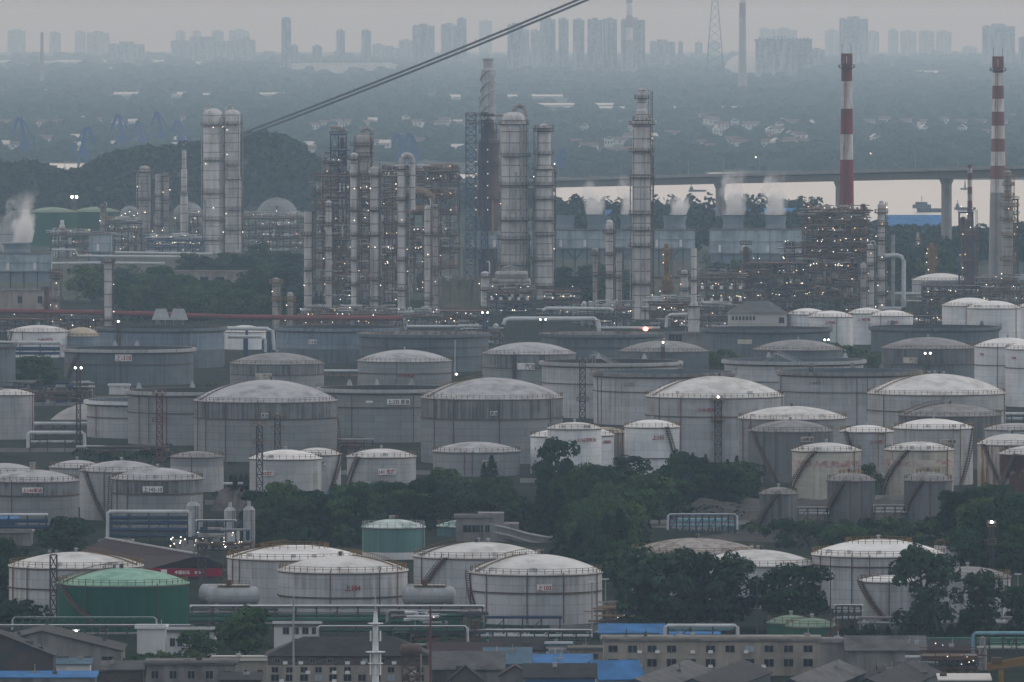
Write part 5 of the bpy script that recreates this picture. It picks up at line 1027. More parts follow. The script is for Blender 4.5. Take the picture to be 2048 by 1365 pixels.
# cranes
def crane(px,yb,h,lean,label):
    d=DIST(yb); k=d/F; r=thing('harbour_crane',label,'crane',(XX(px,d),d,0),0,'blue harbour cranes on the river'); h*=k
    b=MB()
    for sx in(-1,1):
        for sy in(-1,1): b.beam((sx*5,sy*4,0),(sx*3,sy*3,h*.3),2)
    b.box(-5,5,-4,4,h*.28,h*.32); obj('portal',b,M['crane'],r,smooth=False)
    b=MB(); b.box(-4,6,-3,3,h*.32,h*.46); b.beam((0,0,h*.45),(-lean*.1*h,0,h*.72),1.2); obj('machine_house',b,M['crane'],r,smooth=False)
    b=MB(); b.beam((2*lean,0,h*.4),(lean*h*.26-lean*h*.34,0,h*.98),3.4); b.beam((3*lean,0,h*.42),(-lean*h*.1,0,h*.98),2); b.beam((-lean*h*.12,0,h),(-lean*h*.26,0,h*.62),3); b.beam((-lean*h*.06,0,h*.98),(lean*h*.22,0,h*.5),1.4)
    b.beam((lean*h*.22,0,h*.34),(lean*h*.25,0,h*.56),1.6); obj('jib',b,M['crane'],r,smooth=False)
for a in((48,322,88,1,'blue harbour crane at the far left, nearest the frame edge'),(166,337,84,-1,'blue harbour crane standing before the bright water at the left'),(244,308,80,1,'blue harbour crane left of three over the hill'),(282,304,62,1,'small blue harbour crane in the middle of three over the hill'),(322,302,78,1,'tallest blue harbour crane over the hill'),(360,302,62,1,'slim blue harbour crane nearest the twin columns'),(802,332,64,1,'blue harbour crane behind the swan neck column'),(826,332,66,1,'blue harbour crane just right of the swan neck column'),(1120,350,52,-1,'faint blue harbour crane right of the narrowing column')): crane(*a)
# boats
def ship(px,yb,L,h,label,mat='boat',house=.2,side=1):
    d=DIST(yb); k=d/F; L*=k; h*=k; r=thing('cargo_ship',label,'ship',(XX(px,d),d,.2),0,'ships on the river')
    b=MB(); w=5; pts=[(-L/2,0),(-L/2+2,-w),(L/2-8,-w),(L/2,0),(L/2-8,w),(-L/2+2,w)]; b.add([(x*.96,y*.8,-.5) for x,y in pts]+[(x,y,h*.36) for x,y in pts],[(5,4,3,2,1,0),(6,7,8,9,10,11)]+[(i,(i+1)%6,6+(i+1)%6,6+i) for i in range(6)])
    if side<0: b.v=[(-x,-y,z) for x,y,z in b.v]
    obj('hull',b,M[mat],r,smooth=False); x=-L*.34*side
    b=MB().box(x-L*house/2,x+L*house/2,-4,4,h*.36,h*.75); b.box(x-L*house*.35,x+L*house*.3,-3,3,h*.75,h); obj('deckhouse',b,M['houseW' if mat!='boat' else 'boat'],r,smooth=False)
    obj('mast',MB().beam((x,0,h),(x,0,h*1.6),.4),M['steel'],r,smooth=False)
ship(1866,425,66,20,'grey ship on the bright river left of the bridge pier',house=.55); ship(1930,420,44,12,'low dark barge right of the bridge pier',house=.15)
ship(1395,384,36,10,'faint barge just under the bridge left of the tall plumes'); ship(1500,338,46,12,'white ship moored beyond the bridge, left of three','houseW',.3); ship(1568,337,60,16,'white ship with tall masts moored beyond the bridge','houseW',.4); ship(1610,337,44,14,'white ship in the middle of the moored row','houseW',.4); ship(1640,337,40,12,'white ship at the right end of the moored row','houseW',.4)
ship(150,347,60,12,'long pale barge on the bright water at the left','houseW',.15)
d=DIST(380); r=thing('channel_buoy','tall slim navigation buoy on the river right of the pier','buoy',(XX(1930,d),d,.2)); obj('float',MB().cyl((0,0,-.3),4,1.6,14),M['boat'],r); obj('mast',MB().tube([(0,0,1),(0,0,8)],.9,8,.3),M['boat'],r)
# blue roofed works on the bank
for x0,x1,y0,y1,l in((1300,1420,424,440,'blue roofed works hall behind the long cooling block'),(1425,1600,418,440,'blue roofed works hall behind the tall steam plumes'),(1770,1882,432,448,'long blue roofed hall by the river left of the pier'),(1180,1260,422,440,'small blue roofed hall beside the steam'),(1775,1880,440,456,'second blue roofed hall in front of the long one')):
    d=DIST(y1+16); k=d/F; w=(x1-x0)*k; h=(y1+16-y0)*k; r=thing('works_hall',l,'hall',(XX((x0+x1)/2,d),d,0),0,'blue roofed works halls')
    obj('wall',MB().box(-w/2,w/2,0,40,0,h*.6),M['wallbl'],r,smooth=False); obj('roof',MB().gable(-w/2,w/2,0,40,h*.6,h,.8,.3),M['roofb'],r,smooth=False)
# ------------------------------------------------------------------ trees
def tree_proto(kind,seed):
    r=random.Random(seed); b=MB(); t=MB()
    if kind=='round':
        for i in range(24):
            d=rnd_dir(r); d=(d[0],d[1],r.uniform(-1,1)); q=r.uniform(.45,.95); w=.40*sqrt(max(.15,1-(d[2]*.85)**2)); a=r.uniform(0,6.28)
            x,y,z,s=w*q*cos(a),w*q*sin(a),.54+d[2]*.33,r.uniform(.11,.19)
            crown_lump(b,(x,y,z),s,s*.8,105,.026,r)
            if i%2: t.tube([(0,0,.1),(x*.4,y*.4,z*.55),(x,y,z)],.014,5,.004)
        for i in range(260): d=rnd_dir(r); quad(b,(d[0]*.42*r.random(),d[1]*.42*r.random(),.12+.7*r.random()),d,.035,r)
    elif kind=='loose':
        for i in range(46):
            z=r.uniform(.16,.95); w=.40*sin(pi*min(1,(z-.06)/.95))**.6; a=r.uniform(0,6.28); q=w*sqrt(r.random())
            x,y=q*cos(a),q*sin(a); s=r.uniform(.07,.13); crown_lump(b,(x,y,z),s,s*1.25,88,.021,r)
            if i%2: t.tube([(x*.1,y*.1,max(.1,z-.25)),(x*.6,y*.6,z-.08),(x,y,z)],.010,5,.003)
    elif kind=='cone':
        for i in range(22):
            z=.08+.9*(i/22); w=.24*(1-z)**.8+.015
            for k in range(7): a=r.uniform(0,6.28); crown_lump(b,(w*.75*cos(a),w*.75*sin(a),z),w*.38+.01,.035,14,.020,r)
    elif kind=='shrub':
        for i in range(9): a=r.uniform(0,6.28); q=r.uniform(0,.5); s=r.uniform(.2,.34); crown_lump(b,(q*cos(a),q*sin(a),r.uniform(.3,.6)),s,s*1.0,70,.06,r); t.tube([(0,0,0),(q*cos(a),q*sin(a),.4)],.02,4,.008)
    t.tube([(0,0,-.01),(.006,0,.2),(0,.01,.45),(.01,0,.8 if kind!='shrub' else .5)],.024 if kind!='cone' else .016,7,.006)
    return b.mesh('crown',False),t.mesh('trunk')
PT={k:[tree_proto(k,s) for s in ss] for k,ss in(('round',(1,2,3)),('loose',(4,5,6)),('cone',(7,8)),('shrub',(9,10)))}
for k,l in PT.items():
    for i,(c,t) in enumerate(l): t.materials.append(M['bark'])
CM={}
def tree(kind,px,base,hpx,wpx,leaf,words=None,label=None,group=None):
    d=DIST(base); k=d/F; v=R_.randrange(len(PT[kind])); c,t=PT[kind][v]; key=(kind,v,leaf)
    if key not in CM:
        m=c.copy() if c.materials else c; m.materials.clear(); m.materials.append(M[leaf]); CM[key]=m
    r=thing('tree' if kind!='shrub' else 'shrub',label or 'x','tree' if kind!='shrub' else 'shrub',(XX(px,d),d,0),0,group)
    for nm,me in(('trunk',t),('crown',CM[key])):
        o=bpy.data.objects.new(nm,me); COL.objects.link(o); o.parent=r
    nat={'round':.95,'loose':.86,'cone':.46,'shrub':1.4}[kind]; h=hpx*k; r.scale=(wpx*k/nat,wpx*k/nat,h); r.rotation_euler=(0,0,R_.uniform(0,6.28))
    if not label: AUTO.append((r,words,px,base-hpx/2))
    return r
G1='trees standing singly among the tanks'
for a in(('loose',1330,1258,140,150,'leafm','greener poplar standing just behind the three loose poplars'),('round',1415,1256,118,130,'leafd','low dark tree between the loose poplars'),('loose',1285,1268,168,185,'leafb','tall loose poplar hiding the tank behind poplars, left of three'),('loose',1372,1266,160,185,'leafb','tall loose poplar in the middle of three before the white tanks'),('loose',1455,1262,150,150,'leafb','tall loose poplar, right of three, beside the dense dark tree'),('round',1588,1264,142,165,'leafd','dense dark round tree just left of the braced white tank'),('loose',1842,1282,180,160,'leafb','tall open-crowned tree in front of the braced white tank'),('loose',1955,1272,125,120,'leafb','leafy tree in front of the last front tank'),('round',2040,1262,92,80,'leafd','dark tree cut by the right edge beside the last front tank'),('round',132,1116,82,118,'leafd','broad dark tree below tank 145'),('round',8,1190,120,62,'leafd','dark tree cut by the left edge beside the left white tank'),('round',490,1318,105,145,'leafm','broad green tree in front of the white low building'),('round',396,1322,62,100,'leafm','lower green tree left of the broad green tree'),('round',1110,1015,146,100,'leafd','big rounded dark tree in front of tank 156'),('cone',1085,1078,112,62,'leafc','dark cedar left of two, beside the grey office'),('cone',1117,1080,108,58,'leafc','dark cedar right of two, beside the grey office'),('cone',1212,1138,110,48,'leafc','slim dark cedar left of two before the rubble bank'),('cone',1240,1146,130,50,'leafc','slim taller dark cedar right of two before the rubble bank'),('round',1258,985,74,92,'leafb','greyish tree in front of tank 155'),('round',1740,995,68,50,'leafl','bright green bush tree between the two cream tanks'),('round',186,608,82,120,'leafl','round pale green tree in front of the lone pale stack'),('round',70,772,62,100,'leafm','green tree at the left beside tank 318')):
    tree(*a[:6],label=a[6],group=G1)
    LAND.append((' '.join(a[6].split()[:4]) if 0 else a[6].split(',')[0].split(' in front')[0].split(' before')[0].split(' beside')[0].split(' below')[0].split(' just')[0].split(' hiding')[0].split(' cut')[0].join(('the ','')),a[1],a[2]-a[3]/2)) if a[6].startswith(('big','dense','round pale','broad dark','tall open')) else None
def scatter(kind,x0,x1,b0,b1,n,h0,h1,asp,leafs,words,group):
    for i in range(n):
        px=x0+(x1-x0)*(i+R_.uniform(.1,.9))/n; h=R_.uniform(h0,h1); lf=R_.choice(leafs); tone={'leafd':'dark ','leafm':'','leafl':'pale ','leafb':'greyish ','leafc':'blackish '}[lf]
        tree(kind,px,R_.uniform(b0,b1),h,h*asp*R_.uniform(.85,1.2),lf,words,group=group)
DK=('leafd','leafm','leafm','leafc','leafb','leafd','leafl'); G2='trees of the wood among the tanks'
scatter('round',515,745,1062,1092,18,80,118,1.0,DK,'wood tree',G2)
scatter('round',560,720,1030,1050,8,50,70,1.1,DK,'tree behind the wood',G2)
scatter('round',735,850,1030,1060,8,50,76,1.1,DK,'wood tree',G2)
scatter('round',850,1000,1020,1060,11,60,100,1.0,DK,'wood tree',G2)
scatter('round',1135,1260,1085,1130,10,80,125,.9,DK,'wood tree',G2)
scatter('round',1150,1270,1120,1180,8,60,90,.8,DK,'wood tree',G2)
scatter('round',1130,1340,1020,1060,14,70,110,.95,DK,'wood tree',G2)
scatter('round',1330,1500,985,1030,14,60,100,.95,DK,'bank tree',G2)
scatter('cone',1320,1500,945,968,5,40,62,.42,('leafc',),'small cypress',G2)
scatter('cone',915,1000,942,958,4,32,48,.5,('leafc',),'small cypress',G2)
scatter('cone',455,512,985,995,6,38,52,.38,('leafc',),'small cypress',G2)
scatter('round',1500,1580,1005,1015,4,24,36,1.5,DK,'low tree',G2)
G3='trees and bushes at the right of the tanks'
scatter('round',1910,2060,1085,1150,14,80,130,.95,DK,'spreading tree',G3)
scatter('round',1925,2060,1030,1075,9,40,75,1.0,DK,'spreading tree',G3)
scatter('shrub',1560,1900,1062,1098,24,22,44,1.5,DK+('leafm',),'low bush',G3)
scatter('shrub',1480,1560,1060,1080,4,16,26,1.6,DK,'low bush',G3)
scatter('cone',1690,2050,1272,1284,14,26,44,.8,('leafc','leafd'),'little clipped conifer',G3)
scatter('shrub',790,910,1290,1310,8,26,40,1.4,('leafm','leafd'),'bush',G3)
scatter('shrub',1030,1110,1278,1290,5,22,34,1.2,('leafd',),'bush',G3)
scatter('shrub',190,420,1330,1352,9,26,46,1.3,('leafm','leafl'),'bush',G3)
scatter('shrub',1385,1400,1250,1262,1,40,46,1.0,DK,'bush',G3)
G4='trees below the refinery'
scatter('round',235,610,596,645,34,42,72,1.2,DK,'leafy tree',G4)
scatter('round',370,600,540,580,16,34,56,1.2,DK,'leafy tree',G4)
scatter('round',1105,1265,575,612,14,34,56,1.1,DK,'bushy tree',G4)
scatter('round',1410,1610,530,560,12,22,34,1.3,DK,'bushy tree',G4)
scatter('round',1775,1930,555,585,16,40,72,1.0,DK,'full tree',G4)
scatter('round',1395,1480,738,748,5,28,46,1.3,('leafl','leafm'),'green shrub tree',G4)
scatter('round',1630,1760,735,748,8,40,66,1.1,('leafl','leafm'),'green shrub tree',G4)
scatter('round',1950,2010,688,695,2,24,30,1.3,('leafm',),'green shrub tree',G4)
scatter('shrub',160,330,905,938,12,16,26,1.6,DK,'bush',G4)
scatter('shrub',30,130,770,790,7,20,34,1.3,DK,'bush',G4)
scatter('shrub',395,470,775,790,5,14,20,1.8,('leafl','leafd'),'bush',G4)
scatter('shrub',900,970,765,780,5,16,26,1.6,DK,'bush',G4)
b=MB(); rr=random.Random(9)
for x0,x1,y0,y1,n,h in((510,740,1030,1096,260,4.5),(740,1040,1015,1062,200,4.5),(1040,1140,1040,1076,70,4),(1135,1270,1040,1165,280,5),(1130,1500,985,1040,260,4),(1560,1910,1062,1098,170,2.2),(1900,2100,1040,1150,260,4.5),(232,610,545,648,330,6),(1105,1270,572,612,120,6),(1410,1620,528,556,70,4),(1775,1935,548,585,120,6),(1395,1480,728,748,20,3),(1630,1760,728,748,30,4),(150,470,905,940,70,1.5),(430,520,985,1010,25,2),(1680,2100,1262,1290,80,1.6),(770,1110,1284,1312,70,2),(180,440,1325,1356,50,2.5),(-60,60,1130,1250,70,5)):
    for i in range(n):
        px=rr.uniform(x0,x1); py=rr.uniform(y0,y1); d=DIST(py); q=h*rr.uniform(.5,1); crown_lump(b,(XX(px,d),d,q*.35),q*1.1,q*.7,34,q*.16,rr)
tag(obj('undergrowth',b,M['wood'],smooth=False),kind='stuff',label='dark undergrowth filling the ground between the trees',cat='undergrowth')
# ------------------------------------------------------------------ buildings
_WM={}
def window(parent,x,y,z,w,h,lit=None,pane='pane'):
    k=(round(w,2),round(h,2),pane)
    if k not in _WM:
        f=MB(); t=.09
        for a,c,e,g_ in((-w/2,w/2,-h/2,-h/2+t),(-w/2,w/2,h/2-t,h/2),(-w/2,-w/2+t,-h/2+t,h/2-t),(w/2-t,w/2,-h/2+t,h/2-t),(-t/2,t/2,-h/2+t,h/2-t)): f.box(a,c,-.06,.06,e,g_)
        fm=f.mesh('window',False); fm.materials.append(M['frame']); pm=MB().box(-w/2+t,w/2-t,-.02,.02,-h/2+t,h/2-t).mesh('pane',False); pm.materials.append(M[pane]); _WM[k]=(fm,pm)
    fm,pm=_WM[k]; o=obj('window',fm,None,parent,(x,y,z)); obj('pane',pm,None,o); return o
def building(x0,x1,ytop,base,depth,wall,roof,label,phrase=None,style='flat',rise=2.5,wins=(),group=None,name='building',cat='building',pane='pane',rz=0,axis='x'):
    """wins: (n, first px, last px, centre row, width px, height px)"""
    p=Px(base); s=p.s; w=(x1-x0)*s; cx=(x0+x1)/2; h=p.z(ytop); r=thing(name,label,cat,(p.x(cx),p.D,0),rz,group)
    if phrase: LAND.append((phrase,cx,(ytop+base)/2))
    b=MB(); b.box(-w/2,w/2,0,depth,0,h)
    if style=='gable':
        if axis=='x': b.add([(-w/2,0,h),(-w/2,depth,h),(-w/2,depth/2,h+rise),(w/2,0,h),(w/2,depth,h),(w/2,depth/2,h+rise)],[(0,2,1),(3,4,5)])
        else: b.add([(-w/2,0,h),(w/2,0,h),(0,0,h+rise),(-w/2,depth,h),(w/2,depth,h),(0,depth,h+rise)],[(0,1,2),(3,5,4)])
    obj('wall',b,M[wall],r,smooth=False)
    if style=='gable': obj('roof',MB().gable(-w/2,w/2,0,depth,h,h+rise,.5,.25,axis),M[roof],r,smooth=False)
    elif style=='hip':
        q=min(depth*.5,w*.3); b=MB(); o=.6; b.add([(-w/2-o,-o,h),(w/2+o,-o,h),(w/2+o,depth+o,h),(-w/2-o,depth+o,h),(-w/2+q,depth/2,h+rise),(w/2-q,depth/2,h+rise)],[(0,3,2,1),(0,1,5,4),(1,2,5),(2,3,4,5),(3,0,4)]); obj('roof',b,M[roof],r,smooth=False)
    elif style=='shed': b=MB(); b.add([(-w/2-.4,-.4,h),(w/2+.4,-.4,h),(w/2+.4,depth+.4,h+rise),(-w/2-.4,depth+.4,h+rise),(-w/2-.4,-.4,h+.25),(w/2+.4,-.4,h+.25),(w/2+.4,depth+.4,h+rise+.25),(-w/2-.4,depth+.4,h+rise+.25)],[(0,3,2,1),(4,5,6,7),(0,1,5,4),(1,2,6,5),(2,3,7,6),(3,0,4,7)]); obj('roof',b,M[roof],r,smooth=False)
    else: obj('roof',MB().box(-w/2-.5,w/2+.5,-.5,depth+.5,h+.003,h+.45),M[roof],r,smooth=False); obj('parapet',MB().box(-w/2-.3,w/2+.3,-.3,.1,h+.453,h+.9),M[wall],r,smooth=False)
    for n,a,c,yc,ww,hh in wins:
        wq=random.Random(x0+yc)
        for i in range(n):
          if n<6 or wq.random()>.1: window(r,((a+(c-a)*i/max(n-1,1))-cx)*s,-.07,p.z(yc),ww*s*1.2,hh*s*1.2,pane='panel' if n>5 and wq.random()<.14 else pane)
          if n>5 and base>1300 and wq.random()<.3: obj('air_conditioner',MB().box(-.45,.45,-.45,-.02,-.3,.3),M['plate'],r,((a+(c-a)*(i+.5)/n-cx)*s,0,p.z(yc+hh*.5)),smooth=False)
    if base>1300 and style!='hip':
        q=random.Random(x0+ytop)
        for i in range(max(1,int(w/7))):
            x=q.uniform(-w*.45,w*.45); y=q.uniform(depth*.15,depth*.85); zt=h+(rise*(1-abs(y-depth/2)/(depth/2)) if style=='gable' and axis=='x' else rise*(1-abs(x)/(w/2)) if style=='gable' else rise*y/depth if style=='shed' else .4); e=q.uniform(.3,.8)
            b=MB(); b.box(x-e,x+e,y-.4,y+.4,zt-.3,zt+q.uniform(.4,1.0)); b.tube([(x+e*.4,y,zt),(x+e*.4,y,zt+q.uniform(1,2))],.1,6); obj('roof_vent',b,M[q.choice(('steel','conc','roofg','pgray'))],r,smooth=False)
    return r
G5='buildings along the bottom of the picture'
building(-115,106,1312,1390,12,'steel','roofd','dark gabled shed cut off by the lower left corner','the corner shed','gable',4.3,axis='y',group=G5)  # dark wall colour stands in for the shade inside the open front
building(-75,242,1303,1350,22,'wallg','roofd','grey warehouse with a big dark roof and dark window bands at the lower left','the left warehouse','gable',4.0,((3,126,216,1318,22,9),),axis='y',group=G5)
building(112,180,1330,1358,6,'wallw','roofpb','low white annex in front of the left warehouse',None,'shed',.8,group=G5)
building(274,330,1258,1325,9,'wallw','wallw','plain white block left of the broad green tree','the white block',group=G5)
building(330,430,1264,1312,12,'wallw','roofg','low white building behind the broad green tree',None,wins=((2,345,360,1285,9,14),),group=G5)
building(548,640,1252,1298,10,'wallw','roofg','white two storey building with framed windows right of the broad green tree',None,wins=((4,572,630,1262,11,12),(3,590,630,1282,10,8)),group=G5)
building(292,470,1330,1392,14,'wallg','roofg','flat grey concrete block with dark windows at the bottom left','the flat grey block',wins=((5,310,455,1350,13,14),),group=G5)
building(425,534,1322,1375,10,'wallb','sheet','flat block with a white roof right of the flat grey block',None,wins=((4,440,520,1345,9,9),),group=G5)
building(535,858,1312,1395,14,'brick','roofd','long old dark brick building with beige window band','the old brick building','hip',3.4,((9,555,835,1322,9,8),(11,550,840,1340,12,10),(11,550,840,1356,14,12)),group=G5)
o=[q for q in COL.objects if q.get('label','').startswith('long old dark brick')][0]; p=Px(1395); obj('lower_wall',MB().box(-161.5*p.s-.05,161.5*p.s+.05,-.045,.2,0,p.z(1331)),M['wallb'],o,smooth=False)
r=building(537,858,1338,1394,13.9,'wallb','roofd','x',None,wins=()) if 0 else None
building(858,1000,1306,1340,14,'wallg','roofr','long low hall with a brown roof behind the grey sheds','the brown hall','gable',1.6,group=G5)
building(985,1092,1300,1330,10,'wallb','roofd','dark roofed beige row with small windows behind the blue roofs',None,'gable',2.2,((4,1030,1085,1314,8,7),),group=G5)
building(866,1006,1340,1385,16,'wallg','roofg','grey sheet shed with a wide pale roof at the bottom middle','the grey sheet shed','gable',3.0,group=G5)
building(900,962,1360,1392,7,'brick','roofd','small dark gabled shed in front of the grey sheet shed',None,'gable',2.6,axis='y',group=G5)
building(970,1060,1328,1350,12,'wallbl','roofpb','pale blue roofed shed right of the grey sheet shed',None,'gable',2.8,group=G5)
building(1092,1142,1292,1330,8,'wallw','roofpb','small pale building with three bright window panes','the bright-window building',wins=((3,1104,1130,1308,8,14),),pane='panel',group=G5)
building(1138,1206,1300,1332,8,'wallb','roofg','low beige building with two pairs of white framed windows',None,wins=((4,1146,1192,1313,8,10),),group=G5)
building(1065,1182,1329,1345,11,'wallw','roofb','bright blue roofed shed left of the long beige building',None,'shed',1.2,group=G5)
building(1050,1190,1356,1400,14,'wallbl','roofd','blue walled hall with a dark mossy roof at the bottom','the blue hall','gable',2.2,group=G5)
building(1196,1290,1358,1390,10,'wallw','roofb','small shed with a steep bright blue roof at the bottom','the steep blue shed','gable',3.2,group=G5,rz=.3)
building(1207,1640,1282,1352,13,'wallb','wallg','long beige two storey building with rows of dark windows','the long beige building',wins=((11,1226,1616,1298,16,12),(11,1226,1616,1326,17,14)),group=G5)
building(1200,1330,1268,1282,11,'wallg','roofb','blue sheet roof lean-to on the left end of the long beige building',None,'shed',1.3,group=G5)
building(1322,1438,1270,1283,10,'wallg','roofb','blue sheet roof lean-to in the middle of the long beige building',None,'shed',1.0,group=G5)
building(1640,1694,1286,1352,12,'wallg','wallg','plain grey concrete block at the right end of the long beige building',None,group=G5)
building(1694,1850,1302,1356,16,'wallg','roofg','wide grey hall with a blank wall right of the long beige building','the blank hall','gable',2.4,group=G5)
building(1790,1955,1296,1304,18,'steel','roofd','dark roofed open hall at the right','the dark open hall','gable',2.6,group=G5) if 0 else None
for i,(x0,x1,yt) in enumerate(((1215,1325,1383),(1330,1440,1383),(1525,1635,1383),(1680,1790,1383))):
    building(x0,x1,yt,1422,60,('wallbl','slate','dgray','slate')[i],'roofd' if i%2 else 'roofg','x',None,'gable',2.3,axis='y',group=G5,name='gabled_shed',cat='shed',rz=-.19)  # slate and dgray walls darken the fronts to paint in their shade
    o=[q for q in COL.objects if q.name.startswith('gabled_shed')][-1]; o['label']=('first of four angled gabled sheds, with a blue wall','second of four angled gabled sheds, before the long beige building','third of four angled gabled sheds, below the grey concrete block','fourth of four angled gabled sheds, below the blank hall')[i]
building(-20,190,1357,1400,10,'wallg','roofb','low blue roofed shed cut by the bottom edge at the left',None,'shed',.6,group=G5)
building(205,285,1340,1385,8,'brick','roofg','small dark brick outhouse left of the flat grey block',None,'gable',1.4,group=G5)
building(440,520,1362,1400,8,'brick','roofd','low dark lean-to before the old brick building',None,'shed',1,group=G5)
building(1000,1060,1352,1395,8,'wallg','roofr','small brown roofed shed left of the blue hall',None,'gable',1.8,axis='y',group=G5)
building(1760,1850,1345,1392,9,'brick','roofg','dark low workshop before the blank hall',None,'gable',1.6,group=G5)
building(1880,1980,1362,1400,8,'wallb','sheet','pale roofed low shed at the lower right',None,'shed',.7,group=G5)
# office, banner hall and others
r=building(912,980,1036,1084,12,'wallg','wallg','grey office building with a roof cabin and a curved wing by the teal tank','the grey office',wins=((2,935,952,1058,16,13),(2,962,975,1058,8,13)),pane='pane',name='office_building'); p=Px(1084); s=p.s
obj('roof_cabin',MB().box(10*s,62*s,.5,9,p.z(1036)-4,p.z(1027)),M['wallg'],r,smooth=False); obj('wing_wall',MB().box(34*s,92*s,-.8,10,p.z(1084)*0,p.z(1048)),M['wallg'],r,smooth=False)
b=MB(); pts=[(34,1056,0),(70,1063,-2),(110,1074,-4),(150,1081,-5),(182,1080,-3)]
for (a,ya,da),(c,yc,dc) in zip(pts,pts[1:]): b.add([(a*s,da,p.z(ya+14)),(c*s,dc,p.z(yc+14)),(c*s,dc,p.z(yc-7)),(a*s,da,p.z(ya-7)),(a*s,da+9,p.z(ya+14)),(c*s,dc+9,p.z(yc+14)),(c*s,dc+9,p.z(yc-7)),(a*s,da+9,p.z(ya-7))],[(0,1,2,3),(3,2,6,7),(4,7,6,5),(0,4,5,1),(0,3,7,4),(1,5,6,2)])
obj('curved_wing',b,M['wallg'],r,smooth=False); b=MB()
for (a,ya,da),(c,yc,dc) in zip(pts,pts[1:]):
    for o_ in(-7,7): b.tube([(a*s,da-.15,p.z(ya+o_)),(c*s,dc-.15,p.z(yc+o_))],.25,5)
for a,ya,da in pts[2:]: b.beam((a*s,da+1,0),(a*s,da+1,p.z(ya+14)),.5)
obj('trim',b,M['pgray'],r,smooth=False)
p=Px(1160); s=p.s; r=thing('station_hall','long dull red roofed filling station hall with a red banner','hall',(p.x(290),p.D,0)); LAND.append(('the banner hall',300,1110))
X=lambda px:(px-290)*s; zr=p.z(1140)
b=MB().add([(X(118),60,zr),(X(212),55,zr),(X(470),0,zr),(X(292),0,zr),(X(190),62,zr+4.5),(X(400),-1,zr+3.6)],[(0,4,5,3),(4,1,2,5),(0,1,4),(3,5,2)]); obj('roof',b,M['roofr'],r,smooth=False)
obj('ridge_cap',MB().tube([(X(190),62,zr+4.6),(X(400),-1,zr+3.75)],.3,5),M['pgray'],r)
obj('wall',MB().box(X(296),X(466),1,12,0,zr-.3),M['wallg'],r,smooth=False)
bn=obj('banner',MB().box(X(292),X(444),-.6,-.2,zr-1.6,zr+.35),M['banner'],r,smooth=False)
for tx,px,w_ in(('中国石化',365,30),('加油站',398,18)):
    me,tw,th=text_mesh(tx); o=obj('lettering',me.copy(),M['wtx'],bn,(X(px),-.66,zr-.6),(pi/2,0,0),False); k=w_*s/tw; o.scale=(k,k,1)
obj('banner_panel',MB().box(X(322),X(334),-.7,-.62,zr-1.2,zr+.1),M['plate'],bn,smooth=False)
building(1458,1574,628,668,22,'houseW','roofg','white house with a grey hipped roof and small arched windows','the hip-roofed house','hip',5.5,((7,1466,1508,637,4,7),(1,1563,1563,641,9,10)),name='house',cat='house')
building(1312,1406,668,702,10,'wallg','wallg','low grey building with two white framed windows','the grey gatehouse',wins=((2,1344,1357,676,12,12),))
building(0,100,582,628,14,'wallb','wallg','beige block under the left edge cooling tower','the beige block',wins=((2,40,80,600,8,12),))
building(313,492,544,592,14,'wallb','conc','low flat building among the trees below the twin columns','the flat low building',wins=((4,345,440,560,14,10),))
building(900,1010,560,592,10,'wallb','wallg','pale retaining block on the grass slope','the retaining block')
building(-40,62,1066,1092,10,'wallg','conc','low concrete shed behind the broad dark tree',None)
building(-20,30,1047,1075,14,'steel','roofb','small blue roofed shelter at the left edge below tank 145',None,'shed',.9)
building(200,262,1085,1108,8,'wallb','conc','stained pump house below the dark blue frames',None)
building(218,258,772,790,6,'wallw','white','little white stair cabin on top of the low white tank area',None)
building(570,655,996,1010,7,'bsteel','roofb','blue lean-to shelter at the foot of tank 142','the blue shelter','shed',.8)
p=Px(668)
for i,(a,c) in enumerate(((304,340),(338,376))):
    r=thing('slanted_hood',('left','right')[i]+' one of two grey slanted hoods above the red pipe','hood',(p.x((a+c)/2),p.D-4,0),0,'slanted hoods'); w=(c-a)/2*p.s; z0,z1=p.z(640),p.z(618)
    obj('hood',MB().add([(-w,0,z0),(w,0,z0),(w,6,z0),(-w,6,z0),(-w*.55,1,z1),(w*.55,1,z1),(w*.55,5,z1),(-w*.55,5,z1)],[(0,3,2,1),(4,5,6,7),(0,1,5,4),(1,2,6,5),(2,3,7,6),(3,0,4,7)]),M['pgray'],r,smooth=False)
    b=MB(); b.beam((-w*.5,1,0),(-w*.5,1,z0),.3); b.beam((w*.5,1,0),(w*.5,1,z0),.3); obj('leg',b,M['pipeg'],r,smooth=False); b=MB(); b.cyl((0,3,z1),1,.8,10); obj('fan_cap',b,M['rim'],r)
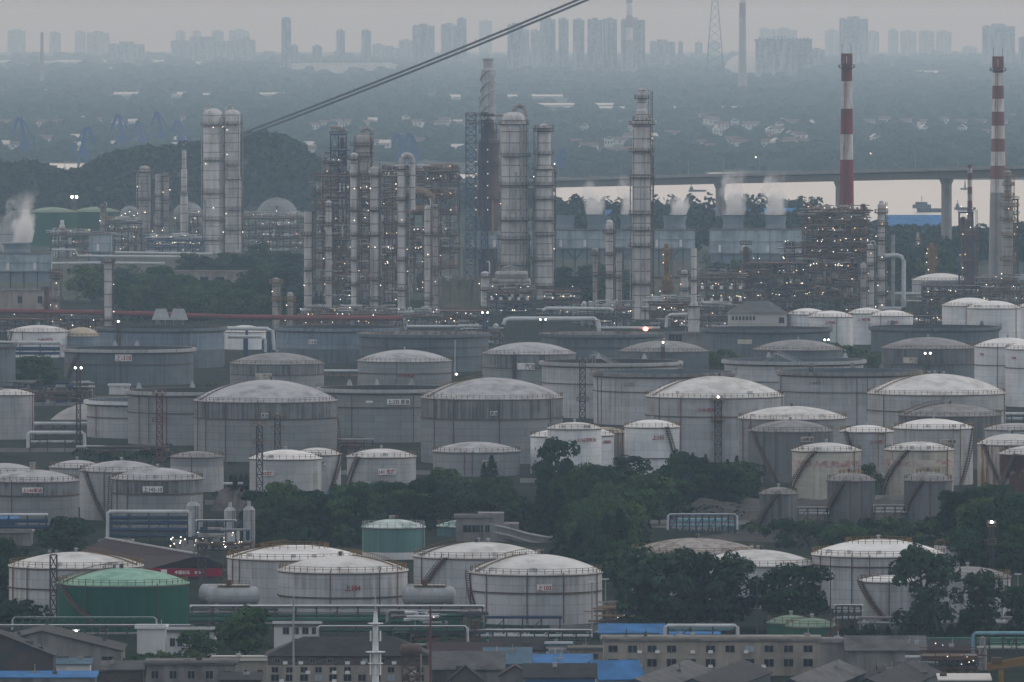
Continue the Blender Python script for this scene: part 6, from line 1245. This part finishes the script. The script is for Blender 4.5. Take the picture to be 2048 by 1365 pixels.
# ------------------------------------------------------------------ light masts, poles
def mast(px,yt,base,w,label,mat='steel',heads=2,plats=(0,),lit=None,pm='ysteel',lr=.32):
    p=Px(base); r=thing('light_mast',label,'light mast',(p.x(px),p.D,0),0,'lattice light masts'); z=p.z(yt); s=p.s; b=MB(); ww=w*s; lattice(b,0,0,ww,ww,0,z,max(5,int(z/2.6)),.30*max(1,s/.14)); obj('lattice',b,M[mat],r,smooth=False)
    for q in plats:
        zz=z-q*s; b=MB(); b.box(-ww*1.1,ww*1.1,-ww*1.1,ww*1.1,zz-.15,zz)
        for sx in(-1,1):
            for hh in(.6,1.2): b.beam((-ww*1.1,sx*ww*1.1,zz+hh),(ww*1.1,sx*ww*1.1,zz+hh),.1); b.beam((sx*ww*1.1,-ww*1.1,zz+hh),(sx*ww*1.1,ww*1.1,zz+hh),.1)
            for sy in(-1,1): b.beam((sx*ww*1.1,sy*ww*1.1,zz),(sx*ww*1.1,sy*ww*1.1,zz+1.2),.12)
        obj('platform',b,M[pm],r,smooth=False)
    for i in range(heads):
        x=(i-(heads-1)/2)*max(ww*1.1,.9); obj('lamp_head',MB().box(x-.35,x+.35,-ww*1.1-.4,-ww*1.1-.05,z+.6,z+1.2),M['pipeg'],r,smooth=False)
    if lit:
        for i in range(lit): lamp(r,((i-(lit-1)/2)*max(ww*1.5,1.3),-ww*1.1-.6,z+1.0),'lampf',lr)
    return r
mast(1165,722,852,11,'dark lattice mast in front of the white open tank',plats=(0,80),pm='steel')
mast(1436,800,925,13,'ochre topped lattice mast in front of tank 221',plats=(0,40),lit=1)
mast(1622,735,846,6,'slim lattice mast before the wide open tank',plats=(0,),heads=3)
mast(1640,786,850,9,'short ochre lattice mast behind the tank behind 120',plats=(0,30),mat='ysteel')
mast(319,788,925,12,'rust red lattice mast in front of the dark-mouthed tank',mat='rpipe',plats=(0,55),pm='rpipe')
mast(519,852,1008,12,'lattice mast with ochre decks between the ringed tank and tank 142',plats=(0,35),heads=1)
mast(555,832,940,11,'rear lattice mast with ochre decks before the big ringed tank',plats=(0,28),heads=1)
mast(107,1110,1246,13,'lattice mast between the left white tank and the green tank',plats=(),heads=2,pm='steel')
mast(404,1088,1170,15,'dark lattice mast beside the red banner',plats=(0,25),pm='steel')
mast(157,742,905,8,'slim dark mast with two bright floodlights in front of tank 318',plats=(0,),lit=2,pm='steel')
mast(237,648,760,7,'dark mast with one bright floodlight before the blue-grey open tank',plats=(0,30),lit=1,pm='steel')
mast(1983,1052,1150,8,'ochre headed mast with a floodlight among the right trees',plats=(0,36),lit=1)
mast(1855,712,790,7,'slim mast with two floodlights in front of the dark right dome',plats=(),lit=2)
mast(1028,712,790,4,'thin dark mast in front of the dome with blank sign',plats=(),heads=1)
mast(970,630,690,7,'blue mast with two floodlights before the drum platform',mat='bsteel',plats=(0,),lit=2,pm='bsteel')
mast(1086,644,712,7,'dark mast with two bright floodlights before the pale pipe bridge',plats=(0,),lit=2,pm='steel')
mast(149,397,470,6,'far mast with two very bright floodlights before the wooded hill',plats=(),lit=2,lr=.9)
mast(1653,685,760,5,'thin mast with two floodlights on the dirty dome',plats=(),lit=2)
mast(913,754,800,4,'short mast with one bright floodlight above tank 235',plats=(),lit=1)
mast(1326,690,770,5,'thin mast with a floodlight before the dome behind white open',plats=(),lit=1)
mast(466,1190,1250,7,'short lattice stand behind the left bullet pair',plats=(0,),heads=1,mat='rsteel') if 0 else None
def pole(px,yt,base,w,label,mat='pipeg',head=True,lit=False):
    p=Px(base); r=thing('lamp_post',label,'pole',(p.x(px),p.D,0),0,'posts and poles'); z=p.z(yt); obj('post',MB().tube([(0,0,0),(0,0,z)],w*p.s/2,8,w*p.s*.35),M[mat],r)
    if head: obj('lamp_head',MB().box(-.8,.8,-.4,.3,z,z+.3),M['pipew'],r,smooth=False)
    if lit: lamp(r,(0,-.6,z-.2),'lampf',.3)
pole(587,1192,1412,5,'tall plain grey pole before the old brick building',head=False)
pole(861,1212,1408,6,'tall rust brown pole right of the old brick building','rpipe',False)
pole(1184,1166,1276,4,'slim grey street lamp at the right of tank 103'); pole(1211,1160,1236,3,'slim street lamp before the cedars right of tank 103')
pole(1514,1150,1285,3,'thin dark pole before the dense dark tree','steel',False); pole(1661,1112,1285,3,'thin lattice-like pole before the braced white tank','steel',False)
pole(846,1195,1300,2,'very thin pole left of the rust brown pole','steel',False) if 0 else None
pole(2036,1150,1185,2,'small street lamp at the right edge'); pole(1246,1012,1060,2,'thin white pole on the concrete apron','pipew',False)
pole(152,1262,1330,2,'short post with a lit lamp before the green tank','steel',True,True); pole(910,680,760,2,'thin pale pole above the open tank right of 316','pipew',False)
p=Px(1425); s=p.s; r=thing('telecom_mast','white telecom mast with antenna panels at the bottom middle','telecom mast',(p.x(751),p.D,0)); z=p.z
obj('mast',MB().tube([(0,0,0),(0,0,z(1250)),(0,0,z(1224))],.75,12,.35),M['white'],r); obj('spike',MB().tube([(0,0,z(1226)),(0,0,z(1192))],.09,6),M['pipew'],r)
for y in(1248,1305,1328): b=MB(); b.lathe([(.5,z(y)-.15),(1.5 if y!=1305 else 1.9,z(y)),(1.5 if y!=1305 else 1.9,z(y)+.15),(.5,z(y)+.15)],16); obj('ring_platform',b,M['white'],r)
for y in(1272,1318,1340):
    for k in range(3): a=-pi/2+(k-1)*1.1; obj('antenna_panel',MB().cbox((1.05*cos(a),1.05*sin(a),z(y)),(.35,.2,2.0),a+pi/2),M['plate'],r,smooth=False)
# ------------------------------------------------------------------ racks and pipes among the tanks
def rack(x0,x1,base,lines,label,phrase=None,posts=6,depth=2.4,pm='bsteel',top=None,lamps=0,group='pipe racks among the tanks',pw=.3):
    """lines: (row, radius px, material, dy m)"""
    p=Px(base); s=p.s; w=(x1-x0)*s; cx=(x0+x1)/2; r=thing('pipe_rack',label,'pipe rack',(p.x(cx),p.D,0),0,group); zt=p.z(top if top else min(l[0] for l in lines)); b=MB()
    for i in range(posts+1):
        x=-w/2+w*i/posts
        for y in(0,depth): b.beam((x,y,0),(x,y,zt),pw)
        for l in lines: b.beam((x,0,p.z(l[0]+l[1])-.2),(x,depth,p.z(l[0]+l[1])-.2),pw*.8)
        if i%2==0 and i<posts: b.beam((x,0,zt*.2),(x+w/posts,0,zt*.9),pw*.6)
    for y in(0,depth): b.beam((-w/2,y,zt),(w/2,y,zt),pw)
    obj('rack_frame',b,M[pm],r,smooth=False)
    for i,l in enumerate(lines):
        z=p.z(l[0]); rp=max(l[1]*s,.1); e=l[4] if len(l)>4 else 0; pts=[(-w/2-.5,l[3],z),(w/2+.5,l[3],z)]
        if e: pts=[(-w/2-.6,l[3],max(z-e*s,.3)),(-w/2-.5,l[3],z-.3),(-w/2-.1,l[3],z)]+[(w/2,l[3],z),(w/2+.5,l[3],z-.3),(w/2+.6,l[3],max(z-e*s,.3))]
        obj('pipe',MB().tube(pts,rp,10),M[l[2]],r)
    for i in range(lamps): lamp(r,(R_.uniform(-w/2,w/2),-.6,R_.uniform(1.5,zt)),'lampw',.22)
    if phrase: LAND.append((phrase,cx,(min(l[0] for l in lines)+base)/2))
    return r
rack(384,965,1290,((1214,4,'pipew',.4),(1232,3,'pipegn',1),(1240,5,'pipegn',.2),(1252,3,'pipegn',1.4),(1226,2.5,'pipeg',1.6)),'long pipe rack with a white top pipe and green pipes under tank 104','the long green rack',14,3,'steel',lamps=2)
rack(0,382,1290,((1252,3,'pipew',.2),(1268,2,'pipeg',1.0)),'long white pipe running in front of the green tank','the left white pipe',9,2,'steel')
rack(30,308,1276,((1236,2,'pipew',.2,24),(1246,1.5,'pipegn',.8)),'low green grille frame with a pale top rail before the green tank',None,18,1,'pipegn')
rack(640,930,1312,((1254,3,'pipew',.2,40),(1262,2.5,'pipegn',1),(1290,2.5,'pipeg',.4)),'lower rack of white and green pipes above the old brick building',None,8,2.4,'steel')
rack(970,1120,1286,((1235,3,'bsteel',.2),(1260,2,'pipew',.6),(1268,2,'pipew',.2)),'dark blue braced trestle in front of tank 103','the blue trestle',4,2,'bsteel')
rack(958,1180,1296,((1272,3,'pipew',.2),(1281,2,'pipegn',1),(1262,2.5,'pipew',1.8)),'low white pipes crossing in front of tank 103',None,8,2,'steel')
rack(780,960,1292,((1224,4,'pipeg',1,30),(1243,4,'pipegn',.2,30),(1234,3,'pipew',1.6)),'bundle of bending pipes left of tank 103',None,5,3,'steel')
rack(1207,1262,1262,((1222,3,'pipew',.2),(1240,3,'pipet',.8),(1250,2,'pipew',.4)),'short pale pipe rack right of tank 103',None,3,2,'steel',lamps=3)
rack(1336,1470,1300,((1252,4,'pipew',.2,30),(1260,4,'pipeb',1.2,20)),'pale arched pipe bridge in front of the loose poplars','the pale pipe arch',3,2,'steel')
rack(1340,1470,1068,((1030,2.5,'pipew',.2,30),(1044,2,'pipeb',1),(1052,2,'pipeb',.2)),'blue and white pipe manifold on the concrete apron','the blue manifold',10,4,'bsteel')
rack(1360,1450,1062,((1040,3,'pipeb',.2),(1050,3,'pipew',.6)),'second row of the blue and white manifold pipes',None,12,2,'pipeg')
rack(1596,1655,1045,((1016,2,'pipew',.2),(1022,2,'pipew',.8),(1027,2,'pipew',.2)),'white pipes between the small and the middle dark tanks',None,3,1.6,'steel')
rack(1750,1810,1045,((1012,2,'pipew',.2),(1018,3,'pipew',.8),(1024,2,'pipew',.2)),'white pipes between the middle and the right dark tanks',None,3,1.6,'steel')
rack(1672,1722,1262,((1212,3,'pipew',.2),(1224,3,'pipew',.8),(1236,3,'pipew',.2,16)),'white pipes at the foot of the braced white tank',None,4,2,'steel')
rack(1720,2020,1266,((1236,3,'pipeg',.2),(1246,2,'pipew',.6)),'grey pipes running behind the clipped conifers',None,10,2,'conc')
rack(1690,2060,1305,((1278,2,'pipemint',.2),(1281,2,'pipemint',1.2),(1284,2,'pipemint',2.2),(1288,2.2,'pipemint',3.2),(1292,2,'pipemint',.4)),'bundle of mint green pipes at the lower right','the mint pipes',9,4,'pipegn')
rack(1952,2060,1345,((1267,4,'pipeb',.2,60),(1296,3,'sheet',.8)),'thick pale blue pipe on tall posts at the lower right','the pale blue pipe',4,2,'steel')
rack(220,375,1090,((1024,4,'pipew',.2,50),(1036,4,'bsteel',.4),(1046,4,'bsteel',.4),(1060,4,'bsteel',.4),(1072,3,'bsteel',.4)),'dark blue pipe frame under a long white beam below tank 143-10','the dark blue frame',4,2,'bsteel')
rack(-20,92,1082,((1030,3,'pipew',.2),(1042,4,'bsteel',.4),(1054,4,'bsteel',.4)),'dark blue pipe frame under a white beam at the left edge','the left blue frame',3,2,'bsteel')
rack(395,470,1100,((1042,2.5,'pipew',.2),(1062,2,'bsteel',.4)),'pipes linking the grey silos',None,4,2,'bsteel',lamps=5)
rack(0,180,800,((778,3,'pipew',.2,20),(790,2,'pipeg',.8)),'pale pipes left of the low white tank','the upper left pipes',6,2,'bsteel')
rack(60,178,870,((848,4,'pipew',.2,14),(855,3,'pipeg',.8)),'thick pale pipe below the small left tank',None,5,2,'steel')
rack(60,165,905,((866,4,'pipew',.2,30),(884,2.5,'pipew',.8)),'arched pale pipe in front of the thick pale pipe',None,3,2,'steel')
rack(0,120,745,((686,4,'pipew',.2,25),(698,4,'bsteel',.4),(707,3,'bsteel',.4)),'dark blue rack with a pale pipe in front of tank 405',None,3,2,'bsteel')
rack(676,745,912,((880,3,'pipeg',.2),(892,2,'pipet',.8)),'low pipes between the big ringed tank and tank 141',None,4,2,'bsteel')
rack(980,1062,902,((884,2.5,'bsteel',.2),(890,2.5,'pipew',.8)),'blue and white pipes behind tank 209',None,5,2,'bsteel')
rack(450,505,990,((968,3,'pipew',.2),(978,2,'pipet',.8)),'short pale pipes behind the small cypresses',None,3,2,'steel')
rack(1405,1500,946,((934,2,'pipew',.2),(940,2,'pipeg',.8)),'pale pipes at the foot of tank 221',None,5,1.6,'steel')
rack(650,715,760,((742,2.5,'pipew',.2),(752,2,'pipet',.8)),'pale pipes between two domes in the back rows',None,4,2,'steel')
rack(2000,2070,850,((828,3,'pipew',.2),(838,3,'pipew',.8)),'white pipes below the tall white tanks',None,3,2,'steel')
rack(1940,2060,655,((632,3,'pipew',.2),(642,3,'pipet',.8)),'pale pipes behind the edge white tank',None,4,2,'rsteel',lamps=4)
for cx,w,yt,lab in((386,28,1012,'grey silo with a small head right of tank 143-10'),(460,24,1022,'left one of two tall slim grey silos'),(498,24,1020,'right one of two tall slim grey silos')):
    p=Px(1096 if cx>400 else 1072); r=thing('silo',lab,'silo',(p.x(cx),p.D+1.5,0),0,'grey silos'); R=w/2*p.s; h=p.z(yt); obj('shell',MB().lathe([(R,0),(R,h),(R*.6,h+R*.5),(.01,h+R*.6)],24),M['pgray'],r); b=MB(); b.cyl((0,0,h+R*.5),R*.3,1.4,10); obj('head',b,M['pgray'],r); b=MB(); b.beam((R*.7,-R*.9,0),(R*.7,-R*.9,h),.12); b.beam((R*.4,-R*1.0,0),(R*.4,-R*1.0,h),.12); obj('ladder',b,M['stair'],r,smooth=False)
for cx,lab in((466,'pair member'),(858,'')):
    p=Px(1236); s=p.s
    for i,(dx,dy) in enumerate(((-17,10),(0,0))):
        r=thing('pressure_tank',('rear' if i==0 else 'front')+' horizontal grey pressure tank '+('left of tank 104' if cx<600 else 'between tanks 104 and 103'),'pressure tank',(p.x(cx+dx),p.D+dy,p.z(1192)),0,'horizontal pressure tanks'); R=19*s; obj('shell',MB().capsule((-44*s,0,0),(44*s,0,0),R,22),M['pgray'],r)
        b=MB()
        for x in(-32*s,32*s): b.box(x-.4,x+.4,-R*.7,R*.7,-p.z(1192),-R*.6)
        obj('saddle',b,M['conc'],r,smooth=False)
        if i: 
            b=MB(); b.box(-30*s,34*s,-1.2,1.2,R+.02,R+.2); 
            for k in range(9): x=-30*s+64*s*k/8; b.beam((x,-1.2,R+.2),(x,-1.2,R+1.3),.09)
            for hh in(.65,1.3): b.beam((-30*s,-1.2,R+hh),(34*s,-1.2,R+hh),.09)
            obj('walkway',b,M['yrail'],r,smooth=False); obj('manhole',MB().cyl((-8*s,0,R+.2),.6,1.2,10),M['rsteel'],r)
r=thing('white_box_tank','plain white flat-topped tank behind the open-crowned tree','tank',(Px(1150).x(1894),Px(1150).D,0)); p=Px(1150); R=26*p.s; h=p.z(1092)
obj('wall',MB().lathe([(R,0),(R,h),(.01,h+.4)],32),M['white'],r); b=MB(); ring_rail(b,R-.1,h,1.1); obj('railing',b,M['yrail'],r,smooth=False); obj('roof_gear',MB().box(-2.5,1,-1,1,h+.3,h+1.5),M['rpipe'],r,smooth=False)
p=Px(1372); structure(1848,1950,1368,[1312,1332,1350],'dark open steel frame full of lamps at the lower right','the lower right frame',nx=6,depth=7,mat='steel',lamps=14,seed=71,fill=.5,brace=.5,pal=('bsteel','pipew','pipeg','pipemint'),lr=.17,w=.22)
building(1800,1948,1302,1316,9,'steel','roofd','dark gabled canopy over the lower right frame',None,'gable',1.8,group=G5)
p=Px(1400); r=thing('gantry_crane','rusty yellow gantry crane beam cut off by the lower right corner','gantry crane',(p.x(2020),p.D,0)); z=p.z
obj('girder',MB().add([(-4.6,0,z(1342)),(6,0,z(1326)),(6,1.2,z(1326)),(-4.6,1.2,z(1342)),(-4.6,0,z(1328)),(6,0,z(1308)),(6,1.2,z(1308)),(-4.6,1.2,z(1328))],[(0,3,2,1),(4,5,6,7),(0,1,5,4),(1,2,6,5),(2,3,7,6),(3,0,4,7)]),M['ysteel'],r,smooth=False); obj('leg',MB().box(-2.2,-1.2,.1,1.1,0,z(1340)),M['ysteel'],r,smooth=False); obj('trolley',MB().box(-3.6,-1.6,-.4,1.5,z(1326),z(1316)),M['rsteel'],r,smooth=False)
p=Px(1340); r=thing('stack_vessel','grey rounded vessel with a hood under the pale blue pipe','vessel',(p.x(1965),p.D,0)); R=9*p.s; obj('shell',MB().lathe([(R,0),(R,p.z(1300)),(R*.6,p.z(1290)),(R*.6,p.z(1276)),(.01,p.z(1272))],18),M['wallg'],r); obj('band',MB().lathe([(R+.05,p.z(1312)),(R+.15,p.z(1312)),(R+.15,p.z(1309)),(R+.05,p.z(1309))],18),M['rim'],r)
# small ground lamps of the pump yard
for i in range(16):
    px=340+R_.random()*125; py=1076+R_.random()*20; p=Px(py+14); r=thing('yard_lamp','x','lamp',(p.x(px),p.D,0),0,'lit lamps of the pump yard'); z=p.z(py); obj('post',MB().tube([(0,0,0),(0,0,z)],.06,5),M['steel'],r); lamp(r,(0,0,z+.2),'lampf' if i%4==0 else 'lampw',.13 if i%4==0 else .24)
    AUTO.append((r,'lit yard lamp',px,py))
for i in range(9):
    px=(20,45,78,5,300,322,268,440,452)[i]; py=(128,132,140,142,136,160,150,148,150)[i]; d=DR(py+4); r=thing('far_lamp','x','lamp',(XX(px,d),d,gz(d)),0,'tiny lit lamps on the far plain'); obj('post',MB().beam((0,0,0),(0,0,14),.8),M['steel'],r,smooth=False); lamp(r,(0,-1,14.5),'lampy',2.2)
    AUTO.append((r,'tiny far lamp',px,py))

structure(15,180,812,[783,795],'dark blue pipe rack beside the upper left pipes','the dark left rack',nx=7,depth=5,mat='bsteel',lamps=3,seed=81,fill=.8,brace=.2,pal=('pipew','steel','bsteel','pipeg'),w=.25,lr=.2)
structure(175,335,912,[893,902],'low pipe run in the grass below the low white tank','the grass pipe run',nx=6,depth=4,mat='steel',lamps=0,seed=82,fill=.6,brace=.1,pal=('pipew','pipeg','pipet'),w=.2,rail=0)
structure(395,500,1102,[1086],'dark pump skid full of lamps between the grey silos','the pump skid',nx=7,depth=5,mat='bsteel',lamps=12,seed=83,fill=.5,brace=.1,pal=('pipew','pipeg','insuld','bsteel'),w=.18,lr=.16,rail=0)
structure(820,960,1300,[1262,1276],'dark pipe bundle frame left of the blue trestle','the bundle frame',nx=7,depth=4,mat='steel',lamps=2,seed=84,fill=.8,brace=.2,pal=('pipegn','pipeg','pipew','steel'),w=.2,lr=.15,rail=0)
structure(640,720,905,[884,894],'small rusty valve platform below tank 235','the valve platform',nx=4,depth=4,mat='rsteel',lamps=1,seed=85,fill=.7,brace=.2,pal=('pipet','pipeg','rpipe'),w=.2,lr=.2)
structure(1205,1262,1270,[1240,1254],'short pale pipe cluster with lamps right of tank 103','the pale cluster',nx=3,depth=4,mat='steel',lamps=3,seed=86,fill=.9,brace=0,pal=('pipew','pipet','pipeg'),w=.2,lr=.15,rail=0)
for x0,x1,y,l in((410,520,1010,'low concrete bund wall left of tank 142'),(1040,1260,966,'low concrete bund wall in front of tank 156'),(1400,1500,952,'low concrete bund wall below tank 221'),(0,170,905,'low concrete bund wall before the small left tank'),(640,980,950,'long concrete bund wall behind tank 141'),(1000,1230,870,'long concrete bund wall below the white open tank'),(60,420,812,'long concrete bund wall in front of tank 318'),(1720,1960,1000,'low concrete bund wall behind the right cream tank'),(180,640,800,'long concrete bund wall behind the dark-mouthed tank'),(1100,1240,1262,'low concrete bund wall in front of tank 103'),(430,560,1248,'low concrete bund wall left of tank 104')):
    p=Px(y); w=(x1-x0)*p.s; r=tag(obj('bund_wall',MB().box(-w/2,w/2,0,.35,0,1.3),M['conc'],None,(p.x((x0+x1)/2),p.D,0),smooth=False),l,'wall','bund walls',kind='thing')

p=Px(1400); r=thing('water_tower','dark rusty tank on a steel frame beside the old brick building','water tower',(p.x(822),p.D,0)); b=MB(); lattice(b,0,0,3.4,3,0,p.z(1308),4,.28); obj('steel_frame',b,M['rsteel'],r,smooth=False); b=MB(); b.capsule((-1.6,0,p.z(1300)),(1.6,0,p.z(1300)),1.15,14); obj('tank',b,M['brownv'],r); b=MB(); b.tube([(1.9,-.4,0),(1.9,-.4,p.z(1305)),(.5,-.4,p.z(1298))],.2,8); obj('pipe',b,M['insuld'],r)
# ------------------------------------------------------------------ labels of look-alikes from their nearest landmark
def place_labels():
    G={}
    for o,wd,px,py in AUTO:
        best=min([l for l in LAND if len(l[0].split())<=4],key=lambda l:(l[1]-px)**2+((l[2]-py)*1.6)**2)
        dx=px-best[1]; dy=py-best[2]
        rel=('right of' if dx>0 else 'left of') if abs(dx)>abs(dy)*1.3 else ('below' if dy>0 else 'above')
        G.setdefault((wd,rel,best[0]),[]).append((px,o))
    for (wd,rel,ph),l in G.items():
        l.sort(key=lambda q:q[0]); n=len(l)
        for i,(px,o) in enumerate(l):
            s=f'{wd} {rel} {ph}'
            if n==2: s+=', the '+('left' if i==0 else 'right')+' one'
            elif n>2: s+=f', {ordw(i+1)} of {numw(n)} from the left'
            if len(s.split())>16: s=s.replace(' from the left',' rightwards')
            o['label']=s
place_labels()
# ------------------------------------------------------------------ air, light, camera
hz=MB().box(-9000,9000,-400,44000,-1.2,262.0)
ho=obj('haze',hz,None,smooth=False); tag(ho,kind='stuff',label='pale evening haze lying over the whole plain',cat='haze')
m=bpy.data.materials.new('haze_air'); t=nt(m); t.nodes.remove(t.nodes['Principled BSDF']); pv=t.nodes.new('ShaderNodeVolumePrincipled')
pv.inputs['Density'].default_value=HAZE; pv.inputs['Color'].default_value=(.57,.78,1.0,1); pv.inputs['Absorption Color'].default_value=(1,1,1,1); pv.inputs['Anisotropy'].default_value=.35
t.links.new(pv.outputs[0],t.nodes['Material Output'].inputs['Volume']); ho.data.materials.append(m)
EL,AZ=radians(12),radians(-75)
w=bpy.data.worlds.new('World'); sc.world=w; w.use_nodes=True; t=w.node_tree
sk=t.nodes.new('ShaderNodeTexSky'); sk.sky_type='NISHITA'; sk.sun_disc=False; sk.sun_elevation=EL; sk.sun_rotation=AZ; sk.air_density=1.0; sk.dust_density=3.0; sk.ozone_density=1.5
hs=t.nodes.new('ShaderNodeHueSaturation'); hs.inputs['Saturation'].default_value=.5; t.links.new(sk.outputs[0],hs.inputs['Color'])
mx=t.nodes.new('ShaderNodeMix'); mx.data_type='RGBA'; mx.inputs[0].default_value=.9; mx.inputs[7].default_value=(4.05,4.2,4.5,1); t.links.new(hs.outputs[0],mx.inputs[6])
tcw=t.nodes.new('ShaderNodeTexCoord'); sz=t.nodes.new('ShaderNodeSeparateXYZ'); t.links.new(tcw.outputs['Generated'],sz.inputs[0])
ab=t.nodes.new('ShaderNodeMath'); ab.operation='ABSOLUTE'; t.links.new(sz.outputs[2],ab.inputs[0])
gr=t.nodes.new('ShaderNodeValToRGB'); e=gr.color_ramp.elements; e[0].position=0; e[0].color=(.33,.29,.262,1); e[1].position=1; e[1].color=(.93,.93,.94,1)
q=e.new(.04); q.color=(.66,.60,.54,1); q=e.new(.12); q.color=(1.08,1.03,.96,1); q=e.new(.35); q.color=(.80,.83,.87,1); t.links.new(ab.outputs[0],gr.inputs[0])
fr=t.nodes.new('ShaderNodeMapRange'); t.links.new(sz.outputs[1],fr.inputs[0]); fr.inputs[1].default_value=-1; fr.inputs[2].default_value=1
fc=t.nodes.new('ShaderNodeMix'); fc.data_type='RGBA'; fc.inputs[6].default_value=(1.02,1.06,1.11,1); fc.inputs[7].default_value=(1.34,1.24,1.15,1); t.links.new(fr.outputs[0],fc.inputs[0])     # brighter towards the sunset side
m2=t.nodes.new('ShaderNodeMix'); m2.data_type='RGBA'; m2.blend_type='MULTIPLY'; m2.inputs[0].default_value=1; t.links.new(mx.outputs[2],m2.inputs[6]); t.links.new(gr.outputs[0],m2.inputs[7])
vs=t.nodes.new('ShaderNodeVectorMath'); vs.operation='MULTIPLY'; t.links.new(m2.outputs[2],vs.inputs[0]); t.links.new(fc.outputs[2],vs.inputs[1])
bg=t.nodes['Background']; t.links.new(vs.outputs[0],bg.inputs['Color']); bg.inputs['Strength'].default_value=SKY
sl=bpy.data.lights.new('sun','SUN'); sl.energy=.5; sl.angle=radians(25); sl.color=(1,.93,.86)
so=bpy.data.objects.new('sun',sl); COL.objects.link(so); so.rotation_euler=(-(pi/2-EL),0,AZ) 
cam=bpy.data.cameras.new('camera'); co=bpy.data.objects.new('camera',cam); COL.objects.link(co)
cam.sensor_width=36; cam.lens=36*F/2048; cam.shift_y=-(1365/2-YH)/2048; cam.clip_start=5; cam.clip_end=90000
co.location=(0,0,H); co.rotation_euler=(pi/2,0,0); sc.camera=co
sc.view_settings.view_transform='Standard'; sc.view_settings.look='None'; sc.view_settings.gamma=1; sc.view_settings.exposure=EXPO
cy=sc.cycles; cy.max_bounces=5; cy.diffuse_bounces=2; cy.glossy_bounces=2; cy.transmission_bounces=2; cy.volume_bounces=2; cy.transparent_max_bounces=12
cy.sample_clamp_indirect=1.0; cy.use_denoising=True; cy.volume_step_rate=1.0; cy.volume_max_steps=256; cy.caustics_reflective=False; cy.caustics_refractive=False
